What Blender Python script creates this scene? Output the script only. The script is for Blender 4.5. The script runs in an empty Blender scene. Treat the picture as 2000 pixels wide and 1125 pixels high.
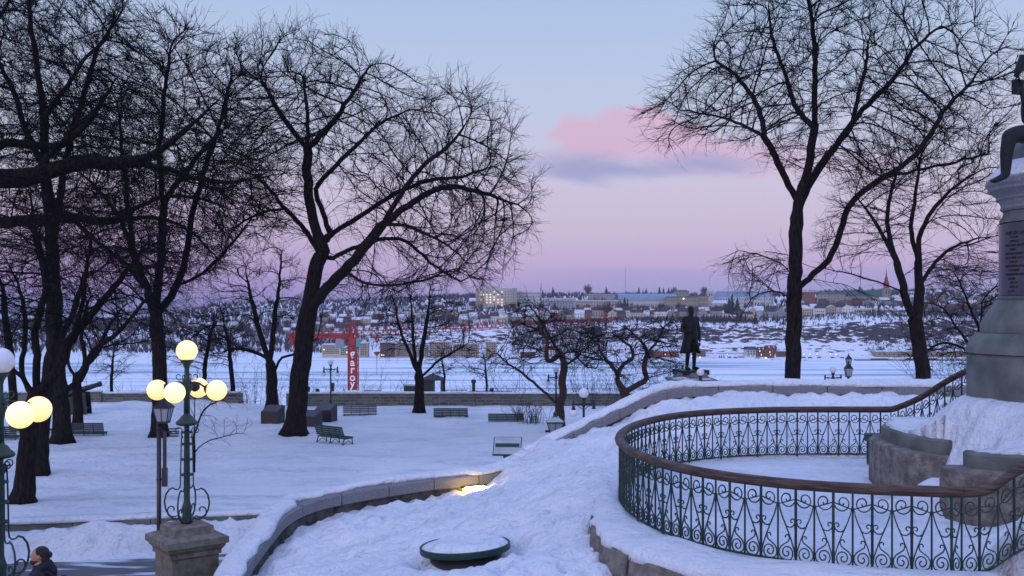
import bpy, math, random
import numpy as np
from mathutils import Vector, Matrix
S = bpy.context.scene
COL = S.collection
R = math.radians
F = 2000.0
def P(px, py, D):
    """photo pixel + distance -> world point (camera at 0,0,6 looking along +Y)"""
    return Vector(((px - 1000) / F * D, D, 6 - (py - 600) / F * D))
def lin(r, g, b):
    f = lambda c: (c / 255 / 12.92) if c / 255 <= 0.04045 else ((c / 255 + 0.055) / 1.055) ** 2.4
    return (f(r), f(g), f(b), 1)

# ---------------------------------------------------------------- materials
def mat(name, col, rough=0.8, metal=0.0, nscale=None, namt=0.3, col2=None, bump=0.0, bscale=None, stretch=None, detail=4, spec=None):
    m = bpy.data.materials.new(name); m.use_nodes = True
    nt = m.node_tree; b = nt.nodes['Principled BSDF']
    b.inputs['Base Color'].default_value = (*col[:3], 1)
    b.inputs['Roughness'].default_value = rough; b.inputs['Metallic'].default_value = metal
    if spec is not None: b.inputs['Specular IOR Level'].default_value = spec
    if nscale or bump:
        tc = nt.nodes.new('ShaderNodeTexCoord'); mp = nt.nodes.new('ShaderNodeMapping')
        nt.links.new(tc.outputs['Object'], mp.inputs['Vector'])
        if stretch: mp.inputs['Scale'].default_value = stretch
    if nscale:
        n = nt.nodes.new('ShaderNodeTexNoise'); n.inputs['Scale'].default_value = nscale; n.inputs['Detail'].default_value = detail
        nt.links.new(mp.outputs[0], n.inputs['Vector'])
        r = nt.nodes.new('ShaderNodeValToRGB'); e = r.color_ramp.elements
        c2 = col2 if col2 else tuple(c * (1 - namt) for c in col[:3])
        e[0].position = 0.35; e[0].color = (*c2[:3], 1); e[1].position = 0.65; e[1].color = (*col[:3], 1)
        nt.links.new(n.outputs['Fac'], r.inputs['Fac']); nt.links.new(r.outputs['Color'], b.inputs['Base Color'])
    if bump:
        n2 = nt.nodes.new('ShaderNodeTexNoise'); n2.inputs['Scale'].default_value = bscale or 10; n2.inputs['Detail'].default_value = 6
        nt.links.new(mp.outputs[0], n2.inputs['Vector'])
        bp = nt.nodes.new('ShaderNodeBump'); bp.inputs['Strength'].default_value = bump; bp.inputs['Distance'].default_value = 0.1
        nt.links.new(n2.outputs['Fac'], bp.inputs['Height']); nt.links.new(bp.outputs[0], b.inputs['Normal'])
    return m
def emat(name, col, s):
    m = bpy.data.materials.new(name); m.use_nodes = True
    b = m.node_tree.nodes['Principled BSDF']
    b.inputs['Base Color'].default_value = (0.8, 0.75, 0.6, 1)
    b.inputs['Emission Color'].default_value = (*col, 1); b.inputs['Emission Strength'].default_value = s
    b.inputs['Roughness'].default_value = 0.3
    return m
M = {}
M['bark'] = mat('bark', (0.030, 0.024, 0.024), 0.95, nscale=6, col2=(0.010, 0.008, 0.010), bump=1.0, bscale=9, stretch=(3, 3, 0.5), spec=0.12)
M['twig'] = mat('twig', (0.010, 0.008, 0.011), 0.95, spec=0.1)
M['barkred'] = mat('bark_reddish', (0.042, 0.024, 0.022), 0.95, nscale=6, col2=(0.04, 0.022, 0.02), bump=0.6, bscale=12)
M['granite'] = mat('granite', (0.21, 0.21, 0.225), 0.85, nscale=30, col2=(0.14, 0.14, 0.15), bump=0.25, bscale=60)
M['granite_w'] = mat('granite_weathered', (0.15, 0.155, 0.145), 0.85, nscale=2.5, col2=(0.075, 0.09, 0.08), bump=0.3, bscale=40)
M['rough'] = mat('rough_stone', (0.10, 0.09, 0.08), 0.95, nscale=4, col2=(0.035, 0.032, 0.035), bump=1.0, bscale=9)
M['cheek'] = mat('plinth_stone', (0.24, 0.20, 0.17), 0.9, nscale=5, col2=(0.10, 0.085, 0.075), bump=0.8, bscale=14)
M['pedestal'] = mat('pedestal_stone', (0.22, 0.195, 0.16), 0.9, nscale=7, col2=(0.13, 0.11, 0.09), bump=0.3, bscale=50)
M['green'] = mat('green_iron', (0.005, 0.028, 0.022), 0.45, nscale=12, col2=(0.006, 0.035, 0.028), bump=0.15, bscale=40)
M['iron'] = mat('dark_green_iron', (0.003, 0.011, 0.012), 0.45, nscale=10, col2=(0.006, 0.016, 0.018), bump=0.2, bscale=40)
M['black'] = mat('black_metal', (0.012, 0.012, 0.016), 0.5)
M['purple'] = mat('dark_plum_metal', (0.028, 0.018, 0.03), 0.45)
M['bronze'] = mat('bronze', (0.012, 0.011, 0.014), 0.6, metal=0.1, spec=0.25, nscale=6, col2=(0.012, 0.016, 0.018), bump=0.3, bscale=14)
M['wood'] = mat('weathered_handrail', (0.12, 0.075, 0.055), 0.75, nscale=6, col2=(0.035, 0.015, 0.010), bump=0.6, bscale=14, stretch=(0.6, 0.6, 6))
M['benchw'] = mat('bench_green', (0.02, 0.045, 0.04), 0.6, nscale=8)
M['benchg'] = mat('bench_grey', (0.10, 0.11, 0.13), 0.7, nscale=8)
M['glass_white'] = mat('opal_glass', (0.72, 0.72, 0.76), 0.25)
M['pane'] = mat('lantern_glass', (0.30, 0.36, 0.40), 0.15)
M['panel'] = mat('board_face', (0.42, 0.46, 0.47), 0.4, nscale=4, col2=(0.30, 0.36, 0.36), stretch=(0.6, 3, 1))
M['plaque'] = mat('plaque_red', (0.028, 0.012, 0.018), 0.4)
M['red'] = mat('crane_red', (0.36, 0.018, 0.012), 0.6, nscale=0.6, col2=(0.22, 0.014, 0.012))
M['white'] = mat('white_paint', (0.8, 0.8, 0.78), 0.6)
M['grey'] = mat('grey_metal', (0.22, 0.24, 0.28), 0.5)
M['cab'] = mat('cab_glass', (0.06, 0.30, 0.28), 0.1)
M['skin'] = mat('skin', (0.42, 0.22, 0.15), 0.6, nscale=20, namt=0.12)
M['hair'] = mat('hair', (0.022, 0.013, 0.01), 0.7, nscale=60, bump=0.6, bscale=60, stretch=(1, 1, 0.2))
M['coat'] = mat('navy_cloth', (0.010, 0.009, 0.018), 0.9, bump=0.3, bscale=20)
M['jeans'] = mat('dark_trousers', (0.02, 0.022, 0.035), 0.9)
M['lit1'] = emat('lit_globe', (1.0, 0.57, 0.10), 1.2)
M['lit2'] = emat('lit_globe_bright', (1.0, 0.66, 0.18), 1.25)
M['lamp_spot'] = emat('wall_light', (1.0, 0.66, 0.18), 14)
M['winlit'] = emat('lit_window', (1.0, 0.70, 0.36), 1.1)
M['tiny'] = emat('small_light', (1.0, 0.75, 0.35), 3.0)
M['stonepanel'] = mat('bronze_panel', (0.09, 0.065, 0.085), 0.35, nscale=2.5, col2=(0.05, 0.04, 0.07))
M['letters'] = mat('inscription', (0.016, 0.010, 0.02), 0.5)

def snow_mat(name, near=True):
    m = bpy.data.materials.new(name); m.use_nodes = True
    nt = m.node_tree; b = nt.nodes['Principled BSDF']; L = nt.links; N = nt.nodes
    b.inputs['Roughness'].default_value = 0.65
    b.inputs['Specular IOR Level'].default_value = 0.25
    tc = N.new('ShaderNodeTexCoord')
    n = N.new('ShaderNodeTexNoise'); n.inputs['Scale'].default_value = 0.35; n.inputs['Detail'].default_value = 8
    L.new(tc.outputs['Object'], n.inputs['Vector'])
    r = N.new('ShaderNodeValToRGB'); r.color_ramp.elements[0].position = 0.3; r.color_ramp.elements[1].position = 0.7
    r.color_ramp.elements[0].color = (0.70, 0.735, 0.78, 1); r.color_ramp.elements[1].color = (0.83, 0.85, 0.87, 1)
    L.new(n.outputs['Fac'], r.inputs['Fac'])
    out = r.outputs['Color']
    if near:
        at = N.new('ShaderNodeAttribute'); at.attribute_name = 'ice'
        mx = N.new('ShaderNodeMix'); mx.data_type = 'RGBA'
        n4 = N.new('ShaderNodeTexNoise'); n4.inputs['Scale'].default_value = 3; n4.inputs['Detail'].default_value = 6
        L.new(tc.outputs['Object'], n4.inputs['Vector'])
        r4 = N.new('ShaderNodeValToRGB'); r4.color_ramp.elements[0].position = 0.4; r4.color_ramp.elements[1].position = 0.62
        L.new(n4.outputs['Fac'], r4.inputs['Fac'])
        ml = N.new('ShaderNodeMath'); ml.operation = 'MULTIPLY_ADD'; ml.inputs[1].default_value = 0.6; ml.inputs[2].default_value = 0.4
        L.new(r4.outputs['Color'], ml.inputs[0])
        m2 = N.new('ShaderNodeMath'); m2.operation = 'MULTIPLY'
        L.new(ml.outputs[0], m2.inputs[0]); L.new(at.outputs['Fac'], m2.inputs[1])
        L.new(m2.outputs[0], mx.inputs['Factor']); L.new(out, mx.inputs['A']); mx.inputs['B'].default_value = (0.42, 0.47, 0.52, 1)
        out = mx.outputs['Result']
        # twig litter and grit
        v = N.new('ShaderNodeTexVoronoi'); v.inputs['Scale'].default_value = 0.9
        L.new(tc.outputs['Object'], v.inputs['Vector'])
        lt = N.new('ShaderNodeMath'); lt.operation = 'LESS_THAN'; lt.inputs[1].default_value = 0.028
        L.new(v.outputs['Distance'], lt.inputs[0])
        mm = N.new('ShaderNodeMix'); mm.data_type = 'RGBA'
        L.new(lt.outputs[0], mm.inputs['Factor']); L.new(out, mm.inputs['A']); mm.inputs['B'].default_value = (0.12, 0.10, 0.09, 1)
        out = mm.outputs['Result']
    L.new(out, b.inputs['Base Color'])
    n2 = N.new('ShaderNodeTexNoise'); n2.inputs['Scale'].default_value = 5.0; n2.inputs['Detail'].default_value = 8; n2.inputs['Roughness'].default_value = 0.6
    L.new(tc.outputs['Object'], n2.inputs['Vector'])
    n3 = N.new('ShaderNodeTexNoise'); n3.inputs['Scale'].default_value = 1.3; n3.inputs['Detail'].default_value = 4
    L.new(tc.outputs['Object'], n3.inputs['Vector'])
    ad = N.new('ShaderNodeMath'); ad.operation = 'MULTIPLY_ADD'; ad.inputs[1].default_value = 2.0
    L.new(n3.outputs['Fac'], ad.inputs[0]); L.new(n2.outputs['Fac'], ad.inputs[2])
    bp = N.new('ShaderNodeBump'); bp.inputs['Strength'].default_value = 0.9; bp.inputs['Distance'].default_value = 0.22
    L.new(ad.outputs[0], bp.inputs['Height']); L.new(bp.outputs[0], b.inputs['Normal'])
    return m
M['snow'] = snow_mat('snow'); M['snowcap'] = snow_mat('snow_cap', False)

# ---------------------------------------------------------------- mesh helpers
class MB:
    def __init__(s): s.v = []; s.f = []; s.mi = []; s.cur = 0
    def add(s, vs, fs):
        o = len(s.v); s.v += [tuple(v) for v in vs]; s.f += [tuple(i + o for i in f) for f in fs]; s.mi += [s.cur] * len(fs); return s
    def box(s, c, d, rz=0, top=1.0, bev=0):
        hx, hy, hz = d[0] / 2, d[1] / 2, d[2] / 2
        ca, sa = math.cos(rz), math.sin(rz); vs = []
        for z in (-hz, hz):
            k = top if z > 0 else 1
            for x, y in ((-hx, -hy), (hx, -hy), (hx, hy), (-hx, hy)):
                vs.append((c[0] + (x * ca - y * sa) * k, c[1] + (x * sa + y * ca) * k, c[2] + z))
        return s.add(vs, [(0, 3, 2, 1), (4, 5, 6, 7), (0, 1, 5, 4), (1, 2, 6, 5), (2, 3, 7, 6), (3, 0, 4, 7)])
    def tube(s, pts, rad, n=8, cap=True, flat=1.0):
        pts = [Vector(p) for p in pts]; m = len(pts)
        if not hasattr(rad, '__len__'): rad = [rad] * m
        vs = []; up = None
        for i in range(m):
            t = (pts[min(i + 1, m - 1)] - pts[max(i - 1, 0)])
            if t.length < 1e-9: t = Vector((0, 0, 1))
            t.normalize()
            if up is None:
                a = Vector((0, 0, 1)) if abs(t.z) < 0.9 else Vector((0, 1, 0))
                up = (a - t * a.dot(t)).normalized()
            else:
                up = up - t * up.dot(t)
                up = up.normalized() if up.length > 1e-6 else t.orthogonal().normalized()
            sd = t.cross(up)
            for k in range(n):
                a = 2 * math.pi * (k + 0.5) / n
                vs.append(pts[i] + (up * math.cos(a) * flat + sd * math.sin(a)) * rad[i])
        fs = []
        for i in range(m - 1):
            for k in range(n):
                a = i * n + k; b = i * n + (k + 1) % n
                fs.append((a, b, b + n, a + n))
        if cap:
            fs.append(tuple(range(n))[::-1]); fs.append(tuple(range((m - 1) * n, m * n)))
        return s.add(vs, fs)
    def lathe(s, prof, c=(0, 0, 0), n=20, rot=0.0, sx=1, sy=1):
        vs = []; fs = []; m = len(prof)
        for r, z in prof:
            for k in range(n):
                a = 2 * math.pi * k / n + rot
                vs.append((c[0] + r * math.cos(a) * sx, c[1] + r * math.sin(a) * sy, c[2] + z))
        for i in range(m - 1):
            for k in range(n):
                a = i * n + k; b = i * n + (k + 1) % n
                fs.append((a, b, b + n, a + n))
        fs.append(tuple(range(n))[::-1]); fs.append(tuple(range((m - 1) * n, m * n)))
        return s.add(vs, fs)
    def ball(s, c, r, n=16, sx=1, sy=1, sz=1):
        h = max(4, n // 2)
        pr = [(max(1e-4, math.sin(math.pi * i / h)) * r, -math.cos(math.pi * i / h) * r * sz) for i in range(h + 1)]
        return s.lathe(pr, c, n, 0, sx, sy)
    def prism(s, poly, z0, z1):
        n = len(poly)
        vs = [(x, y, z0) for x, y in poly] + [(x, y, z1) for x, y in poly]
        fs = [tuple(range(n))[::-1], tuple(range(n, 2 * n))] + [(i, (i + 1) % n, (i + 1) % n + n, i + n) for i in range(n)]
        return s.add(vs, fs)
    def sweep(s, path, prof, cap=True):
        """path: 3D pts; prof: callable i->list of (side,z) or a list; side to the right of travel"""
        path = [Vector(p) for p in path]; m = len(path); vs = []; n = None
        for i in range(m):
            t = path[min(i + 1, m - 1)] - path[max(i - 1, 0)]; t.z = 0; t.normalize()
            nr = Vector((t.y, -t.x, 0))
            pr = prof(i) if callable(prof) else prof
            n = len(pr)
            for a, z in pr: vs.append(path[i] + nr * a + Vector((0, 0, z)))
        fs = []
        for i in range(m - 1):
            for k in range(n):
                a = i * n + k; b = i * n + (k + 1) % n
                fs.append((a, a + n, b + n, b))
        if cap:
            fs.append(tuple(range(n))); fs.append(tuple(range((m - 1) * n, m * n))[::-1])
        return s.add(vs, fs)
    def build(s, name, m, parent=None, smooth=False, kind=None):
        me = bpy.data.meshes.new(name); me.from_pydata(s.v, [], s.f)
        ms = m if isinstance(m, (list, tuple)) else [m]
        for k in ms: me.materials.append(M[k] if isinstance(k, str) else k)
        if len(ms) > 1: me.polygons.foreach_set('material_index', s.mi)
        if smooth: me.polygons.foreach_set('use_smooth', [True] * len(me.polygons))
        me.update()
        o = bpy.data.objects.new(name, me); COL.objects.link(o)
        if parent: o.parent = parent
        if kind: o['kind'] = kind
        return o
def np_mesh(name, V, Q, m, parent=None, smooth=True, mi=None):
    me = bpy.data.meshes.new(name)
    me.vertices.add(len(V)); me.vertices.foreach_set('co', np.asarray(V, np.float32).ravel())
    Q = np.asarray(Q, np.int32); k = Q.shape[1]
    me.loops.add(Q.size); me.loops.foreach_set('vertex_index', Q.ravel())
    me.polygons.add(len(Q)); me.polygons.foreach_set('loop_start', np.arange(0, Q.size, k, dtype=np.int32))
    if smooth: me.polygons.foreach_set('use_smooth', np.ones(len(Q), bool))
    for q in (m if isinstance(m, (list, tuple)) else [m]): me.materials.append(M[q])
    if mi is not None: me.polygons.foreach_set('material_index', np.asarray(mi, np.int32))
    me.update(calc_edges=True)
    o = bpy.data.objects.new(name, me); COL.objects.link(o)
    if parent: o.parent = parent
    return o
def tag(o, label=None, cat=None, group=None, kind=None):
    if label: o['label'] = label
    if cat: o['category'] = cat
    if group: o['group'] = group
    if kind: o['kind'] = kind
    return o
def thing(name, loc, label, cat, group=None, rz=0, sc=1):
    o = bpy.data.objects.new(name, None); COL.objects.link(o)
    o.location = loc; o.rotation_euler = (0, 0, rz); o.scale = (sc, sc, sc); o.empty_display_size = 0.3
    return tag(o, label, cat, group)
def copy_tree(o, parent=None):
    c = o.copy(); COL.objects.link(c); c.parent = parent
    for ch in [q for q in o.children]: copy_tree(ch, c)
    return c
def dup(o, loc, rz, label, sc=1, group=None):
    c = copy_tree(o); c.location = loc; c.rotation_euler = (0, 0, rz); c.scale = (sc, sc, sc); c['label'] = label
    if group: c['group'] = group
    return c

# ---------------------------------------------------------------- noise
def _h(ix, iy, seed):
    h = (ix.astype(np.int64) * 374761393 + iy.astype(np.int64) * 668265263 + seed * 974634777) & 0xffffffff
    h = ((h ^ (h >> 13)) * 1274126177) & 0xffffffff
    return ((h ^ (h >> 16)) & 0xffffff) / float(0xffffff)
def vn(x, y, seed=0):
    x = np.asarray(x, float); y = np.asarray(y, float)
    ix = np.floor(x); iy = np.floor(y); fx = x - ix; fy = y - iy
    fx = fx * fx * (3 - 2 * fx); fy = fy * fy * (3 - 2 * fy)
    a = _h(ix, iy, seed); b = _h(ix + 1, iy, seed); c = _h(ix, iy + 1, seed); d = _h(ix + 1, iy + 1, seed)
    return (a * (1 - fx) + b * fx) * (1 - fy) + (c * (1 - fx) + d * fx) * fy
def fbm(x, y, oct=4, seed=0):
    s = 0; a = 0.5; t = 0
    for i in range(oct):
        s = s + a * vn(x * 2 ** i, y * 2 ** i, seed + i * 17); t += a; a *= 0.5
    return s / t - 0.5
def sstep(a, b, x):
    t = np.clip((x - a) / (b - a), 0, 1); return t * t * (3 - 2 * t)
def catmull(pts, k=8):
    pts = [Vector(p) for p in pts]; out = []
    for i in range(len(pts) - 1):
        p0 = pts[max(i - 1, 0)]; p1 = pts[i]; p2 = pts[i + 1]; p3 = pts[min(i + 2, len(pts) - 1)]
        for j in range(k):
            t = j / k
            out.append(0.5 * ((2 * p1) + (p2 - p0) * t + (2 * p0 - 5 * p1 + 4 * p2 - p3) * t * t + (3 * p1 - p0 - 3 * p2 + p3) * t ** 3))
    out.append(pts[-1]); return out
def resample(pts, step):
    pts = [Vector(p) for p in pts]; out = [pts[0].copy()]; acc = 0
    for a, b in zip(pts, pts[1:]):
        L = (b - a).length; d = step - acc
        while d <= L:
            out.append(a.lerp(b, d / L)); d += step
        acc = (acc + L) % step if d > L else 0
        acc = L - (d - step)
    out.append(pts[-1].copy()); return out
def inpoly(x, y, poly):
    r = np.zeros(np.shape(x), bool); n = len(poly)
    for i in range(n):
        x1, y1 = poly[i][:2]; x2, y2 = poly[(i + 1) % n][:2]
        if y1 == y2: continue
        c = ((y1 > y) != (y2 > y)) & (x < (x2 - x1) * (y - y1) / (y2 - y1) + x1)
        r ^= c
    return r

# ---------------------------------------------------------------- camera, sky, light
cam = bpy.data.cameras.new('camera'); co = bpy.data.objects.new('camera', cam); COL.objects.link(co)
co.location = (0, 0, 6); co.rotation_euler = (R(90), 0, 0)
cam.lens = 36; cam.sensor_width = 36; cam.shift_y = 0.01875; cam.clip_end = 40000; cam.clip_start = 0.1
S.camera = co
S.view_settings.view_transform = 'Standard'; S.view_settings.look = 'None'; S.view_settings.exposure = 0; S.view_settings.gamma = 1
w = bpy.data.worlds.new('World'); S.world = w; w.use_nodes = True
nt = w.node_tree; N = nt.nodes; L = nt.links
bg = N['Background']
tc = N.new('ShaderNodeTexCoord'); sx = N.new('ShaderNodeSeparateXYZ'); L.new(tc.outputs['Generated'], sx.inputs[0])
ramp = N.new('ShaderNodeValToRGB'); cr = ramp.color_ramp
stops = [(0.0, (138, 128, 190)), (0.012, (163, 154, 206)), (0.03, (186, 167, 211)), (0.05, (196, 177, 213)), (0.08, (204, 189, 217)), (0.12, (204, 197, 223)), (0.2, (190, 201, 230)),
         (0.29, (172, 195, 231)), (0.45, (140, 166, 220)), (1.0, (112, 138, 204))]
while len(cr.elements) < len(stops): cr.elements.new(0.5)
for e, (p, c) in zip(cr.elements, stops): e.position = p; e.color = lin(*c)
L.new(sx.outputs['Z'], ramp.inputs['Fac'])
# sky: brighter, warmer glow in the west behind the camera
def math_n(op, a, b=None, c=None):
    n = N.new('ShaderNodeMath'); n.operation = op
    for i, v in enumerate((a, b, c)):
        if v is None: continue
        if isinstance(v, (int, float)): n.inputs[i].default_value = v
        else: L.new(v, n.inputs[i])
    return n.outputs[0]
def mapr(v, a, b, c=0, d=1, smooth=True):
    n = N.new('ShaderNodeMapRange'); n.inputs['From Min'].default_value = a; n.inputs['From Max'].default_value = b
    n.inputs['To Min'].default_value = c; n.inputs['To Max'].default_value = d
    if smooth: n.interpolation_type = 'SMOOTHSTEP'
    L.new(v, n.inputs['Value']); return n.outputs[0]
def mixc(f, a, b):
    n = N.new('ShaderNodeMix'); n.data_type = 'RGBA'; L.new(f, n.inputs['Factor'])
    for s_, v in (('A', a), ('B', b)):
        if isinstance(v, tuple): n.inputs[s_].default_value = v
        else: L.new(v, n.inputs[s_])
    return n.outputs['Result']
# direction in the picture's own slope terms: az = x/y, el = z/y
yy = math_n('MAXIMUM', sx.outputs['Y'], 0.05)
az = math_n('DIVIDE', sx.outputs['X'], yy); el = math_n('DIVIDE', sx.outputs['Z'], yy)
cmb = N.new('ShaderNodeCombineXYZ'); L.new(az, cmb.inputs[0]); L.new(el, cmb.inputs[1])
def noise(scale, sxyz, detail=5, dist=0.0):
    mp = N.new('ShaderNodeMapping'); mp.inputs['Scale'].default_value = sxyz; L.new(cmb.outputs[0], mp.inputs[0])
    n = N.new('ShaderNodeTexNoise'); n.inputs['Scale'].default_value = scale; n.inputs['Detail'].default_value = detail
    n.inputs['Distortion'].default_value = dist; L.new(mp.outputs[0], n.inputs['Vector']); return n.outputs['Fac']
n1 = noise(11, (1, 2.2, 1), 9, 0.6); n2 = noise(4, (1, 5, 1), 5, 0.3)
nz1 = math_n('SUBTRACT', n1, 0.5); nz2 = math_n('SUBTRACT', n2, 0.5)
def blob(ax, ex, wx, we, soft_in, soft_out, warp=0.9):
    dx = math_n('DIVIDE', math_n('SUBTRACT', az, ax), wx); dy = math_n('DIVIDE', math_n('SUBTRACT', el, ex), we)
    d = math_n('SQRT', math_n('ADD', math_n('MULTIPLY', dx, dx), math_n('MULTIPLY', dy, dy)))
    d = math_n('MULTIPLY_ADD', nz1, warp, d)
    return mapr(d, soft_out, soft_in)
col = ramp.outputs['Color']
front = mapr(sx.outputs['Y'], 0.05, 0.3)
def layer(base, mask, c, amt):
    return mixc(math_n('MULTIPLY', math_n('MULTIPLY', mask, amt), front), base, lin(*c))
# pink cloud with a blue-grey underside
col = layer(col, blob(0.118, 0.169, 0.075, 0.025, 0.70, 1.12, 2.0), (217, 178, 207), 0.8)
col = layer(col, blob(0.15, 0.150, 0.11, 0.019, 0.5, 1.3, 1.3), (210, 180, 211), 0.6)
col = layer(col, blob(0.24, 0.143, 0.12, 0.018, 0.3, 1.3, 1.2), (212, 182, 212), 0.6)
col = layer(col, blob(0.115, 0.134, 0.105, 0.0150, 0.30, 1.2, 2.2), (156, 161, 207), 0.9)
col = layer(col, blob(0.055, 0.141, 0.055, 0.014, 0.3, 1.3, 1.0), (168, 166, 208), 0.5)
# low lavender bank of cloud on the horizon
band = math_n('MULTIPLY', mapr(math_n('MULTIPLY_ADD', nz2, 0.012, el), 0.041, 0.033), mapr(az, -0.02, 0.10))
col = layer(col, band, (164, 160, 212), 0.55)
lft = math_n('MULTIPLY', mapr(az, -0.02, -0.38), mapr(el, 0.14, 0.0))
col = layer(col, lft, (140, 112, 184), 0.4)
col = mixc(mapr(sx.outputs['Z'], 0.31, 0.62), col, (0.56, 0.75, 1.45, 1))
wst = mapr(sx.outputs['Y'], 0.1, -0.8)
low = mapr(sx.outputs['Z'], 0.55, 0.0)
col = mixc(math_n('MULTIPLY', math_n('MULTIPLY', wst, low), 0.65), col, (1.05, 0.87, 1.05, 1))
# a little physical sky for the sun's scattered light
sky = N.new('ShaderNodeTexSky'); sky.sky_type = 'NISHITA'; sky.sun_disc = False; sky.sun_elevation = R(2); sky.sun_rotation = R(205)
add = N.new('ShaderNodeMix'); add.data_type = 'RGBA'; add.blend_type = 'ADD'; add.inputs['Factor'].default_value = 0.004
L.new(col, add.inputs['A']); L.new(sky.outputs[0], add.inputs['B'])
L.new(add.outputs['Result'], bg.inputs['Color']); bg.inputs['Strength'].default_value = 1.0
sl = bpy.data.lights.new('sun', 'SUN'); sl.energy = 0.62; sl.angle = R(18); sl.color = (1.0, 0.78, 0.80)
so = bpy.data.objects.new('sun', sl); COL.objects.link(so)
d = Vector((0.42, 0.9, -0.28)).normalized(); so.rotation_euler = d.to_track_quat('-Z', 'Y').to_euler()

# ---------------------------------------------------------------- terrain
W = [(-5.2, 17.2, 0.7), (-5.2, 18.2, 0.92), (-5.17, 19.1, 1.2), (-5.05, 20.3, 1.5), (-4.85, 21.3, 1.74), (-4.4, 22.2, 1.85), (-3.45, 23.0, 1.93), (-2.04, 24.0, 1.99),
     (-0.375, 25.0, 2.06), (0.975, 26.0, 2.62), (2.39, 26.6, 3.22), (3.6, 27.0, 3.70), (4.6, 27.2, 3.88), (6.8, 27.25, 3.92), (9, 27.25, 3.9), (11.5, 27.2, 3.9), (22, 27.2, 3.88)]
Wc = catmull(W, 8)
WX = np.array([p.x for p in Wc]); WY = np.array([p.y for p in Wc]); WZ = np.array([p.z for p in Wc])
INS = [(-5.2, -6)] + [(p.x, p.y) for p in Wc] + [(60, 27.2), (60, -6)]
railp = [(8.6, 22.3), (8.25, 22.3), (7.5, 22.3), (6.69, 22.3), (5.55, 22.2), (4.31, 21.75), (3.3, 20.95), (2.55, 19.8), (2.05, 18.5), (1.80, 17.1), (1.85, 15.8), (2.15, 14.6),
         (2.68, 13.65), (3.45, 12.95), (4.37, 12.55), (5.47, 12.32), (5.75, 12.3)]
railc = catmull([(x, y, 0) for x, y in railp], 8)
TER = [(12, 22.3)] + [(p.x, p.y) for p in railc] + [(12, 12.2)]
def offs_poly(k):
    out = []
    for i, p in enumerate(railc):
        t = railc[min(i + 1, len(railc) - 1)] - railc[max(i - 1, 0)]; t.normalize()
        out.append((p.x + t.y * -k * -1, p.y - t.x * k) if False else (p.x - (-t.y) * -k, p.y - t.x * -k))
    return out
CP = np.array([(-4.9, 18.8, .80), (-4.7, 20.2, 1.0), (-4.3, 21.4, 1.28), (-3.3, 22.5, 1.45), (-1.9, 23.4, 1.58), (-1.0, 24.1, 1.60), (-0.5, 24.4, 1.74), (.2, 24.9, 2.15), (1.1, 25.5, 2.5), (2.4, 26.1, 2.9),
 (3.8, 26.5, 3.36), (5.5, 26.5, 3.62), (8, 26.5, 3.64), (12, 26.5, 3.6), (-4.7, 18.2, 1.05), (-4, 17, 1.45), (-3, 16, 1.7), (-3, 18.5, 1.45), (-2.5, 20.5, 1.45), (-.72, 16, 2.1), (-.7, 19, 2.0),
 (-1, 21.5, 1.85), (1, 14, 2.35), (1.0, 18, 2.5), (1, 22, 2.4), (1.3, 12, 2.2), (-3, 12, 2.2), (0, 9, 2.7), (2.6, 22.5, 2.7), (4.5, 23.2, 2.85), (6.5, 23.6, 2.9), (9, 23.6, 2.95),
 (3.5, 24.5, 3.0), (6, 25, 3.3), (9, 25, 3.35), (12, 24, 3.2), (1.15, 16.5, 2.6), (1.3, 18.7, 2.62), (1.9, 20.4, 2.68), (.5, 12.5, 2.35), (4, 9, 2.0), (9, 9, 2.0), (14, 14, 2.6), (0, 2, 4.0), (8, 2, 3.5), (-4, 4, 3.6)], float)
def tps(r): return np.where(r > 1e-9, r * r * np.log(np.maximum(r, 1e-9)), 0)
_n = len(CP); _K = tps(np.hypot(CP[:, None, 0] - CP[None, :, 0], CP[:, None, 1] - CP[None, :, 1])) + np.eye(_n) * 0.15
_A = np.zeros((_n + 3, _n + 3)); _A[:_n, :_n] = _K; _A[:_n, _n] = 1; _A[:_n, _n + 1:] = CP[:, :2]; _A[_n:, :_n] = _A[:_n, _n:].T
_w = np.linalg.solve(_A, np.concatenate([CP[:, 2], [0, 0, 0]]))
def mound(x, y):
    z = np.full(x.shape, _w[_n]) + _w[_n + 1] * x + _w[_n + 2] * y
    for i in range(_n): z = z + _w[i] * tps(np.hypot(x - CP[i, 0], y - CP[i, 1]))
    return np.clip(z, 0.4, 4.4)
MC = (9.25, 16.9)
def Dwall(x): return np.where(x < 0, 29 + (x + 7) * 0.19, 30.33)
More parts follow.
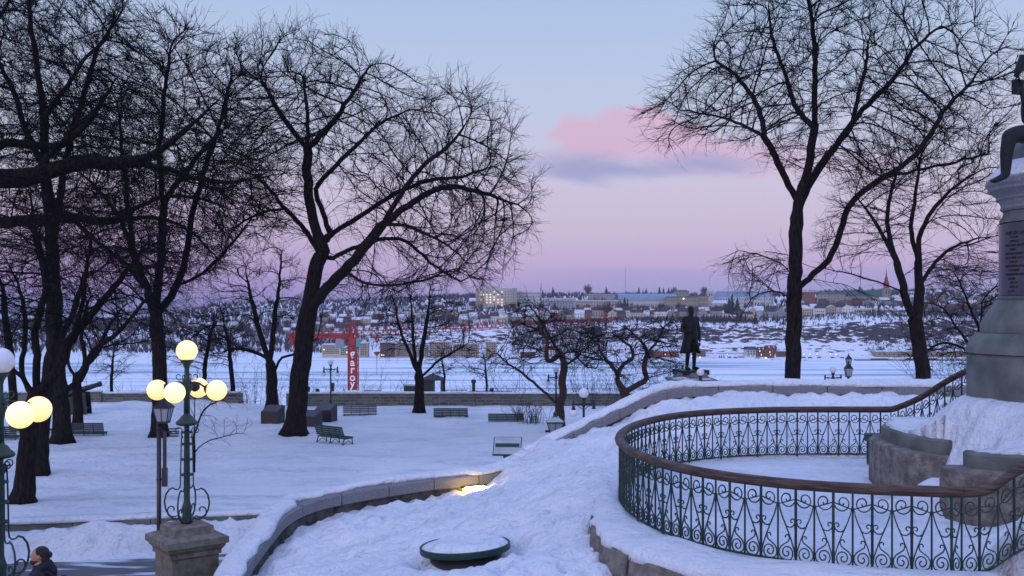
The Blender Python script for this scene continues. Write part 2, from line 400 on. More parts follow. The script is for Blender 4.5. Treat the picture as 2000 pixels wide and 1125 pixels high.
def Hf(x, y):
    x = np.asarray(x, float); y = np.asarray(y, float)
    # park beyond
    park = 0.05 + 0.12 * fbm(x * 0.25, y * 0.25, 3, 3) + 0.09 * fbm(x * 1.3, y * 1.3, 4, 9) + 0.05 * np.abs(fbm(x * 3.1, y * 3.1, 2, 19)) + 0.16 * sstep(34, 29, y)
    park = park + np.clip(x - 8, 0, 30) * 0.0
    dw = Dwall(x)
    # near the rampart wall, banked snow on the left
    park = park + 0.35 * sstep(-14, -18, x) * sstep(58.5, 61, y) * (0.6 + 0.8 * vn(x * 0.8, y * 0.8, 5))
    u = dw - y  # distance in front of kerb wall
    bank = -0.60 + (0.50 + 0.22 * vn(x * 0.9, y * 0.3, 21)) * (1 - sstep(0.5, 1.75, u + 0.35 * fbm(x * 1.5, y * 1.5, 3, 8)))
    bank = bank + (0.55 * np.abs(fbm(x * 1.6, y * 2.0, 4, 31)) + 0.16 * fbm(x * 5, y * 5, 2, 5)) * sstep(1.9, 1.2, u) * sstep(-0.1, 0.5, u)
    road = np.where(u > 1.75, -0.72, bank)
    z = np.where(u > 0.0, road, park)
    st = 0.278 * np.clip(18.2 - y, 0, 20) - 0.95
    z = np.where(y < 19, np.maximum(-0.95, st), z)
    # beyond the rampart: lower terrace, then the fall to the river
    low = -5 - 47 * sstep(135, 200, y)
    z = np.where(y > 62.2, np.where(y < 66, 0.2 - (y - 62.2) * 1.35, low), z)
    # inside the parapet: snow slope
    ins = inpoly(x, y, INS)
    m = mound(x, y)
    wz = np.interp(x, WX, WZ); wy = np.interp(x, WX, WY)
    bw = sstep(-0.42, 0.0, x) * sstep(1.35, 0.7, x)
    near = np.exp(-((wy - y) / 0.55) ** 2)
    m = m + bw * near * np.maximum(0, wz + 0.10 - m)
    rough = 0.13 * fbm(x * 1.1, y * 1.1, 4, 41) + 0.26 * np.abs(fbm(x * 2.4, y * 2.4, 3, 43)) + 0.07 * fbm(x * 7, y * 7, 2, 44)
    wallfoot = np.exp(-np.clip(wy - y, 0, 9) / 0.5) * sstep(-4.6, -3.8, x)
    m = m + rough * 1.25 + wallfoot * 0.18 * (fbm(x * 2.2, y * 0.5, 3, 77))
    # footprints
    cx = np.round(x / 0.42); cy = np.round(y / 0.55)
    px_ = cx * 0.42 + (_h(cx, cy, 3) - .5) * 0.3; py_ = cy * 0.55 + (_h(cx, cy, 4) - .5) * 0.4
    fp = np.exp(-(((x - px_) / 0.10) ** 2 + ((y - py_) / 0.15) ** 2)) * (_h(cx, cy, 6) > 0.55)
    m = m - 0.13 * fp
    # lid hollow
    dl = np.hypot((x + .72), (y - 16)); m = m + (2.17 + 0.17 * sstep(16.0, 16.6, y) - m) * np.exp(-(dl / 0.95) ** 4) - (0.12 + 0.13 * sstep(16.1, 15.5, y)) * np.exp(-((dl - .70) / .20) ** 2)
    ter = inpoly(x, y, TER)
    tz = 2.74 + 0.03 * fbm(x * .8, y * .8, 3, 51) + 0.012 * fbm(x * 5, y * 5, 2, 52)
    r = np.hypot(x - MC[0], y - MC[1])
    up = 3.86 + 0.66 * sstep(2.6, 1.5, r) + 0.05 * fbm(x * 2, y * 2, 3, 61)
    # cheek block north, cheek block south, notch with buried steps between
    eastN = inpoly(x, y, [(12, 16.99), (12, 20), (7.6, 19.8), (7.16, 19.56), (6.93, 19.07), (6.85, 18.4), (6.89, 17.75), (7.02, 17.25), (7.22, 16.99)]) | ((x > 7.35) & (y > 16.7) & (y < 20))
    kk = sstep(15.2, 15.9, y) * sstep(18.3, 16.5, y) * sstep(8.3, 7.3, x)
    notch = (x > 6.0) & (y >= 15.55) & (y <= 16.75)
    eastS = inpoly(x, y, [(12, 14.9), (12, 15.6), (6.92, 15.6), (6.90, 15.34), (7.1, 15.12), (7.52, 14.98), (8.2, 14.88)])
    nz = 2.74 + (up - 2.74) * sstep(6.35, 7.7, x + 0.25 * fbm(x * 2, y * 2, 2, 4)) + 0.06 * fbm(x * 3, y * 3, 3, 71)
    drift = 0.55 * np.exp(-((x - 6.75) / 0.42) ** 2 - ((y - 16.25) / 0.8) ** 2)
    drift = drift + 0.45 * np.exp(-((x - 7.7) / 0.9) ** 2 - ((y - 14.2) / 0.55) ** 2)
    tz2 = np.where(eastN | eastS, up - 0.02, np.where(notch, np.maximum(nz, tz + drift), tz + drift))
    tz2 = np.where((x > 7.3) & (y > 15.1) & (y < 20), up * (1 - kk) + nz * kk, tz2)
    ridge = (y >= 20.0) & (x > 8.3)
    tz2 = np.where(ridge, tz + sstep(8.3, 9.6, x) * 1.3, tz2)
    fr = sstep(5.5, 6.6, x) * sstep(13.2, 12.6, y)
    tz2 = np.where((y < 13.4), tz + fr * 0.85 + 0.05 * fbm(x * 4, y * 4, 3, 12) * (x > 5.3), tz2)
    m = np.where(ter, tz2, m)
    z = np.where(ins, m, z)
    out = ~ins & (y > 23) & (y < 34)
    z = np.where(out, np.maximum(z, bw * (wz + 0.04 - 0.85 * np.clip(y - wy, 0, 9)) + (1 - bw) * -5), z)
    return z
def H(x, y): return float(Hf(np.array([x]), np.array([y]))[0])
def axis(segs):
    out = []
    for a, b, s in segs:
        n = max(1, int(round((b - a) / s))); out += list(a + (b - a) * np.arange(n) / n)
    out.append(segs[-1][1]); return np.array(out)
gx = axis([(-700, -120, 60), (-120, -40, 5), (-40, -17, 0.5), (-17, 12.5, 0.085), (12.5, 45, 0.6), (45, 120, 5), (120, 700, 60)])
gy = axis([(-6, 10, 0.5), (10, 31, 0.085), (31, 40, 0.18), (40, 62, 0.3), (62, 70, 0.4), (70, 220, 5), (220, 440, 40)])
GX, GY = np.meshgrid(gx, gy); GZ = Hf(GX, GY)
nx, ny = len(gx), len(gy)
V = np.stack([GX.ravel(), GY.ravel(), GZ.ravel()], 1)
idx = np.arange(nx * ny).reshape(ny, nx)
Q = np.stack([idx[:-1, :-1].ravel(), idx[:-1, 1:].ravel(), idx[1:, 1:].ravel(), idx[1:, :-1].ravel()], 1)
gnd = np_mesh('snow_ground', V, Q, 'snow'); gnd['kind'] = 'structure'
# trodden, icy paths across the park (a property of the snow itself)
x = GX.ravel(); y = GY.ravel()
ice = 0.85 * np.exp(-((y - (31.9 + 0.10 * (x + 5) + 0.5 * fbm(x * .3, y * 0, 2, 1))) / 0.42) ** 2) * (y > 29.8) * (x < 1)
ice = np.maximum(ice, 0.7 * np.exp(-((y - (42 + 0.35 * (x + 20) + 0.6 * fbm(x * .2, y * 0, 2, 5))) / 0.55) ** 2) * (x < -14))
ice = np.maximum(ice, 0.45 * sstep(0.02, 0.22, fbm(x * .45, y * 1.1, 4, 90)) * (y > 29.6) * (y < 62))
ice = np.maximum(ice, 0.30 * sstep(0.05, 0.25, fbm(x * .7, y * .9, 4, 93)) * (y < 29.6))
ice = np.maximum(ice, 0.5 * inpoly(x, y, TER) * sstep(0.0, 0.25, fbm(x * .35, y * .9, 3, 13)))
ice = np.maximum(ice, 0.6 * sstep(0.05, 0.25, fbm(x * 1.2, y * 2.5, 3, 15)) * (np.hypot(x - MC[0], y - MC[1]) < 3.2))
at = gnd.data.attributes.new('ice', 'FLOAT', 'POINT'); at.data.foreach_set('value', ice.astype(np.float32))
def resample(pts, step):
    A = np.array([tuple(p) for p in pts], float); d = np.concatenate([[0], np.cumsum(np.linalg.norm(np.diff(A, axis=0), axis=1))])
    n = max(2, int(round(d[-1] / step)) + 1); t = np.linspace(0, d[-1], n)
    return [Vector((np.interp(q, d, A[:, 0]), np.interp(q, d, A[:, 1]), np.interp(q, d, A[:, 2]))) for q in t]

# ---------------------------------------------------------------- trees
def nrm(a): return a / np.maximum(np.linalg.norm(a, axis=-1, keepdims=True), 1e-9)
def tubes_np(Pt, Rr, sides):
    """Pt (k,n,3) Rr (k,n) -> verts, quads"""
    k, n, _ = Pt.shape
    T = np.empty_like(Pt); T[:, 1:-1] = Pt[:, 2:] - Pt[:, :-2]; T[:, 0] = Pt[:, 1] - Pt[:, 0]; T[:, -1] = Pt[:, -1] - Pt[:, -2]
    T = nrm(T); D0 = nrm(Pt[:, -1] - Pt[:, 0])[:, None, :]
    ref = np.where(np.abs(D0[..., 2:3]) < 0.85, np.array([0, 0, 1.0]), np.array([1.0, 0, 0]))
    U = nrm(np.cross(T, np.broadcast_to(ref, T.shape))); Vv = np.cross(T, U)
    a = 2 * np.pi * np.arange(sides) / sides
    V = Pt[:, :, None, :] + (U[:, :, None, :] * np.cos(a)[None, None, :, None] + Vv[:, :, None, :] * np.sin(a)[None, None, :, None]) * Rr[:, :, None, None]
    base = (np.arange(k) * n * sides)[:, None, None]; i = np.arange(n - 1)[None, :, None] * sides; s = np.arange(sides)[None, None, :]; s2 = (s + 1) % sides
    Q = np.stack([base + i + s, base + i + s2, base + i + sides + s2, base + i + sides + s], -1).reshape(-1, 4)
    return V.reshape(-1, 3), Q
def cat_mesh(parts):
    V = []; Q = []; o = 0
    for v, q in parts:
        V.append(v); Q.append(q + o); o += len(v)
    return np.concatenate(V), np.concatenate(Q)
class Env:
    """crown volume: ellipsoids given by photo pixel centre, radii in photo pixels, and depth radius in metres"""
    def __init__(s, D, ells, depth): s.D = D; s.e = ells; s.depth = depth
    def sample(s, n, rng, shell=0.5):
        out = []; vol = np.array([e[2] * e[3] for e in s.e], float); vol /= vol.sum()
        for e, f in zip(s.e, vol):
            m = int(n * f) + 1; d = nrm(rng.normal(size=(m, 3))); r = rng.random(m) ** (1 / 3)
            r = np.where(rng.random(m) < shell, 0.72 + 0.28 * rng.random(m), r)
            c = P(e[0], e[1], s.D + (e[4] if len(e) > 4 else 0)); k = s.D / F
            out.append(np.array([c.x, c.y, c.z]) + d * r[:, None] * np.array([e[2] * k, s.depth, e[3] * k]))
        return np.concatenate(out)
def grow(name, label, cat, base, trunk_r, limbs, env, seed, natt=1600, step=0.4, kill=0.9, bark='bark', twig=(0.75, 2, 0.011), rt=0.013, group=None, droop=0.0, trunkname='trunk', zmin=1.2, maxn=9000, it=150, thick=0.05, crook=0.15, tipmul=1.0, upb=0.06):
    rng = np.random.default_rng(seed)
    base = Vector(base)
    pos = []; par = []; fixed = []
    for li, (pts) in enumerate(limbs):
        pts = resample(catmull(pts, 6), step)
        for j, p in enumerate(pts):
            q = np.array(p) + (rng.normal(size=3) * step * 0.06 * (j > 0))
            if j == 0:
                if li == 0: pos.append(q); par.append(-1); fixed.append(True); last = 0; continue
                A_ = np.array(pos); last = int(np.argmin(((A_ - q) ** 2).sum(1))); continue
            pos.append(q); par.append(last); fixed.append(True); last = len(pos) - 1
    att = env.sample(natt, rng)
    att = att[att[:, 2] > zmin]
    pos_a = np.array(pos); ok = pos_a[:, 2] > zmin
    nd = np.full(len(att), 1e9); ni = np.zeros(len(att), int)
    def upd(ids):
        nonlocal nd, ni
        if len(ids) == 0 or len(att) == 0: return
        pp = np.array([pos[i] for i in ids])
        d = np.sqrt(((att[:, None, :] - pp[None]) ** 2).sum(-1)); k = d.argmin(1); dm = d[np.arange(len(att)), k]
        b = dm < nd; nd[b] = dm[b]; ni[b] = np.array(ids)[k[b]]
    upd([i for i in range(len(pos)) if ok[i]])
    nchild = [0] * (len(pos) + 20000)
    for p_ in par:
        if p_ >= 0: nchild[p_] += 1
    for t_ in range(it):
        keep = nd > kill; att = att[keep]; nd = nd[keep]; ni = ni[keep]
        if len(att) == 0 or len(pos) > maxn: break
        sd = np.zeros((len(pos), 3)); PA = np.array(pos)
        np.add.at(sd, ni, nrm(att - PA[ni]))
        act = np.unique(ni); new = []
        for i in act:
            if nchild[i] > 3: continue
            dv = sd[i]; l = np.linalg.norm(dv)
            if l < 1e-3: continue
            dv = dv / l
            if par[i] >= 0:
                pd = pos[i] - pos[par[i]]; pd = pd / (np.linalg.norm(pd) + 1e-9); dv = dv + pd * 0.55
            dv = dv + rng.normal(size=3) * crook + np.array([0, 0, upb - droop]); dv /= np.linalg.norm(dv)
            q = pos[i] + dv * step
            pos.append(q); par.append(int(i)); fixed.append(False); new.append(len(pos) - 1); nchild[i] += 1
        upd(new)
    n = len(pos); X = np.array(pos); par = np.array(par)
    cnt = np.zeros(n); kids = [[] for _ in range(n)]
    for i in range(n - 1, -1, -1):
        if not kids[i]: cnt[i] = 1
        if par[i] >= 0: cnt[par[i]] += cnt[i]; kids[par[i]].append(i)
    c0 = cnt[0]; e_ = math.log(trunk_r / rt) / math.log(max(c0, 2)); r = rt * cnt ** e_
    if trunk_r > 0.12:
        hh = np.maximum(0, X[:, 2] - X[0, 2]); r = r * (1 + 0.55 * np.exp(-hh / 0.45) * (r > trunk_r * 0.6)) * (1 - 0.10 * np.clip(hh / 12, 0, 1))
    main = np.array([max(k, key=lambda q: cnt[q]) if k else -1 for k in kids])
    mov = np.where((~np.array(fixed)) & (main >= 0))[0]
    for _ in range(2):
        Y = X.copy(); Y[mov] = 0.5 * X[mov] + 0.25 * (X[par[mov]] + X[main[mov]]); X = Y
    root = thing(name, tuple(base), label, cat, group)
    X = X - np.array(base)[None]
    # thick chains
    tp = MB(); sg = []
    stack = [0]; chains = []
    while stack:
        s0 = stack.pop(); ch = [s0]; c = s0
        while True:
            ks = kids[c]
            if not ks: break
            m_ = main[c]
            for k_ in ks:
                if k_ != m_: stack.append(k_)
            c = m_; ch.append(c)
        chains.append(ch)
    thickparts = []
    for ch in chains:
        pa = par[ch[0]]
        th = [i for i in ch if r[i] >= thick]
        if th and len(th) >= 1:
            pts = ([X[pa]] if pa >= 0 else []) + [X[i] for i in th]
            rr = ([r[th[0]] * 0.98] if pa >= 0 else []) + [r[i] for i in th]
            if len(pts) >= 2: tp.tube(pts, rr, 14 if max(rr) > 0.2 else 9 if max(rr) > .1 else 6)
        st = len(th)
        for j in range(st, len(ch)):
            i = ch[j]; a = par[i]
            if a >= 0: sg.append((a, i))
    if trunk_r > 0.2:   # root flare lobes and bark relief
        VV = np.array(tp.v); hh = VV[:, 2] - VV[:, 2].min()
        ang = np.arctan2(VV[:, 1], VV[:, 0]); rad = np.hypot(VV[:, 0], VV[:, 1])
        low = (hh < 1.2) & (rad < 2.5)
        f = 1 + 0.16 * np.sin(ang * 5 + seed) * np.exp(-hh / 0.35)
        VV[low, 0] *= f[low]; VV[low, 1] *= f[low]; tp.v = [tuple(q) for q in VV]
    tp.build(trunkname, bark, root, True)
    parts = []
    if sg:
        sg = np.array(sg); A_ = X[sg[:, 0]]; B_ = X[sg[:, 1]]; ra = np.minimum(r[sg[:, 0]], r[sg[:, 1]] * 1.35); rb = r[sg[:, 1]]
        Pt = np.stack([A_, B_ + (B_ - A_) * 0.06], 1); parts.append(tubes_np(Pt, np.stack([ra, rb], 1), 4))
    # fine twigs
    L0, mult, rtw = twig
    thin = np.where((cnt <= 14) & (par >= 0))[0]
    if len(thin):
        src = np.repeat(thin, mult); m = len(src)
        tips = cnt[src] <= 1
        dirv = nrm(X[src] - X[par[src]]); cen = X[thin].mean(0); outw = nrm(X[src] - cen)
        d = nrm(dirv * 0.9 + rng.normal(size=(m, 3)) * 0.38 + outw * 0.45 + np.array([0, 0, 0.12 - droop]))
        t0 = rng.random(m)[:, None]; s0 = X[par[src]] * (1 - t0) + X[src] * t0
        Lt = L0 * (0.4 + 0.9 * rng.random(m)) * np.where(tips, 1.25, 0.8); nn = 4
        Pt = np.zeros((m, nn, 3)); Pt[:, 0] = s0; dd = d
        for j in range(1, nn):
            dd = nrm(dd + rng.normal(size=(m, 3)) * 0.11 + np.array([0, 0, -droop * 0.5])); Pt[:, j] = Pt[:, j - 1] + dd * (Lt / (nn - 1))[:, None]
        Rr = np.array([1, .8, .6, .35])[None] * rtw * (0.8 + 0.4 * rng.random(m))[:, None]
        parts.append(tubes_np(Pt, Rr, 3))
        for j in (1, 2, 2, 3):
            k = rng.random(m) < 0.62; q0 = Pt[k, j]; dq = nrm(nrm(Pt[k, j] - Pt[k, j - 1]) * 0.9 + rng.normal(size=(k.sum(), 3)) * 0.42)
            ls = (Lt[k] * 0.45)[:, None]; q1 = q0 + dq * ls * .5; q2 = q1 + nrm(dq + rng.normal(size=dq.shape) * .15) * ls * .5
            parts.append(tubes_np(np.stack([q0, q1, q2], 1), np.array([.62, .5, .3])[None] * rtw * np.ones(len(q0))[:, None] * tipmul, 3))
    V_, Q_ = cat_mesh(parts)
    np_mesh('crown', V_, Q_, 'twig', root, smooth=False)
    print('TREE', name, n, 'nodes', len(Q_), 'quads')
    return root
def PL(D, pts, z0=None):
    """limb traced in the picture, each vertex (px, py[, depth offset])"""
    out = [P(p[0], p[1], D + (p[2] if len(p) > 2 else 0)) for p in pts]
    return out
def ground_at(px, D): 
    X = (px - 1000) / F * D; return Vector((X, D, H(X, D) - 0.05))

# -- the big elm in the middle of the park
D = 47.5
grow('elm_tree', 'big leaning bare elm left of centre, two heavy stems over the plaque boxes', 'tree', ground_at(575, D), 0.45,
 [[ground_at(575, D)] + PL(D, [(580, 800), (588, 720), (600, 620), (618, 520), (632, 490)]),
  PL(D, [(605, 610), (632, 570, -1), (672, 530, -2), (720, 472, -2.5), (745, 440, -3), (790, 370, -3.5), (830, 320, -4), (870, 290, -4), (905, 250, -4)]),
  PL(D, [(625, 500), (600, 455, 1), (555, 405, 2), (512, 355, 3), (470, 330, 4), (430, 300, 4)]),
  PL(D, [(628, 480), (612, 430, .5), (600, 350, 1), (600, 290, 1), (600, 220, 1.5), (592, 150, 2)]),
  PL(D, [(632, 470), (665, 445, 2), (700, 425, 3), (760, 385, 4), (830, 355, 5), (900, 345, 5), (960, 325, 5)]),
  PL(D, [(640, 455, 1), (632, 415, 1), (618, 370, 1.5), (660, 320, 2), (700, 280, 3), (745, 240, 3.5), (800, 215, 4)]),
  PL(D, [(735, 440, -3), (790, 440, -4), (850, 465, -5), (900, 500, -5.5), (940, 545, -6)]),
  PL(D, [(640, 510), (680, 490, 1), (730, 470, 2), (790, 470, 3), (850, 520, 4), (900, 550, 4.5)]),
  PL(D, [(672, 530, -2), (720, 555, -3), (780, 555, -4), (850, 540, -5), (900, 480, -6)]),
  PL(D, [(600, 290, 1), (560, 240, 0), (530, 190, -1), (505, 140, -1)]),
  PL(D, [(600, 290, 1), (650, 240, -1), (690, 180, -2), (720, 130, -2)]),
  PL(D, [(745, 440, -3), (800, 400, -1), (870, 365, 0), (950, 380, 0), (1010, 400, 0)]),
  PL(D, [(555, 405, 2), (500, 420, 2), (455, 450, 1), (430, 500, 0)])],
 Env(D, [(620, 215, 165, 150), (540, 260, 110, 150), (700, 250, 150, 130), (870, 290, 150, 130), (940, 390, 125, 120), (900, 480, 110, 85), (500, 350, 90, 120), (830, 420, 150, 110), (720, 560, 90, 35), (560, 160, 100, 90)], 6.5),
 11, natt=4600, step=0.34, kill=0.54, twig=(0.8, 2, 0.0105), rt=0.0145, zmin=1.8, maxn=15500)

# -- right-hand elm
D = 46
grow('elm_tree', 'tall bare elm with a straight trunk behind the upper stone parapet, low limb curving right', 'tree', ground_at(1549, D), 0.36,
 [[ground_at(1549, D)] + PL(D, [(1549, 735), (1550, 650), (1552, 560), (1554, 480), (1556, 420), (1562, 380)]),
  PL(D, [(1554, 565), (1585, 540, -1), (1622, 500, -2), (1645, 440, -2.5), (1665, 390, -3), (1720, 350, -3.5), (1790, 300, -4), (1850, 210, -4), (1900, 160, -4)]),
  PL(D, [(1556, 420), (1580, 360, 1), (1620, 300, 1.5), (1660, 250, 2), (1675, 190, 2), (1690, 130, 2.5), (1700, 60, 3)]),
  PL(D, [(1560, 400), (1545, 370, 0), (1520, 320, -1), (1495, 270, -2), (1440, 240, -3), (1390, 225, -4), (1330, 215, -4)]),
  PL(D, [(1562, 380), (1580, 320, 0), (1590, 250, 0), (1592, 170, 0), (1590, 80, 0), (1580, 0, 0)]),
  PL(D, [(1590, 250, 0), (1555, 210, 2), (1535, 150, 3), (1510, 80, 3), (1500, 10, 3)]),
  PL(D, [(1620, 300, 1.5), (1680, 220, 1), (1740, 160, 0), (1790, 90, 0), (1840, 50, 0)]),
  PL(D, [(1495, 270, -2), (1480, 210, -1), (1440, 150, 0), (1400, 120, 0)]),
  PL(D, [(1720, 350, -3.5), (1780, 335, -4), (1850, 320, -4), (1930, 300, -4)]),
  PL(D, [(1552, 545), (1530, 520, 1), (1490, 500, 2), (1440, 490, 3)]),
  PL(D, [(1552, 590), (1520, 570, -1), (1480, 575, -2), (1450, 610, -2)]),
  PL(D, [(1585, 545, -1), (1640, 555, -2), (1690, 572, -3), (1730, 600, -4), (1770, 630, -4)])],
 Env(D, [(1590, 90, 190, 130), (1440, 170, 130, 110), (1350, 215, 95, 65), (1500, 60, 120, 90), (1730, 110, 190, 120), (1860, 180, 120, 110), (1640, 240, 160, 110), (1800, 290, 120, 90), (1470, 530, 55, 38), (1580, -30, 170, 60)], 6.5),
 23, natt=4300, step=0.35, kill=0.57, twig=(0.8, 2, 0.0105), rt=0.0145, zmin=3, maxn=11000)

# -- forked tree at right
D = 43.5
grow('maple_tree', 'forked bare tree leaning left, just left of the stone monument, behind the parapet', 'tree', ground_at(1806, D), 0.31,
 [[ground_at(1806, D)] + PL(D, [(1803, 735), (1797, 690), (1790, 640), (1785, 625)]),
  PL(D, [(1785, 625), (1765, 570, -.5), (1755, 520, -1), (1730, 470, -1), (1700, 420, -1.5), (1670, 380, -1.5)]),
  PL(D, [(1788, 630), (1797, 570, 0), (1793, 510, 0), (1800, 450, 0), (1830, 400, .5), (1870, 360, 1), (1920, 330, 1)]),
  PL(D, [(1797, 560), (1830, 510, 1), (1870, 478, 1.5), (1920, 465, 2), (1960, 460, 2)]),
  PL(D, [(1755, 520, -1), (1735, 450, 0), (1740, 380, 0), (1760, 310, 1)]),
  PL(D, [(1793, 510), (1780, 440, 1), (1790, 370, 1), (1800, 300, 1)]),
  PL(D, [(1765, 570, -.5), (1700, 545, -1), (1640, 530, -1), (1580, 520, -1)])],
 Env(D, [(1740, 360, 110, 100), (1830, 340, 110, 90), (1920, 400, 70, 90), (1680, 460, 80, 60), (1900, 520, 80, 50), (1830, 250, 80, 50)], 4.5),
 37, natt=1500, step=0.36, kill=0.62, twig=(0.75, 2, 0.0095), rt=0.011, zmin=3)
D = 50
grow('tangled_tree', 'low tangled bare tree against the far shore, between the forked tree and the monument', 'tree', ground_at(1905, D), 0.16,
 [[ground_at(1905, D)] + PL(D, [(1905, 700), (1915, 640), (1918, 590)]),
  PL(D, [(1905, 690), (1870, 640), (1840, 600), (1800, 590)]), PL(D, [(1910, 720), (1880, 680), (1840, 670), (1800, 690)]),
  PL(D, [(1916, 650), (1890, 590), (1870, 540), (1840, 520)])],
 Env(D, [(1880, 640, 90, 90), (1900, 560, 90, 50), (1840, 690, 80, 40), (1960, 640, 60, 80)], 3), 5, natt=900, step=0.3, kill=0.5, twig=(0.7, 2, 0.009), zmin=0.5)
# -- gnarled crab-apple trees by the rampart wall
D = 50
grow('crabapple_tree', 'gnarled crab-apple beside the green lamp post, long limb reaching left over the rampart wall', 'tree', ground_at(1093, D), 0.21,
 [[ground_at(1093, D)] + PL(D, [(1093, 800), (1090, 785), (1087, 775)]),
  PL(D, [(1087, 790), (1068, 770), (1040, 745), (1010, 722), (985, 705), (970, 690), (955, 697)]),
  PL(D, [(1093, 790), (1100, 770), (1098, 745), (1102, 715), (1095, 690, 1), (1080, 670, 1), (1065, 640, 1), (1045, 610, 1), (1030, 590, 1)]),
  PL(D, [(1095, 690, 1), (1070, 705, -1), (1068, 660, -1), (1050, 640, -1), (1085, 625, 0)]),
  PL(D, [(1102, 715), (1130, 695), (1120, 690), (1145, 715), (1165, 720)]),
  PL(D, [(1080, 700), (1110, 688, 2), (1150, 690, 2), (1180, 700, 2)])],
 Env(D, [(1060, 650, 75, 60), (1130, 680, 60, 45), (1000, 700, 55, 40), (1030, 620, 50, 40)], 2.6), 8, natt=750, step=0.22, kill=0.42, twig=(0.5, 2, 0.0085), bark='barkred', rt=0.012, zmin=1.2, crook=0.4, thick=0.035)
D = 49
grow('crabapple_tree', 'gnarled crab-apple between the green lamp post and the bronze statue, forking low', 'tree', ground_at(1222, D), 0.22,
 [[ground_at(1222, D)] + PL(D, [(1222, 775), (1215, 760), (1205, 740)]),
  PL(D, [(1210, 750), (1202, 725), (1185, 705), (1155, 700), (1130, 690), (1110, 680)]),
  PL(D, [(1218, 765), (1245, 752), (1262, 740), (1258, 715), (1266, 690), (1285, 665), (1293, 645), (1305, 632), (1325, 628)]),
  PL(D, [(1205, 740), (1215, 715, 1), (1235, 700, 1), (1233, 680, 1), (1215, 665, 1), (1195, 650, 1)]),
  PL(D, [(1266, 690), (1255, 670, -1), (1240, 655, -1), (1225, 640, -1)]),
  PL(D, [(1185, 705), (1175, 690, -1), (1165, 670, -1), (1150, 655, -1)])],
 Env(D, [(1190, 670, 75, 45), (1270, 660, 65, 45), (1240, 700, 80, 45), (1150, 690, 50, 35), (1310, 700, 30, 40)], 2.6), 19, natt=950, step=0.22, kill=0.40, twig=(0.5, 2, 0.0085), bark='barkred', rt=0.012, zmin=1.2, crook=0.4, thick=0.035)

# -- slim park trees
D = 57.5
grow('young_tree', 'slim upright bare tree between the two benches, in front of the rampart wall', 'tree', ground_at(819, D), 0.26,
 [[ground_at(819, D)] + PL(D, [(819, 770), (818, 735)]), PL(D, [(818, 735), (800, 690), (780, 640), (770, 590)]), PL(D, [(818, 730), (825, 680), (835, 620), (840, 560)]),
  PL(D, [(819, 740), (850, 710), (880, 690), (915, 670)]), PL(D, [(818, 735), (808, 680), (805, 620), (800, 560)])],
 Env(D, [(815, 610, 75, 80), (770, 640, 45, 60), (870, 640, 60, 60), (900, 680, 35, 20)], 3.2), 4, natt=800, step=0.32, kill=0.55, twig=(0.75, 2, 0.0095), zmin=2)
D = 58.5
grow('park_tree', 'medium bare tree behind the leftmost dark plaque box, forked above the wall', 'tree', ground_at(531, D), 0.32,
 [[ground_at(531, D)] + PL(D, [(531, 770), (530, 720), (528, 700)]), PL(D, [(530, 715), (510, 660), (495, 600), (480, 530)]), PL(D, [(528, 700), (535, 640), (545, 560), (550, 490)]),
  PL(D, [(532, 740), (550, 700), (575, 690), (620, 660)]), PL(D, [(528, 705), (500, 690), (460, 680), (430, 690)])],
 Env(D, [(530, 560, 75, 90), (480, 560, 60, 80), (590, 610, 50, 70), (450, 660, 60, 50)], 3.5), 6, natt=900, step=0.34, kill=0.6, twig=(0.8, 2, 0.0095), zmin=2)

# -- the dark mass of trees on the left
D = 47
grow('elm_tree', 'large upright bare elm directly behind the lit five-globe lamp', 'tree', ground_at(310, D), 0.33,
 [[ground_at(310, D)] + PL(D, [(312, 780), (312, 700), (306, 640), (304, 600)]),
  PL(D, [(306, 630), (285, 560, -1), (262, 500, -2), (240, 440, -3), (200, 380, -3), (150, 330, -3)]),
  PL(D, [(304, 600), (315, 500, 0), (318, 400, 0), (312, 300, 0), (320, 200, 0), (330, 110, 0)]),
  PL(D, [(310, 610), (345, 560, 1), (362, 500, 2), (375, 420, 2), (400, 330, 2), (430, 240, 2), (450, 160, 2)]),
  PL(D, [(318, 400), (360, 340, -2), (400, 290, -3), (440, 250, -3)]), PL(D, [(262, 500, -2), (250, 400, 0), (240, 300, 1), (230, 200, 1)]),
  PL(D, [(345, 560, 1), (400, 530, 2), (450, 480, 3), (480, 440, 3)])],
 Env(D, [(330, 220, 150, 170), (420, 200, 110, 140), (230, 260, 110, 150), (360, 420, 130, 130), (460, 380, 80, 110), (230, 450, 90, 90), (340, 100, 130, 60)], 6), 51,
 natt=4800, step=0.36, kill=0.55, twig=(0.8, 2, 0.012), zmin=3.2, maxn=15000)
D = 44.8
grow('elm_tree', 'stout bare elm standing behind the left bench, trunk running up out of the photo', 'tree', ground_at(122, D), 0.36,
 [[ground_at(122, D)] + PL(D, [(118, 780), (108, 680), (104, 580), (96, 500)]),
  PL(D, [(104, 560), (100, 440), (88, 330), (85, 230), (70, 120), (55, 0), (50, -80)]), PL(D, [(96, 500), (115, 400, 1), (130, 300, 1), (160, 200, 1), (190, 100, 1), (240, 20, 1)]),
  PL(D, [(88, 330), (50, 250, -1), (20, 160, -1), (-30, 80, -1)]), PL(D, [(85, 230), (130, 170, -2), (170, 110, -2), (230, 60, -2)]),
  PL(D, [(100, 480), (50, 440, 2), (0, 420, 2), (-40, 400, 2)])],
 Env(D, [(110, 130, 170, 170), (200, 160, 120, 150), (0, 180, 120, 180), (130, 330, 150, 120), (60, -20, 200, 90), (0, 420, 90, 90)], 6), 52,
 natt=3400, step=0.4, kill=0.62, twig=(0.85, 3, 0.0115), zmin=3.2, maxn=12000)
D = 30.4
g0 = ground_at(45, D)
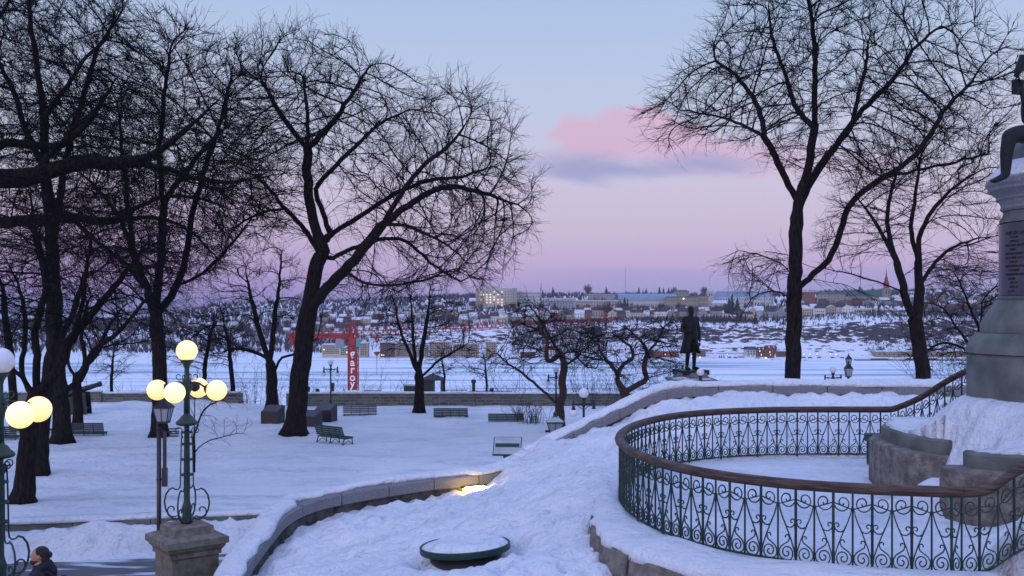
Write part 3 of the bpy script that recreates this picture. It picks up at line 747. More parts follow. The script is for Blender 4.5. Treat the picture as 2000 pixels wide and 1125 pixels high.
grow('spreading_tree', 'low spreading tree with a leaning trunk behind the glowing twin globes at the left edge', 'tree', g0, 0.27,
 [[g0] + PL(D, [(52, 900), (62, 810), (72, 765)]),
  PL(D, [(70, 775), (45, 740, -.5), (15, 715, -1), (-30, 690, -1)]), PL(D, [(66, 780), (42, 725, 1), (50, 650, 1), (40, 570, 1), (10, 500, 1)]),
  PL(D, [(72, 765), (72, 700, 0), (70, 640, 0), (90, 560, 0), (80, 480, 0)]), PL(D, [(75, 768), (115, 720, 0), (140, 660, .5), (190, 600, 1), (240, 540, 1), (290, 470, 1)]),
  PL(D, [(78, 790), (120, 770, -1), (160, 735, -1), (180, 690, -1.5), (240, 640, -2), (290, 580, -2), (350, 530, -2)]),
  PL(D, [(140, 660, .5), (160, 600, 1), (170, 520, 1), (180, 450, 1)]), PL(D, [(190, 680, -1.5), (250, 670, -2), (310, 665, -2)])],
 Env(D, [(120, 560, 150, 110), (250, 560, 110, 90), (20, 580, 90, 110), (180, 480, 150, 80), (300, 620, 60, 45)], 3), 53,
 natt=2400, step=0.22, kill=0.32, twig=(0.5, 2, 0.0065), rt=0.008, zmin=2.2, thick=0.03, crook=0.3)
D = 36.4
g0 = ground_at(78, D)
grow('slender_tree', 'slim bare tree just right of and behind the leaning trunk at the left edge', 'tree', g0, 0.24,
 [[g0] + PL(D, [(82, 860), (90, 780), (100, 700), (105, 620)]), PL(D, [(100, 700), (130, 640), (160, 560), (180, 470)]), PL(D, [(105, 620), (90, 540), (70, 460), (60, 380)]),
  PL(D, [(104, 640), (200, 590, -1), (280, 575, -1), (340, 560, -1)])],
 Env(D, [(120, 470, 130, 100), (60, 420, 100, 90), (200, 500, 100, 60)], 3.5), 54, natt=800, step=0.3, kill=0.5, twig=(0.6, 2, 0.007), rt=0.009, zmin=3.5)
D = 50
g0 = ground_at(150, D)
grow('park_tree', 'small forked tree behind the left bench, beside the old cannon', 'tree', g0, 0.22,
 [[g0] + PL(D, [(152, 790), (150, 745), (148, 720)]), PL(D, [(150, 745), (132, 710), (128, 670), (110, 620)]), PL(D, [(152, 740), (165, 700), (160, 640), (175, 580)]), PL(D, [(152, 735), (190, 690), (210, 640), (240, 600)])],
 Env(D, [(150, 600, 90, 80), (220, 620, 70, 60)], 3), 55, natt=500, step=0.34, kill=0.6, twig=(0.7, 2, 0.009), zmin=3)
# overhanging limbs of a tree that stands off the left edge
D = 23
g0 = Vector((-15.2, 23, H(-15.2, 23) - .1))
grow('overhanging_tree', 'thick dark limbs reaching in from the left edge across the upper left sky', 'tree', g0, 0.42,
 [[g0, Vector((-15.1, 23, 3)), Vector((-14.8, 23, 6.5))] + PL(D, [(-240, 470)]),
  PL(D, [(-250, 480), (-150, 400), (-40, 352), (60, 345), (150, 318), (240, 318), (300, 300), (360, 255), (420, 200), (470, 140)]),
  PL(D, [(-250, 500, 1), (-150, 450, 1), (-60, 440, 1), (40, 432, 1), (140, 425, 1), (220, 432, 1), (300, 425, 1.5), (370, 450, 2), (420, 500, 2)]),
  PL(D, [(60, 345), (120, 280, 1), (180, 220, 1), (250, 190, 1)]), PL(D, [(-100, 380), (-20, 290, 0), (40, 280, 0), (110, 285, 0), (170, 240, 0), (230, 150, -1)]),
  PL(D, [(240, 318), (320, 330, 1), (390, 350, 1), (470, 355, 1), (540, 330, 1)]), PL(D, [(140, 425, 1), (200, 480, 1), (250, 520, 1), (280, 560, 1)]),
  PL(D, [(220, 432, 1), (300, 390, 2), (380, 385, 2), (450, 410, 2)]), PL(D, [(-250, 460), (-150, 250), (-60, 120), (0, 30), (60, -60)])],
 Env(D, [(120, 300, 240, 120), (300, 300, 180, 110), (400, 380, 110, 90), (250, 430, 190, 80), (60, 200, 160, 130), (330, 500, 110, 60), (0, 60, 120, 110), (450, 280, 80, 80)], 2.6), 56,
 natt=3600, step=0.22, kill=0.31, twig=(0.45, 3, 0.0056), rt=0.0065, zmin=4.2, thick=0.03, maxn=10000, droop=0.05)
# more bare trees near the rampart
for i, (px, D, r_, limbs, ells, lab, sd) in enumerate([
 (455, 62, .14, [(450, 700), (440, 640), (430, 600)], [(440, 640, 60, 60), (400, 680, 60, 45)], 'thin bare tree beyond the wall, right of the lit five-globe lamp', 61),
 (400, 63, .14, [(400, 720), (410, 660), (420, 610)], [(400, 640, 60, 70), (350, 670, 40, 50)], 'thin bare tree beyond the wall, directly behind the lit lamp', 62),
 (215, 64, .10, [(219, 720), (222, 690), (222, 670)], [(222, 700, 28, 45)], 'little bare sapling on the snow beyond the wall, right of the cannon', 63),
 (30, 52, .2, [(20, 700), (10, 620), (5, 560)], [(10, 600, 80, 80), (-20, 520, 80, 70)], 'bare tree at the far left edge behind the lamp globes', 64),
 (868, 66, .07, [(868, 750), (866, 720), (862, 690)], [(865, 710, 28, 30)], 'thin sapling beside the little kiosk beyond the wall', 65),
 (952, 68, .07, [(950, 745), (948, 715), (942, 690)], [(935, 710, 35, 28)], 'thin sapling beyond the wall left of the crab-apple', 66)]):
    g0 = ground_at(px, D)
    if D > 61: g0.z = min(g0.z, -0.5) if D < 66 else g0.z
    g0 = Vector((g0.x, D, H(g0.x, D) - .05))
    grow('bare_tree', lab, 'tree', g0, r_, [[g0] + PL(D, limbs)], Env(D, ells, 2.4), sd, natt=420, step=0.3, kill=0.5, twig=(0.6, 2, 0.009), zmin=0.8, rt=.011)
# sapling by the tall lamp
D = 37
g0 = ground_at(379, D)
grow('sapling', 'spindly sapling with arching twigs on the snow to the right of the lit lamp', 'sapling', g0, 0.05,
 [[g0] + PL(D, [(379, 870), (380, 800), (384, 750)]), PL(D, [(380, 850), (400, 800), (440, 775), (470, 765)]), PL(D, [(379, 880), (410, 860), (450, 850), (475, 845)]), PL(D, [(381, 820), (365, 780), (350, 760)])],
 Env(D, [(430, 800, 50, 50), (400, 770, 40, 40)], 1), 67, natt=90, step=0.25, kill=0.4, twig=(0.5, 1, 0.006), rt=.007, zmin=1, thick=.02)
# ---------------------------------------------------------------- parapets with snow caps
def cut(path, y0=None, a=0, b=None): return path[a:b]
def parapet(name, label, seg, jstep, snowfn, deep, nmod=1):
    c = seg[len(seg) // 2]; o = Vector((c.x, c.y, 0)); t = thing(name, tuple(o), label, 'parapet')
    pts = [p - o for p in resample(seg, 0.12)]
    body = MB(); k = 0.20
    rng = random.Random(5)
    body.sweep([p for p in pts], lambda i: [(-k, -0.25), (k + 0.02 * vn(i * .7, 0, 4) - (.05 if i % 7 == 0 else 0), -0.25), (k + 0.045 * float(vn(i * 1.3, 1.5, 4)) - (.06 if i % 7 == 0 else 0), -0.5), (k + 0.04 * float(vn(i * 1.1, 5.5, 4)), -0.8), (k, -deep), (-k, -deep)])
    body.build('stone_wall', 'rough', t)
    # coping stones
    n = int(jstep / 0.12); i = 0
    while i < len(pts) - 2:
        j = min(i + n, len(pts) - 1); s_ = pts[i:j + 1]
        if len(s_) < 2: break
        s2 = [q.copy() for q in s_]; e = 0.013
        s2[0] = s_[0].lerp(s_[1], e / .12); s2[-1] = s_[-1].lerp(s_[-2], e / .12)
        h = 0.27; m_ = MB()
        m_.sweep(s2, [(-h, -0.25), (h - .03, -0.255), (h - .0, -0.235), (h, -0.03), (h - .03, 0.0), (-h + .03, 0.0), (-h, -0.03)])
        m_.build('coping_stone', 'granite', t); i = j
    # snow
    sn = MB()
    def prof(i):
        a, b, th = snowfn(i / (len(pts) - 1)); q = pts[i]; wx, wy = q.x + o.x, q.y + o.y
        e1 = 0.11 * (float(vn(i * .35, 2.2, 7)) - .5) * 2; th = max(0.012, th * (0.75 + 0.6 * float(vn(i * .22, 7.7, 8))) + 0.03 * float(fbm(np.array([i * .8]), np.array([3.3]), 2, 4)[0]))
        r_ = b + e1
        out = [(a, 0.002)]
        for u_ in (0.03, .14, .3, .46, .6, .74, .86, .95):
            xx = a + (r_ - a) * u_
            hh = th * (math.sin(math.pi * min(1, max(0, u_))) ** 0.42) * (0.86 + 0.28 * float(vn(i * .5, u_ * 6, 12)))
            out.append((xx, 0.002 + hh))
        out.append((r_, 0.002))
        return out[::-1]
    sn.sweep(pts, lambda i: [(x_, z_) for x_, z_ in prof(i)][::-1])
    sn.build('snow_cap', 'snowcap', t, True)
    return t
low_seg = [p for p in Wc if p.x < 0.35]; up_seg = [p for p in Wc if p.x > 0.30]
lowp = parapet('curved_parapet', 'lower curved stone parapet, snow-capped, dropping to the left behind the lamp pedestal', low_seg, 1.25,
        lambda u: (-0.27, 0.24 if u < 0.42 else 0.13 + 0.12 * math.sin(u * 9), 0.14 if u < .45 else 0.12), 2.4)
upp = parapet('stone_parapet', 'upper snow-covered stone parapet rising to the right behind the round railing', up_seg, 1.55,
        lambda u: (-0.28, 0.20 if u < .3 else 0.255, 0.15), 3.9)
# window-like wall vent under the upper coping
v = MB(); v.box((9.0, 26.98, 3.60), (0.75, 0.06, 0.20)); v.build('vent_frame', 'black', None); vo = COL.objects['vent_frame'] if 'vent_frame' in COL.objects else None
bpy.data.objects['vent_frame'].parent = upp; bpy.data.objects['vent_frame'].location = (-upp.location.x, -upp.location.y, 0)
# lit wall light under the lower coping
lx, ly = -0.98, 24.30
t = thing('wall_light', (lx, ly, 0), 'glowing warm floodlight tucked under the coping of the lower parapet', 'light')
m_ = MB(); m_.box((0.03, -0.05, 1.705), (0.42, 0.12, 0.11), rz=0.62); m_.build('lens', 'lamp_spot', t)
m_ = MB(); m_.box((-0.0, 0.0, 1.75), (0.5, 0.16, 0.03), rz=0.62); m_.build('housing', 'black', t)
ld = bpy.data.lights.new('wall_light_lamp', 'AREA'); ld.energy = 9; ld.color = (1, .68, .2); ld.size = 0.35; ld.shape = 'RECTANGLE'; ld.size_y = 0.1
lo = bpy.data.objects.new('wall_light_lamp', ld); COL.objects.link(lo); lo.location = (lx + .28, ly - .30, 1.86)
lo.rotation_euler = Vector((0.35, -0.35, -1.0)).to_track_quat('-Z', 'Y').to_euler(); lo.parent = None
ld2 = bpy.data.lights.new('wall_light_glow', 'POINT'); ld2.energy = 10; ld2.color = (1, .58, .12); ld2.shadow_soft_size = 0.12
lo2 = bpy.data.objects.new('wall_light_glow', ld2); COL.objects.link(lo2); lo2.location = (lx + 0.0, ly - .42, 1.80)

# ---------------------------------------------------------------- round terrace: retaining wall + railing
def offp(path, k):
    out = []
    for i, p in enumerate(path):
        t = path[min(i + 1, len(path) - 1)] - path[max(i - 1, 0)]; t.z = 0; t.normalize()
        out.append(Vector((p.x + t.y * k, p.y - t.x * k, p.z)))
    return out
rc = resample([(p.x, p.y, 2.74) for p in railc], 0.12)     # travels from the back to the front, clockwise seen from above? side sign tested below
sgn = 1 if (offp(rc, 1)[len(rc) // 2].x < rc[len(rc) // 2].x) else -1
rw = thing('retaining_wall', (0, 0, 0), 'low brown rough-stone retaining wall under the curved iron railing', 'wall')
mb = MB()
for i in range(0, len(rc) - 1, 9):
    sg_ = rc[i:i + 10]
    if len(sg_) < 2: continue
    s2 = [q.copy() for q in sg_]; s2[0] = s2[0].lerp(s2[1], .1); s2[-1] = s2[-1].lerp(s2[-2], .1)
    ph = i * 1.7; ex = .6 * float(sstep(.55, .8, i / len(rc))); ex2 = .6 * float(sstep(.55, .8, (i + 9) / len(rc)))
    mb.sweep(s2, lambda k: [(sgn * 0.02, -0.03), (sgn * (ex + (ex2 - ex) * k / 9 + 0.40 + .03 * float(vn(k * .5 + ph, 1, 3))), -0.03 - .04 * float(vn(k * .6 + ph, 9, 3))), (sgn * (ex + (ex2 - ex) * k / 9 + 0.44 + .05 * float(vn(k * .7 + ph, 2, 3))), -0.3), (sgn * (ex + (ex2 - ex) * k / 9 + 0.42 + .06 * float(vn(k * .7 + ph, 4, 3))), -0.6), (sgn * (ex + (ex2 - ex) * k / 9 + 0.42), -1.6), (sgn * 0.02, -1.6)][::sgn])
mb.build('stone_course', 'cheek', rw)
sn = MB()
def lp(i):
    th = 0.05 + 0.07 * float(vn(i * .25, 3, 5)); e = 0.30 + 0.10 * float(vn(i * .45, 8, 5)); fr = sstep(0.55, 0.9, i / len(rc))
    e = e + 0.6 * float(sstep(.55, .8, i / len(rc))) - .01; pr = [(-0.05, -0.03), (0.02, th * .6), (.12, th), (.22, th), (e - .02, th * .75), (e + .05, th * .2 - .02), (e + .06, -0.09)]
    return [(sgn * a, z) for a, z in pr][::sgn]
sn.sweep(rc, lp); sn.build('snow_cap', 'snowcap', rw, True)

# full handrail line: back flight up, round the terrace, front flight up
back = [Vector((10.4, 19.0, 4.45)), Vector((9.17, 20.5, 3.72)), Vector((8.6, 21.6, 3.05))]
rail_line = catmull(back + [Vector((8.25, 22.25, 2.74))], 6)[:-1] + [Vector((p.x, p.y, 2.74)) for p in railc[8:-8]] + \
    catmull([Vector((5.40, 12.33, 2.74)), Vector((5.72, 12.25, 2.80)), Vector((6.05, 12.15, 3.06)), Vector((6.9, 12.1, 3.46)), Vector((7.6, 12.1, 3.8))], 6)
rr = resample(rail_line, 0.06)
rt_ = thing('iron_railing', (5, 17, 2.8), 'dark green scrollwork railing with weathered handrail curving round the snowy terrace', 'railing')
O = Vector((5, 17, 2.8)); HR = 1.04
mb = MB(); hp = [q - O + Vector((0, 0, HR)) for q in rr]
m_ = len(hp); vs = []
mb.sweep(hp, lambda i: [(math.cos(a) * 0.082 * (1 + .03 * float(vn(i * .3, a, 2))), math.sin(a) * 0.06) for a in [2 * math.pi * k / 12 for k in range(12)]])
mb.build('handrail', 'wood', rt_, True)
mb = MB(); mb.sweep([q - Vector((0, 0, .066)) for q in hp], [(-.022, -.008), (.022, -.008), (.022, .008), (-.022, .008)])
mb.build('top_bar', 'iron', rt_)
mb = MB(); mb.sweep([q - O + Vector((0, 0, .065)) for q in rr], [(-.02, -.012), (.02, -.012), (.02, .012), (-.02, .012)]); mb.build('bottom_bar', 'green', rt_)
bars = resample(rail_line, 0.228)
def spiral(c, r0, r1, a0, a1, n, sy=1.0):
    return [(c[0] + math.cos(a0 + (a1 - a0) * i / (n - 1)) * (r0 + (r1 - r0) * i / (n - 1)), c[1] + sy * math.sin(a0 + (a1 - a0) * i / (n - 1)) * (r0 + (r1 - r0) * i / (n - 1))) for i in range(n)]
U = 0.228; pi = math.pi
# half-cell curves in (u,v): u=0 at the plain bar, u=U at the bar the straps lean on; v from bottom bar to top bar (0..0.785)
c1 = spiral((0.118, 0.665), 0.012, 0.105, -pi * 0.9, -pi * 0.9 - 0 + 2 * pi * 1.45 + 0, 26)     # inner eye outwards, counter-clockwise
c1 = [q for q in c1]
# end of c1 near left side going down; then the diagonal
curve1 = c1 + [(0.016, 0.60), (0.030, 0.53), (0.060, 0.45), (0.115, 0.33), (0.170, 0.20), (0.205, 0.10), (0.214, 0.06)]
curve2 = [(0.082, 0.41), (0.100, 0.365), (0.130, 0.345), (0.170, 0.345), (0.205, 0.37), (0.218, 0.405)] + spiral((0.182, 0.412), 0.036, 0.010, 0, pi * 1.6, 10)
curve3 = spiral((0.112, 0.232), 0.010, 0.040, pi * 1.2, -pi * 0.25, 10) + [(0.135, 0.185), (0.09, 0.155), (0.045, 0.125), (0.018, 0.085), (0.014, 0.04), (0.03, 0.0), (0.07, -0.022)] + \
    spiral((0.112, 0.055), 0.088, 0.012, -pi * 0.42, pi * 2.55, 26, 1.05)
V0 = 0.022
def bend(curve, p, q, flip):
    out = []
    for u, v in curve:
        f = u / U; f = 1 - f if flip else f
        w_ = p.lerp(q, f); out.append(w_ + Vector((0, 0, 0.065 + V0 + .012 + v * 1.12)))
    return out
nb = len(bars)
post = MB(); 
for i in range(nb):
    b_ = bars[i] - O
    main = (i % 2 == 0)
    m_ = MB(); rad_ = 0.018 if main else 0.013
    m_.tube([b_ + Vector((0, 0, .055)), b_ + Vector((0, 0, HR - .05))], rad_, 6)
    if main: m_.tube([b_ + Vector((0, 0, .12)), b_ + Vector((0, 0, .22))], 0.024, 6); m_.tube([b_ + Vector((0, 0, .47)), b_ + Vector((0, 0, .53))], 0.021, 6)
    else: m_.tube([b_ + Vector((0, 0, .74)), b_ + Vector((0, 0, .79))], 0.021, 6)
    if i % 4 == 0: m_.tube([b_ + Vector((0, 0, -.08)), b_ + Vector((0, 0, .10))], 0.020, 6)
    m_.build('baluster', 'iron' if i % 3 else 'green', rt_)
for i in range(nb - 1):
    p, q = bars[i] - O, bars[i + 1] - O
    flip = (i % 2 == 0)       # strap leans on even bars
    m_ = MB()
    for cv in (curve1, curve2, curve3):
        m_.tube(bend(cv, p, q, flip), 0.0105, 4, flat=1.0)
    m_.build('scroll_panel', 'iron' if i % 2 else 'green', rt_)

# ---------------------------------------------------------------- monument plinth
pl = thing('monument_plinth', (9.2, 17, 2.7), 'curved stone step blocks half buried in snow at the foot of the monument', 'plinth')
o = Vector((9.2, 17, 2.7))
def block(name, poly, z0, z1, mt, inset=0.04):
    poly = [(x - o.x, y - o.y) for x, y in poly]; m_ = MB(); n = len(poly)
    cx = sum(p[0] for p in poly) / n; cy = sum(p[1] for p in poly) / n
    ins_ = [(cx + (x - cx) * (1 - inset / max(.3, math.hypot(x - cx, y - cy))), cy + (y - cy) * (1 - inset / max(.3, math.hypot(x - cx, y - cy)))) for x, y in poly]
    z0 -= o.z; z1 -= o.z
    vs = [(x, y, z0) for x, y in poly] + [(x, y, z1 - .03) for x, y in poly] + [(x, y, z1) for x, y in ins_]
    fs = [tuple(range(2 * n, 3 * n))] + [(k * n + i, k * n + (i + 1) % n, (k + 1) * n + (i + 1) % n, (k + 1) * n + i) for k in (0, 1) for i in range(n)]
    m_.add(vs, fs); m_.build(name, mt, pl)
arc = lambda cx, cy, r, a0, a1, n: [(cx + r * math.cos(R(a0 + (a1 - a0) * i / (n - 1))), cy + r * math.sin(R(a0 + (a1 - a0) * i / (n - 1)))) for i in range(n)]
block('north_block', [(9.2, 16.73), (9.2, 20.1), (7.5, 20.05), (7.0, 19.8), (6.74, 19.35), (6.62, 18.7), (6.60, 18.05), (6.66, 17.4), (6.80, 16.95), (7.0, 16.73)], 2.5, 3.56, 'cheek')
block('upper_step', [(9.2, 16.95), (9.2, 19.9), (7.6, 19.85), (7.12, 19.6), (6.88, 19.1), (6.80, 18.4), (6.84, 17.7), (6.98, 17.2), (7.2, 16.95)], 3.5, 3.80, 'granite_w')
block('south_block', [(9.2, 14.4), (9.2, 15.62), (6.52, 15.62), (6.48, 15.32), (6.70, 15.02), (7.1, 14.77), (7.6, 14.62), (8.3, 14.5)], 2.5, 3.60, 'cheek')
block('step', [(9.2, 14.72), (9.2, 15.58), (6.86, 15.58), (6.82, 15.32), (7.05, 15.06), (7.5, 14.9), (8.2, 14.8)], 3.5, 3.83, 'granite_w')
for dx, zz in ((0, 3.02), (.32, 3.17), (.64, 3.32), (.96, 3.47)):
    block('step', [(6.75 + dx, 15.64), (7.2 + dx, 15.64), (7.2 + dx, 16.72), (6.75 + dx, 16.72)], 2.6, zz - .05, 'granite_w', .02)

# ---------------------------------------------------------------- monument
mo = thing('stone_monument', (9.18, 17.0, 4.45), 'round stone monument at the right edge with a dark inscribed drum', 'monument')
z0 = 4.45; C8 = 14
def ring(name, prof, mt, n=40, smooth=True):
    ks = 1 if name in ('drum_base', 'base_moulding') else .925 if prof[0][1] > 6.1 else .97
    m_ = MB(); m_.lathe([(r_ * ks, z - z0) for r_, z in prof], n=n, rot=.1); ob = m_.build(name, mt, mo, smooth)
    if smooth:
        for p_ in ob.data.polygons: p_.use_smooth = True
        ob.data.set_sharp_from_angle(angle=R(28))
    return ob
for k in range(7):
    m_ = MB(); a0 = R(171 + 51.43 * k) + .003; a1 = a0 + R(51.43) - .008; vs = []; n_ = 9
    for zz in (4.1, 5.17, 5.225):
        for j in range(n_): a = a0 + (a1 - a0) * j / (n_ - 1); r_ = 1.50 if zz < 5.2 else 1.47; vs.append((r_ * math.cos(a), r_ * math.sin(a), zz - z0))
    for zz in (4.1, 5.225):
        for j in range(n_): a = a0 + (a1 - a0) * j / (n_ - 1); vs.append((.9 * math.cos(a), .9 * math.sin(a), zz - z0))
    fs = [(r2 * n_ + j, r2 * n_ + j + 1, (r2 + 1) * n_ + j + 1, (r2 + 1) * n_ + j) for r2 in (0, 1) for j in range(n_ - 1)] + [(2 * n_ + j, 2 * n_ + j + 1, 4 * n_ + j + 1, 4 * n_ + j) for j in range(n_ - 1)] + [(0, n_, 2 * n_, 4 * n_, 3 * n_), (n_ - 1, 4 * n_ - 1, 5 * n_ - 1, 3 * n_ - 1, 2 * n_ - 1)]
    m_.add(vs, fs); m_.build('drum_stone', 'granite_w', mo)
ring('base_moulding', [(1.52, 5.235), (1.52, 5.30), (1.49, 5.36), (1.45, 5.46), (1.38, 5.54), (1.33, 5.57)], 'granite_w')
ring('base_band', [(1.33, 5.575), (1.33, 5.72), (1.31, 5.76), (1.24, 5.88), (1.15, 6.02), (1.10, 6.10), (1.08, 6.12)], 'granite_w')
ring('plinth_ring', [(1.09, 6.125), (1.09, 6.16), (1.07, 6.19)], 'granite_w')
ring('shaft', [(1.04, 6.195), (1.04, 7.40)], 'granite_w')
ring('neck', [(1.07, 7.41), (1.07, 7.46), (1.02, 7.52), (1.0, 7.60)], 'granite_w')
ring('capital', [(1.02, 7.61), (1.06, 7.65), (1.04, 7.70), (1.08, 7.78), (1.13, 7.80), (1.12, 7.85), (1.22, 7.93), (1.27, 7.95), (1.26, 8.0), (1.30, 8.04), (1.30, 8.10), (1.27, 8.13)], 'granite')
ring('snow_cap', [(1.24, 8.132), (1.26, 8.16), (1.20, 8.25), (1.06, 8.37), (0.97, 8.44)], 'snowcap')
ring('upper_drum', [(0.95, 8.135), (0.95, 8.60), (0.90, 8.72), (0.70, 8.80)], 'granite_w')
m_ = MB()
vs = []; fs = []; na = 40
for i in range(na + 1):
    a = R(150 + 150 * i / na)
    for rr_, zz in ((.965, 6.2), (.995, 6.2), (.995, 7.38), (.965, 7.38)): vs.append((rr_ * math.cos(a), rr_ * math.sin(a), zz - z0))
for i in range(na):
    for k in range(4): fs.append((i * 4 + k, (i + 1) * 4 + k, (i + 1) * 4 + (k + 1) % 4, i * 4 + (k + 1) % 4))
fs += [(0, 1, 2, 3), (na * 4 + 3, na * 4 + 2, na * 4 + 1, na * 4)]
m_.add(vs, fs); ins_p = m_.build('inscription_panel', 'stonepanel', mo)
rng = random.Random(3)
z = 7.22
for row in range(15):
    wide = row in (0, 3, 5, 6, 8, 10); h_ = 0.052 if row == 0 else 0.034
    a = 182 if wide else 185 + rng.random() * 4; ae = 250 if wide else a + 9 + rng.random() * 5
    m_ = MB()
    while a < ae:
        wl = 0.8 + rng.random() * 1.2; aa = R(a + wl / 2); ca, sa = math.cos(aa), math.sin(aa)
        # one small raised glyph-like mark
        for dz_, hh in ((0, h_), ) if rng.random() < .5 else ((-h_ * .3, h_ * .35), (h_ * .3, h_ * .35)):
            m_.box((.998 * ca, .998 * sa, z - z0 + dz_), (0.016, R(wl) * 1.0 * .75, hh), rz=aa)
        a += wl + (0.45 if rng.random() < .85 else 1.6)
    z -= 0.068
    m_.build('inscription_line', 'letters', ins_p)

# ---------------------------------------------------------------- figures: skin skeleton + remesh = one continuous body
def organic(name, chains, balls, m, parent, voxel, scale=1.0, smooth=2):
    """chains: list of (pts, radii). balls: (centre, (rx,ry,rz)). All merged by voxel remesh."""
    mb = MB()
    for pts, rad in chains:
        pp = catmull(pts, 4); rr_ = np.interp(np.linspace(0, len(pts) - 1, len(pp)), range(len(pts)), rad)
        mb.tube(pp, list(rr_), 12)
        mb.ball(pp[0], rr_[0], 10); mb.ball(pp[-1], rr_[-1], 10)
    for c, r_ in balls: mb.ball(c, 1, 16, 1, 1, 1) if not hasattr(r_, '__len__') else mb.add([(c[0] + v[0] * r_[0], c[1] + v[1] * r_[1], c[2] + v[2] * r_[2]) for v in UB.v], UB.f)
    ob = mb.build(name, m, parent)
    md = ob.modifiers.new('r', 'REMESH'); md.mode = 'VOXEL'; md.voxel_size = voxel
    s_ = ob.modifiers.new('s', 'SMOOTH'); s_.iterations = smooth; s_.factor = .5
    dg = bpy.context.evaluated_depsgraph_get(); me = bpy.data.meshes.new_from_object(ob.evaluated_get(dg))
    ob.modifiers.clear(); ob.data = me
    me.polygons.foreach_set('use_smooth', [True] * len(me.polygons))
    return ob
UB = MB(); UB.ball((0, 0, 0), 1, 14)
def finger_set(c, d, side, L, r):
    """palm at c pointing along d; side = thumb side vector"""
    c = Vector(c); d = Vector(d).normalized(); side = Vector(side).normalized(); nrm_ = d.cross(side).normalized(); out = []
    for k, (o_, l_) in enumerate(((.42, .92), (.14, 1.0), (-.14, .94), (-.40, .75))):
        a = c + side * o_ * L * .55 + d * L * .45
        out.append(([a, a + d * L * .30 * l_ + nrm_ * L * .03, a + d * L * .5 * l_ + nrm_ * L * .14, a + d * L * .58 * l_ + nrm_ * L * .27], [r, r * .95, r * .85, r * .7]))
    a = c + side * L * .2; out.append(([a, a + side * L * .22 + d * L * .2, a + side * L * .22 + d * L * .42 + nrm_ * L * .08], [r * 1.15, r, r * .8]))
    return out

# standing statue (real size about 1.78 m, scaled up), facing -Y with a turn; viewer's left = his right
D = 52; st = P(1349, 722, D); 
sc = 3.25 / 1.80
sp = thing('statue_pedestal', (st.x, D, H(st.x, D)), 'grey stone pedestal with cornice and snow, carrying the bronze standing man', 'pedestal')
hz = st.z - sp.location.z
m_ = MB(); m_.box((0, 0, hz - .50), (2.3, 2.3, .12)); m_.box((0, 0, hz - .60), (2.05, 2.05, .08), 0); m_.build('cornice', 'granite', sp)
m_ = MB(); m_.box((0, 0, (hz - .64) / 2), (1.75, 1.75, hz - .64)); m_.box((0, 0, .2), (2.3, 2.3, .5)); m_.build('shaft', 'granite', sp)
m_ = MB(); m_.box((0, 0, hz - .28), (1.62, 1.62, .32), 0, .85); m_.build('upper_block', 'granite', sp)
m_ = MB(); m_.ball((-.62, -.85, hz - .45), .42, 14, 1, .5, .35); m_.ball((0.6, -.9, hz - .45), .3, 12, 1.2, .4, .25); m_.ball((0, 0, hz - .46), 1.05, 16, 1, 1, .08); m_.build('snow_patch', 'snowcap', sp, True)
sb = thing('bronze_statue', (st.x, D, st.z), 'dark bronze statue of a standing man in a long open frock coat, forearm raised', 'statue', rz=R(18), sc=sc)
m_ = MB(); m_.box((0, 0, -.065), (.80, .70, .13)); m_.build('base_plate', 'black', sb)
hd = (0.0, -.03, 1.66)
ch = [([(0, 0, .92), (0, .0, 1.1), (0, .01, 1.3), (0, 0, 1.44), (0, -.01, 1.54), (0, -.015, 1.60)], [.155, .15, .165, .13, .065, .062]),
      ([(-.17, .0, 1.42), (-.25, .0, 1.22), (-.27, -.02, 1.10)], [.07, .06, .052]), ([(-.27, -.02, 1.10), (-.24, -.17, 1.09), (-.18, -.27, 1.10)], [.052, .045, .034]),
      ([(.17, .0, 1.42), (.25, .03, 1.2), (.27, .02, 1.08), (.25, -.04, .92), (.24, -.07, .83)], [.07, .058, .05, .042, .034]),
      ([(-.18, 0, 1.42), (.18, 0, 1.42)], [.085, .085]),
      ([(-.09, 0, .92), (-.10, -.02, .70), (-.11, -.05, .50), (-.12, -.03, .28), (-.12, .0, .09)], [.11, .095, .07, .06, .045]),
      ([(.09, 0, .92), (.10, .0, .70), (.11, .0, .50), (.12, .02, .28), (.12, .03, .09)], [.11, .095, .07, .06, .045]),
      ([(-.12, .03, .05), (-.13, -.10, .04), (-.14, -.19, .03)], [.05, .045, .035]), ([(.12, .06, .05), (.15, -.07, .04), (.17, -.15, .03)], [.05, .045, .035])]
ch += finger_set((-.18, -.28, 1.10), (.5, -.8, .1), (0, 0, 1), .17, .012) + finger_set((.24, -.08, .82), (0, -.1, -1), (0, -1, 0), .17, .012)
bl = [((0, -.03, 1.665), (.082, .10, .115)), ((0, -.055, 1.61), (.06, .07, .07)), ((0, -.135, 1.655), (.015, .025, .028)), ((-.085, -.02, 1.66), (.013, .022, .032)), ((.085, -.02, 1.66), (.013, .022, .032)),
      ((-.18, -.28, 1.10), (.03, .045, .045)), ((.24, -.07, .82), (.025, .045, .045))]
body = organic('body', ch, bl, 'bronze', sb, 0.014)
m_ = MB(); m_.add([(v[0] * .088, -.01 + v[1] * .105, 1.70 + v[2] * .095) for v in UB.v if True], UB.f); m_.build('hair', 'bronze', sb, True)
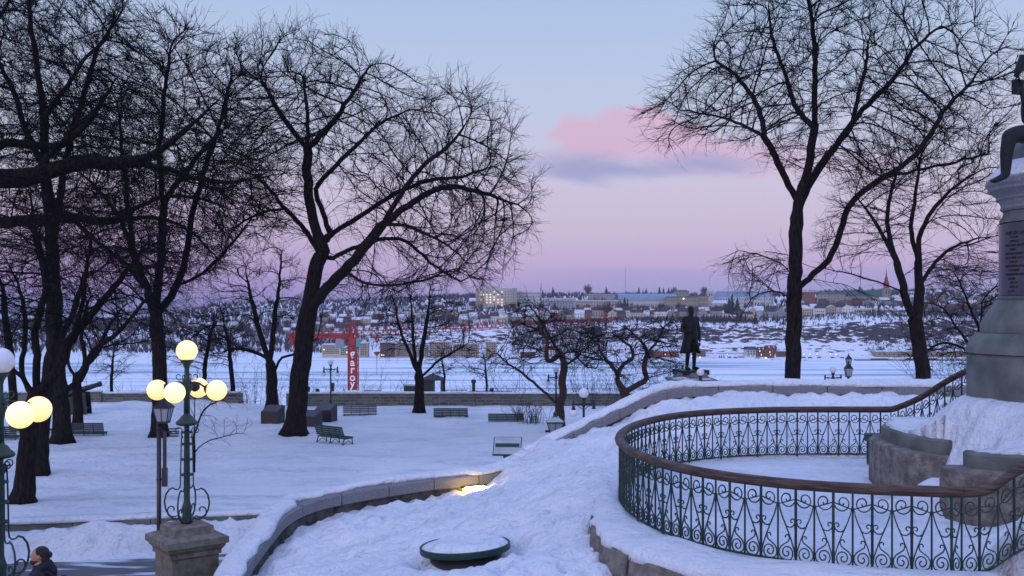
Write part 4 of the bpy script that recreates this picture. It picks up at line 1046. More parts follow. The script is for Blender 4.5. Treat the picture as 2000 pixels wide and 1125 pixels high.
# frock coat: open lofted shell
m_ = MB(); vs = []; fs = []; na = 30
rings = [(1.50, .10, .085, .02), (1.455, .20, .12, .02), (1.40, .235, .14, .03), (1.25, .215, .15, .05), (1.08, .185, .15, .06), (.95, .20, .165, .08), (.75, .235, .20, .16), (.58, .27, .235, .22), (.46, .30, .26, .26)]
for z, rx, ry, op in rings:
    for k in range(na):
        f = k / (na - 1); a = -pi / 2 + op * 2 + f * (2 * pi - op * 4)
        wv = 1 + (0.05 * math.sin(a * 7 + z * 2) if z < .95 else 0.0)
        vs.append((math.cos(a) * rx * wv, math.sin(a) * ry * wv + .01, z))
n_ = len(vs)
vs += [(x * .93, y * .93, z) for x, y, z in vs]
for i in range(len(rings) - 1):
    for k in range(na - 1):
        a = i * na + k; fs.append((a, a + 1, a + na + 1, a + na)); fs.append((a + n_, a + na + n_, a + na + 1 + n_, a + 1 + n_))
    a = i * na; fs.append((a, a + na, a + na + n_, a + n_)); a = i * na + na - 1; fs.append((a, a + n_, a + na + n_, a + na))
for k in range(na - 1):
    a = (len(rings) - 1) * na + k; fs.append((a, a + 1, a + 1 + n_, a + n_)); a = k; fs.append((a, a + n_, a + 1 + n_, a + 1))
m_.add(vs, fs); coat = m_.build('frock_coat', 'bronze', sb, True)

# robed bronze group on the monument: seated figure, mostly beyond the right edge
mf = thing('bronze_figure', (9.18, 17, 8.6), 'dark bronze seated figure atop the monument, knee showing at the right edge', 'statue')
def Q_(px, py, dy=0): p = P(px, py, 16.6 + dy); return p - Vector((9.18, 17, 8.6))
ch = [([Q_(2060, 285), Q_(2058, 220), Q_(2050, 160), Q_(2048, 120)], [.28, .27, .26, .12]),
      ([Q_(2050, 275, -.3), Q_(2000, 262, -.5), Q_(1972, 266, -.6)], [.17, .15, .12]), ([Q_(1972, 266, -.6), Q_(1966, 300, -.6), Q_(1964, 340, -.6)], [.12, .10, .07]), ([Q_(1964, 342, -.6), Q_(1945, 352, -.7), Q_(1936, 354, -.75)], [.06, .05, .035]),
      ([Q_(2080, 280, .1), Q_(2050, 300, -.5), Q_(2040, 345, -.5)], [.16, .14, .10]),
      ([Q_(2030, 160, -.1), Q_(2006, 205, -.3), Q_(2004, 235, -.4)], [.11, .09, .07]), ([Q_(2004, 235, -.4), Q_(2002, 200, -.6), Q_(1994, 168, -.6)], [.07, .06, .045]),
      ([Q_(2040, 150, -.1), Q_(2020, 140, -.5), Q_(2000, 132, -.8), Q_(1992, 140, -.9)], [.1, .07, .05, .04])]
ch += finger_set(Q_(1994, 168, -.6), (-.4, -.3, .7), (0, -1, 0), .17, .014) + finger_set(Q_(1990, 140, -.9), (-.3, -.3, -.8), (0, -1, .2), .17, .014)
organic('body', ch, [(Q_(2048, 95), (.12, .14, .16))], 'bronze', mf, 0.03)
m_ = MB(); m_.tube([Q_(2000, 110, -.9), Q_(1990, 135, -.9), Q_(1984, 150, -.9)], [.07, .06, .03], 8); m_.build('sleeve', 'bronze', mf, True)
m_ = MB(); m_.box(Q_(1988, 170, -.6), (.16, .10, .22), .4); m_.build('book', 'bronze', mf)

# ---------------------------------------------------------------- person at the lower left
D = 13.5; pp_ = P(78, 1125, D); fz = 2.835 - 1.74
pe = thing('person', (pp_.x, D, fz), 'bearded person with dark hair in a bun, hooded navy jacket, walking past the lamps', 'person', rz=R(-78))
ch = [([(0, 0, .92), (0, .0, 1.08), (0, .01, 1.25), (0, .01, 1.38), (0, .0, 1.47), (0, -.01, 1.53)], [.145, .14, .15, .12, .07, .066]),
      ([(-.17, .0, 1.37), (.17, .0, 1.37)], [.085, .085]),
      ([(-.19, .01, 1.36), (-.24, .04, 1.12), (-.20, -.10, .96)], [.075, .062, .05]), ([(.19, .01, 1.36), (.24, .04, 1.12), (.20, -.10, .96)], [.075, .062, .05]),
      ([(-.085, 0, .92), (-.09, -.05, .50), (-.09, .0, .10)], [.11, .075, .05]), ([(.085, 0, .92), (.09, .05, .50), (.09, .16, .12)], [.11, .075, .05]),
      ([(-.09, .03, .05), (-.09, -.17, .04)], [.05, .04]), ([(.09, .19, .07), (.09, .0, .04)], [.05, .04])]
ch += finger_set((-.19, -.12, .93), (0, -.3, -1), (0, -1, 0), .16, .012) + finger_set((.19, -.12, .93), (0, -.3, -1), (0, -1, 0), .16, .012)
hb = [((0, -.015, 1.635), (.076, .095, .108)), ((0, -.055, 1.575), (.052, .055, .06)), ((0, -.105, 1.625), (.011, .02, .022)), ((0, -.112, 1.612), (.014, .016, .012)),
      ((0, -.093, 1.655), (.05, .015, .012)), ((0, -.098, 1.585), (.022, .012, .008)), ((0, -.085, 1.545), (.03, .028, .026)), ((-.077, .005, 1.625), (.01, .018, .03)), ((.077, .005, 1.625), (.01, .018, .03)),
      ((-.19, -.11, .93), (.025, .04, .045)), ((.19, -.11, .93), (.025, .04, .045))]
organic('body', ch, hb, 'skin', pe, 0.007, smooth=2)
m_ = MB(); m_.add([(v[0] * .084, .020 + v[1] * .100, 1.668 + v[2] * .088) for v in UB.v], UB.f); m_.add([(v[0] * .042, .115 + v[1] * .04, 1.635 + v[2] * .045) for v in UB.v], UB.f); m_.add([(v[0] * .066, .06 + v[1] * .06, 1.58 + v[2] * .06) for v in UB.v], UB.f)
m_.build('hair', 'hair', pe, True)
m_ = MB(); m_.add([(v[0] * .056, -.078 + v[1] * .046, 1.552 + v[2] * .040) for v in UB.v], UB.f); m_.add([(v[0] * .066, -.035 + v[1] * .045, 1.565 + v[2] * .035) for v in UB.v], UB.f); m_.build('beard', 'hair', pe, True)
chj = [([(0, 0, .86), (0, .0, 1.05), (0, .01, 1.25), (0, .01, 1.39), (0, .005, 1.46)], [.175, .165, .18, .15, .10]), ([(-.18, .0, 1.36), (.18, .0, 1.36)], [.105, .105]),
       ([(-.20, .01, 1.36), (-.25, .04, 1.12), (-.21, -.09, .98)], [.092, .08, .066]), ([(.20, .01, 1.36), (.25, .04, 1.12), (.21, -.09, .98)], [.092, .08, .066]),
       ([(-.09, -.02, 1.455), (-.085, .06, 1.50), (0, .105, 1.52), (.085, .06, 1.50), (.09, -.02, 1.455)], [.035, .05, .06, .05, .035]), ([(0, .10, 1.50), (0, .15, 1.42), (0, .15, 1.34)], [.07, .07, .05]),
       ([(-.075, -.045, 1.44), (0, -.08, 1.425), (.075, -.045, 1.44)], [.032, .03, .032])]
organic('hooded_jacket', chj, [], 'coat', pe, 0.012, smooth=3)
chl = [([(-.085, 0, .92), (-.09, -.05, .50), (-.09, .0, .10)], [.125, .088, .068]), ([(.085, 0, .92), (.09, .05, .50), (.09, .16, .12)], [.125, .088, .068]), ([(0, 0, .95), (0, 0, .86)], [.15, .15])]
organic('trousers', chl, [], 'jeans', pe, 0.014)
bk = thing('backpack', (pp_.x, D, fz), 'small dark backpack behind the bearded person', 'bag', rz=R(-78))
m_ = MB(); m_.add([(v[0] * .15, .29 + v[1] * .11, 1.16 + v[2] * .20) for v in UB.v], UB.f); m_.build('bag_body', 'coat', bk, True)
m_ = MB(); m_.add([(v[0] * .11, .37 + v[1] * .07, 1.08 + v[2] * .11) for v in UB.v], UB.f); m_.build('front_pocket', 'coat', bk, True)
m_ = MB(); m_.tube([(.10, .25, 1.32), (.11, .12, 1.43), (.10, -.06, 1.42)], .022, 6); m_.build('strap', 'coat', bk)

# ---------------------------------------------------------------- ornate five-globe lamps
def ped(loc, rz, label, h):
    t = thing('lamp_pedestal', loc, label, 'pedestal', rz=rz)
    m_ = MB(); m_.box((0, 0, h / 2 - .28), (.92, .92, h - .56)); m_.build('shaft', 'pedestal', t)
    m_ = MB()
    for z, w_, hh, tp_ in ((h - .52, 1.0, .08, 1.0), (h - .45, 1.0, .06, 1.08), (h - .385, 1.10, .07, 1.03), (h - .29, 1.22, .12, 1.0), (h - .20, 1.22, .06, .80)):
        m_.box((0, 0, z), (w_, w_, hh - .002), 0, tp_)
    m_.build('cornice', 'pedestal', t)
    m_ = MB(); m_.box((0, 0, h - .10), (.80, .80, .15), 0, .97); m_.box((0, 0, h - .012), (.72, .72, .03), 0, .9); m_.build('cap_block', 'pedestal', t)
    return t
def scroll_strap(m_, pts, a, r_):
    m_.tube([(p[0] * math.cos(a), p[0] * math.sin(a), p[1]) for p in pts], r_, 6)
def ornate(loc, rz, label, lits):
    t = thing('ornate_lamp', loc, label, 'lamp post', rz=rz)
    m_ = MB(); m_.lathe([(.10, 0), (.12, .03), (.10, .08), (.085, .2), (.10, .3), (.075, .38), (.06, .45), (.052, 1.2), (.05, 1.86), (.045, 1.95)], n=14); m_.build('column', 'green', t, True)
    for z, r_ in ((.95, .15), (1.25, .145), (1.55, .14), (1.78, .135)):
        m_ = MB(); m_.lathe([(.045, z - .02), (r_ - .02, z - .015), (r_ - .02, z + .015), (.045, z + .02)], n=12); m_.build('collar', 'green', t)
    for k in range(4):
        a = k * pi / 2; m_ = MB()
        scroll_strap(m_, [(.10, 1.8), (.115, 1.5), (.125, 1.1), (.13, .78), (.14, .70), (.18, .655), (.24, .66), (.28, .69)], a, .013)
        m_.build('stay_rod', 'iron', t)
        m_ = MB()
        pts = [(.28, .69), (.35, .66), (.42, .56), (.45, .42), (.43, .28), (.37, .16), (.28, .09), (.19, .08), (.13, .13)]
        scroll_strap(m_, pts, a, .017)
        sp_ = [(.29 + math.cos(q) * r_, .26 + math.sin(q) * r_) for q, r_ in [(-pi * .75 - .0 + i * .42, .15 - i * .0092) for i in range(15)]]
        scroll_strap(m_, [(.12, .08)] + sp_, a, .014)
        m_.build('base_scroll', 'green', t)
    m_ = MB(); m_.lathe([(.05, 1.90), (.13, 1.91), (.20, 1.93), (.215, 1.96), (.20, 1.99), (.14, 2.04), (.11, 2.09), (.07, 2.12), (.055, 2.16)], n=18); m_.build('bell_collar', 'green', t, True)
    for k in range(4):
        a = k * pi / 2 + .2; m_ = MB()
        sp_ = [(.17 + math.cos(q) * r_, 1.80 + math.sin(q) * r_) for q, r_ in [(pi * .9 - i * .5, .085 - i * .006) for i in range(13)]]
        scroll_strap(m_, [(.07, 1.66), (.10, 1.72)][:2] + sp_, a, .010); m_.build('scroll', 'iron', t)
    m_ = MB(); m_.lathe([(.06, 2.12), (.055, 2.5), (.075, 2.56), (.10, 2.62), (.10, 2.72), (.075, 2.80), (.05, 2.86), (.045, 3.02), (.07, 3.10), (.12, 3.16), (.13, 3.19), (.11, 3.20)], n=14); m_.build('upper_column', 'green', t, True)
    m_ = MB(); m_.ball((0, 0, 3.37), .205, 28); m_.build('globe', lits[0], t, True)
    for k in range(4):
        a = k * pi / 2; m_ = MB()
        scroll_strap(m_, [(.06, 2.72), (.14, 2.76), (.24, 2.74), (.33, 2.68), (.40, 2.63)], a, .020)
        sp_ = [(.16 + math.cos(q) * r_, 2.87 + math.sin(q) * r_) for q, r_ in [(-pi * .5 + i * .5, .07 - i * .005) for i in range(11)]]
        scroll_strap(m_, [(.08, 2.80)] + sp_, a, .009)
        m_.build('arm', 'green', t)
        m_ = MB(); ca, sa = math.cos(a), math.sin(a)
        m_.tube([(ca * .36, sa * .36, 2.655), (ca * .40, sa * .40, 2.64), (ca * .43, sa * .43, 2.63)], [.05, .095, .10], 14); m_.build('globe_holder', 'black', t, True)
        m_ = MB(); m_.ball((ca * .595, sa * .595, 2.60), .20, 28); m_.build('globe', lits[1 + k], t, True)
    return t
L1 = P(365, 1022, 20)
ornate((L1.x, 20, L1.z), math.atan2(-.22, .55) + .307, 'green cast-iron lamp with five glowing globes on a stone pedestal', ['lit1', 'lit1', 'lit1', 'lit1', 'lit2'])
ped((L1.x, 20, L1.z - 2.42), R(38), 'square beige stone pedestal under the five-globe lamp', 2.42)
L2 = P(0, 1143, 15.4)
o2 = ornate((L2.x, 15.4, L2.z), math.atan2(-.53, .27) + .46, 'green cast-iron lamp cut by the left edge, two lower globes lit, top globe white', ['glass_white', 'lit2', 'lit1', 'lit1', 'lit1'])
ped((L2.x, 15.4, L2.z - 1.9), R(38), 'stone pedestal of the lamp at the left edge, below the photo', 1.9)
# visible lit globes in the left lamp and the right lamp give a little light on their own (emissive glass)

# ---------------------------------------------------------------- lantern posts
def lantern(parent, c, w_, h_, frame='black', flip=False):
    """tapered glazed lantern, wide at the top"""
    m_ = MB(); m_.box((c[0], c[1], c[2] + h_ / 2), (w_ * .62, w_ * .62, h_ * .98), 0, 1.55); m_.build('lantern_glass', 'pane', parent)
    m_ = MB()
    for sx_, sy_ in ((-1, -1), (1, -1), (1, 1), (-1, 1)):
        m_.tube([(c[0] + sx_ * w_ * .32, c[1] + sy_ * w_ * .32, c[2]), (c[0] + sx_ * w_ * .495, c[1] + sy_ * w_ * .495, c[2] + h_)], .013, 5)
    for s_ in (-1, 1):
        m_.tube([(c[0], c[1] + s_ * w_ * .32, c[2]), (c[0], c[1] + s_ * w_ * .495, c[2] + h_)], .009, 5)
        m_.tube([(c[0] + s_ * w_ * .32, c[1], c[2]), (c[0] + s_ * w_ * .495, c[1], c[2] + h_)], .009, 5)
    m_.box((c[0], c[1], c[2] - .02), (w_ * .70, w_ * .70, .04)); m_.box((c[0], c[1], c[2] + h_ + .012), (w_ * 1.08, w_ * 1.08, .03)); m_.build('lantern_frame', frame, parent)
    m_ = MB(); m_.box((c[0], c[1], c[2] + h_ + .03 + h_ * .2), (w_ * 1.02, w_ * 1.02, h_ * .4), 0, .45); m_.box((c[0], c[1], c[2] + h_ * 1.44 + .03), (w_ * .44, w_ * .44, .03)); m_.build('lantern_roof', 'pane' if frame == 'green' else frame, parent)
    m_ = MB(); m_.lathe([(w_ * .15, 0), (w_ * .10, .05), (w_ * .13, .08), (w_ * .03, .15)], (c[0], c[1], c[2] + h_ * 1.44 + .045), 8); m_.build('finial', frame, parent)
D = 23.2; lp_ = P(310.5, 790, D)
t = thing('lantern_post', (lp_.x, D, -0.95), 'dark plum lantern post with small glazed lantern, left of the lit lamp', 'lamp post')
g = -.95
m_ = MB(); m_.tube([(0, 0, 0), (0, 0, 3.78 - g - .42 + .0)], .052, 10); m_.tube([(0, 0, .9 + .95), (0, 0, .93 + .95)], .06, 10); m_.build('pole', 'purple', t, True)
m_ = MB(); m_.tube([(.0, 0, 3.23 - g), (.0, 0, 3.27 - g)], .062, 10); m_.tube([(0, 0, 2.08 - g), (0, 0, 2.12 - g)], .06, 10); m_.build('band', 'black', t)
m_ = MB(); m_.box((.13, 0, 2.6 - g), (.07, .06, 1.15)); m_.box((.13, 0, 2.15 - g), (.11, .09, .42)); m_.build('control_box', 'purple', t)
m_ = MB(); m_.tube([(0, 0, 3.2 - g), (.12, 0, 3.22 - g), (.13, 0, 3.12 - g)], .018, 6); m_.build('bracket', 'purple', t)
m_ = MB()
for k in range(4): m_.box((.34, 0, 3.08 - g + k * .055), (.20, .10, .022))
m_.tube([(.05, 0, 3.17 - g), (.30, 0, 3.17 - g)], .015, 6); m_.build('side_fitting', 'black', t)
lantern(t, (.10, 0, 3.42 - g), .36, .30)
# green lantern just beyond the buried end of the parapet
D = 28.0; q = P(1084, 838, D)
t = thing('park_lantern', (q.x, D, H(q.x, D) - .1), 'green square glazed lantern poking above the snow slope at its low end', 'lantern')
zz = q.z - .08 - (H(q.x, D) - .1)
m_ = MB(); m_.tube([(0, 0, 0), (0, 0, zz)], .04, 8); m_.box((-.20, 0, zz + .02), (.14, .10, .06)); m_.build('pole', 'green', t)
lantern(t, (.0, 0, zz), .44, .26, 'green')
for px, py, D, lab in ((1657, 735, 47, 'nearer of two black lanterns beyond the upper parapet, right of the tall elm'), (1657.5, 713, 62, 'farther and higher-looking black lantern beyond the upper parapet, right of the tall elm')):
    q = P(px, py, D); g_ = H(q.x, D)
    t = thing('lantern_post', (q.x, D, g_ - .1), lab, 'lamp post')
    m_ = MB(); m_.tube([(0, 0, 0), (0, 0, q.z - g_ + .1)], .06, 8); m_.lathe([(.13, 0), (.12, .3), (.07, .5)], n=8); m_.build('pole', 'black', t)
    lantern(t, (0, 0, q.z - g_ + .1), .31, .36)

# ---------------------------------------------------------------- three-globe park lamps
def park_lamp(px, py, D, lab, rz, gr, side=2, armless=False):
    q = P(px, py, D); g_ = H(q.x, D); h_ = q.z - g_ + .05
    t = thing('park_lamp', (q.x, D, g_ - .05), lab, 'lamp post', group='unlit park lamps with white globes', rz=rz)
    m_ = MB(); m_.lathe([(.13, 0), (.13, .12), (.10, .2), (.09, .5), (.065, .58), (.05, .7), (.042, h_ - .5), (.07, h_ - .46), (.075, h_ - .36), (.05, h_ - .31), (.05, h_ - gr - .09), (.09, h_ - gr - .02), (.08, h_ - gr + .03)], n=12); m_.build('pole', 'iron', t, True)
    m_ = MB(); m_.ball((0, 0, h_), gr, 20); m_.build('globe', 'glass_white', t, True)
    for s_ in (-1, 1):
        m_ = MB(); zz = h_ - .42; a_ = .40
        m_.tube([(s_ * .05, 0, zz), (s_ * .2, 0, zz + .03), (s_ * a_, 0, zz + .02)], .032, 6); m_.tube([(s_ * .06, 0, zz - .16), (s_ * .15, 0, zz - .08), (s_ * .27, 0, zz - .0)], .016, 5)
        m_.lathe([(.05, -.10), (.065, -.06), (.03, -.02), (.06, .05), (.03, .09), (.045, .13), (.01, .19)], (s_ * a_, 0, zz), 8)
        m_.lathe([(.085, -.16), (.075, -.12), (.05, -.10)], (s_ * a_, 0, zz), 10)
        m_.build('arm', 'iron', t, True)
        if side == 2 or (side == 1 and s_ < 0):
            m_ = MB(); m_.ball((s_ * a_, 0, zz - .16 - gr * .72), gr * .80, 16); m_.build('globe', 'glass_white', t, True)
    return t
park_lamp(646, 708, 60, 'dark park lamp with three unlit globes at the wall, left of the red crane', 0, .155)
park_lamp(1086, 722, 52, 'green park lamp with three unlit globes in front of the crab-apple trunk', .25, .155)
park_lamp(1140, 768, 37, 'park lamp with large white globe close behind the rising parapet', .35, .18, 1)
park_lamp(1368, 727, 46, 'park lamp whose white globe overlaps the right side of the statue pedestal', 1.3, .17)
park_lamp(1333, 708, 57, 'park lamp whose white globe shows left of the bronze statue’s feet', 1.4, .175)
park_lamp(1627, 722, 50, 'park lamp with white globe between the tall elm and the black lanterns', .1, .17, 0)

# ---------------------------------------------------------------- benches
def bench(mt):
    t = thing('park_bench', (0, 0, 0), 'bench', 'bench', 'slatted benches in the snowy park')
    m_ = MB()
    for k in range(5): m_.box((0, -.20 + k * .10, .44 - .012 * k), (1.85, .075, .035))
    m_.build('seat', mt, t)
    m_ = MB()
    for k in range(5): m_.box((0, .27 + k * .035, .50 + k * .095), (1.85, .03, .078))
    for x_ in (-.46, 0, .46): m_.tube([(x_, .27, .40), (x_, .44, .92)], .018, 5)
    m_.build('backrest', mt, t)
    for x_ in (-.86, 0, .86):
        m_ = MB(); m_.tube([(x_, .22, .42), (x_, .30, .2), (x_, .38, 0)], .024, 6); m_.tube([(x_, -.20, .42), (x_, -.22, .2), (x_, -.28, 0)], .024, 6)
        m_.tube([(x_, -.22, .40), (x_, .25, .38)], .022, 6); m_.tube([(x_, -.25, .12), (x_, 0, .30), (x_, .32, .12)], .016, 5); m_.build('leg', 'black', t)
    return t
b0 = bench('benchw'); bg_ = bench('benchg'); first = {'benchw': True, 'benchg': True}
for px, D, rz, sink, src, lab in [
    (655, 44.6, R(140), .14, b0, 'dark bench nearest the centre, turned away at an angle beside the big elm'),
    (703, 56.5, R(8), .36, bg_, 'grey weathered bench with reclined back between the plaque boxes and the crane'),
    (881, 55.5, R(180), .44, b0, 'dark bench before the rampart wall, just right of the slim tree'),
    (989, 53.5, R(176), .5, b0, 'dark bench sunk in snow beside the bare bush'),
    (168, 47.4, R(182), .3, b0, 'dark bench seen from behind, between the stout elm and the post'),
    (62, 48.6, R(178), .3, b0, 'dark bench partly hidden behind the two left trunks'),
    (-2, 46.0, R(180), .3, b0, 'dark bench cut off by the left edge')]:
    X = (px - 1000) / F * D
    o_ = src if not src.get('used') else None
    if o_ is None: o_ = copy_tree(src)
    else: src['used'] = 1
    o_.location = (X, D, H(X, D) - sink); o_.rotation_euler = (0, 0, rz); o_['label'] = lab
for o_ in list(COL.objects):
    if 'used' in o_: del o_['used']

# ---------------------------------------------------------------- plaque boxes, info board, cannon
for px, D, w_, h_, rz, lab in [(533, 52.3, .95, .82, R(-12), 'dark desk-like plaque box standing left of the big elm trunk'),
                               (607, 51.3, .90, .68, R(-14), 'lower dark plaque box just right of the big elm trunk'), (636, 53.2, .95, .80, R(-14), 'taller dark plaque box behind the lower one, right of the elm')]:
    X = (px - 1000) / F * D; t = thing('plaque_box', (X, D, H(X, D) - .06), lab, 'plaque', 'plaque boxes round the big elm', rz)
    m_ = MB(); hw = w_ / 2; h2 = h_ * .78
    vs = [(-hw, -.4, 0), (hw, -.4, 0), (hw, .4, 0), (-hw, .4, 0), (-hw, -.4, h2), (hw, -.4, h2), (hw, .4, h_ + .12), (-hw, .4, h_ + .12)]
    m_.add(vs, [(0, 3, 2, 1), (4, 5, 6, 7), (0, 1, 5, 4), (1, 2, 6, 5), (2, 3, 7, 6), (3, 0, 4, 7)]); m_.build('cabinet', 'black', t)
    m_ = MB(); sl_ = math.atan2(h_ + .12 - h2, .8)
    vs2 = [(-hw + .05, -.36, h2 + .022 + .04 * math.tan(sl_)), (hw - .05, -.36, h2 + .022 + .04 * math.tan(sl_)), (hw - .05, .36, h_ + .142 - .04 * math.tan(sl_)), (-hw + .05, .36, h_ + .142 - .04 * math.tan(sl_))]
    vs2 += [(a, b, c - .03) for a, b, c in vs2]; m_.add(vs2, [(0, 1, 2, 3), (7, 6, 5, 4), (0, 4, 5, 1), (1, 5, 6, 2), (2, 6, 7, 3), (3, 7, 4, 0)]); m_.build('plaque', 'plaque', t)
    m_ = MB(); m_.box((.06, -.405, h2 * .45), (w_ * .7, .012, h2 * .6)); m_.build('front_panel', 'plaque', t)
D = 37.5; q = P(991, 871, D); g_ = H(q.x, D)
t = thing('information_board', (q.x, D, g_ - .05), 'tilted landscape information board on a dark leg beside the snow slope', 'sign', rz=R(-4)); hh = q.z - g_ + .05
def tilt(m_, w_, dpt, th, z): 
    s_ = .85; vs = [(-w_, -dpt, z - dpt * s_), (w_, -dpt, z - dpt * s_), (w_, dpt, z + dpt * s_), (-w_, dpt, z + dpt * s_)]; vs += [(a, b, c - th) for a, b, c in vs]
    m_.add(vs, [(0, 1, 2, 3), (7, 6, 5, 4), (0, 4, 5, 1), (1, 5, 6, 2), (2, 6, 7, 3), (3, 7, 4, 0)])
m_ = MB(); tilt(m_, .52, .34, .03, hh); m_.build('frame', 'black', t)
m_ = MB(); tilt(m_, .49, .31, .01, hh + .016); fp_ = m_.build('picture_panel', 'panel', t)
m_ = MB(); tilt(m_, .44, .07, .004, hh + .03); m_.build('picture_strip', 'green', fp_)
m_ = MB(); m_.box((0, 0.02, hh / 2 - .05), (.30, .10, hh - .12)); m_.build('leg', 'black', t)
def cannon(px, py, D, rz, lab, z=None, el=.22):
    q = P(px, py, D); g_ = H(q.x, D) if z is None else z
    t = thing('cannon', (q.x, D, g_ - .05), lab, 'cannon', 'old cannons along the rampart', rz); h_ = q.z - g_ + .05
    m_ = MB(); ca, sa = math.cos(el), math.sin(el)
    pr = [(-1.15, .05), (-1.08, .10), (-1.0, .06), (-.95, .22), (-.6, .21), (-.2, .18), (.5, .155), (1.25, .125), (1.3, .16), (1.42, .15), (1.43, .08)]
    m_.tube([(a * ca, 0, h_ + a * sa) for a, _ in pr], [r_ for _, r_ in pr], 14); m_.build('barrel', 'black', t, True)
    m_ = MB()
    for s_ in (-1, 1):
        vs = [(-1.2, s_ * .28, 0), (.7, s_ * .28, 0), (.6, s_ * .28, h_ - .05), (.1, s_ * .28, h_ - .05), (-.3, s_ * .28, h_ * .7), (-.8, s_ * .28, h_ * .4), (-1.2, s_ * .28, h_ * .25)]
        n_ = len(vs); vs += [(a, b + s_ * .10, c) for a, b, c in vs]
        m_.add(vs, [tuple(range(n_)), tuple(range(n_, 2 * n_))[::-1]] + [(i, (i + 1) % n_, (i + 1) % n_ + n_, i + n_) for i in range(n_)])
    m_.box((0, 0, h_ * .3), (1.2, .56, .12)); m_.build('carriage', 'black', t)
cannon(150, 764, 57, R(0), 'black cannon pointing right over the wall behind the left trees', el=.30)
# rampart wall
rp = [Vector((-48, 58.6, 0)), Vector((-30, 60.4, 0)), Vector((-24.5, 61.2, 0))]
rp2 = [Vector((-25.5, 61.3, 0)), Vector((-16.2, 61.5, 0))]; rp3 = [Vector((-13.6, 61.9, 0)), Vector((12, 61.9, 0)), Vector((40, 61.9, 0))]
M['rampart'] = mat('rampart_stone', (0.20, 0.19, 0.17), 0.9)
nt_ = M['rampart'].node_tree; bk_ = nt_.nodes.new('ShaderNodeTexBrick'); tc_ = nt_.nodes.new('ShaderNodeTexCoord'); mp_ = nt_.nodes.new('ShaderNodeMapping'); mp_.inputs['Rotation'].default_value = (R(90), 0, 0)
nz_ = nt_.nodes.new('ShaderNodeTexNoise'); nz_.inputs['Scale'].default_value = 1.5
vm_ = nt_.nodes.new('ShaderNodeMix'); vm_.data_type = 'VECTOR'; vm_.inputs['Factor'].default_value = .12
nt_.links.new(tc_.outputs['Object'], nz_.inputs['Vector']); nt_.links.new(tc_.outputs['Object'], vm_.inputs['A']); nt_.links.new(nz_.outputs['Color'], vm_.inputs['B']); nt_.links.new(vm_.outputs['Result'], mp_.inputs['Vector'])
nt_.links.new(mp_.outputs[0], bk_.inputs['Vector']); bk_.inputs['Scale'].default_value = 1.0; bk_.inputs['Brick Width'].default_value = .45; bk_.inputs['Row Height'].default_value = .15; bk_.inputs['Mortar Size'].default_value = .014
bk_.inputs['Color1'].default_value = (.16, .17, .15, 1); bk_.inputs['Color2'].default_value = (.08, .085, .085, 1); bk_.inputs['Mortar'].default_value = (.24, .24, .21, 1); bk_.offset = .37
nt_.links.new(bk_.outputs['Color'], nt_.nodes['Principled BSDF'].inputs['Base Color'])
def rampart(lab, path, ztop, joint=0):
    t = thing('rampart_wall', (0, 0, 0), lab, 'wall'); pts = resample(path, .8)
    m_ = MB(); m_.sweep(pts, [(-.2, -6), (.22, -6), (.22, ztop - .12), (-.2, ztop - .12)]); m_.build('stonework', 'rampart', t)
    m_ = MB(); m_.sweep(pts, [(-.26, ztop - .12), (.28, ztop - .12), (.28, ztop), (-.26, ztop)]); m_.build('coping', 'granite_w', t)
    m_ = MB(); m_.sweep(pts, lambda i: [(-.27, ztop + .002), (.22 + .05 * float(vn(i * .6, 1, 3)), ztop + .002), (.18, ztop + .05 + .07 * float(vn(i * .5, 6, 3))), (-.18, ztop + .06 + .07 * float(vn(i * .5, 6, 3)))]); m_.build('snow_cap', 'snowcap', t, True)
rampart('long low stone rampart wall running behind the crane lamp and benches', rp3, .78)
rampart('short end of the stone rampart wall left of the big elm trunk, snow piled on it', rp2, .84)
rampart('far left stretch of stone rampart wall behind the lit lamps', rp, .95)

# kerb wall beside the road
kw = [Vector((x_, float(Dwall(np.array(x_))), 0)) for x_ in np.arange(-26, -2.0, .5)]
t = thing('kerb_wall', (0, 0, 0), 'low granite kerb wall behind the ploughed snow bank at lower left', 'wall')
for i in range(0, len(kw) - 1, 4):
    sg_ = kw[i:i + 5]
    if len(sg_) < 2: continue
    s2 = [v_.copy() for v_ in sg_]; s2[0] = s2[0].lerp(s2[1], .02); s2[-1] = s2[-1].lerp(s2[-2], .02)
    m_ = MB(); m_.sweep(s2, [(-.20, -1), (.20, -1), (.20, .13), (.17, .16), (-.20, .16)]); m_.build('granite_block', 'granite_w', t)
m_ = MB(); m_.sweep(kw, lambda i: [(-.30, .162), (.16 + .06 * float(vn(i * .9, 1, 3)) + (.10 if kw[i].x < -10.5 else 0), .162), (.12, .22 + .06 * float(vn(i * .8, 4, 3))), (-.26, .24 + .05 * float(vn(i * .8, 9, 3)))]); m_.build('snow_cap', 'snowcap', t, True)
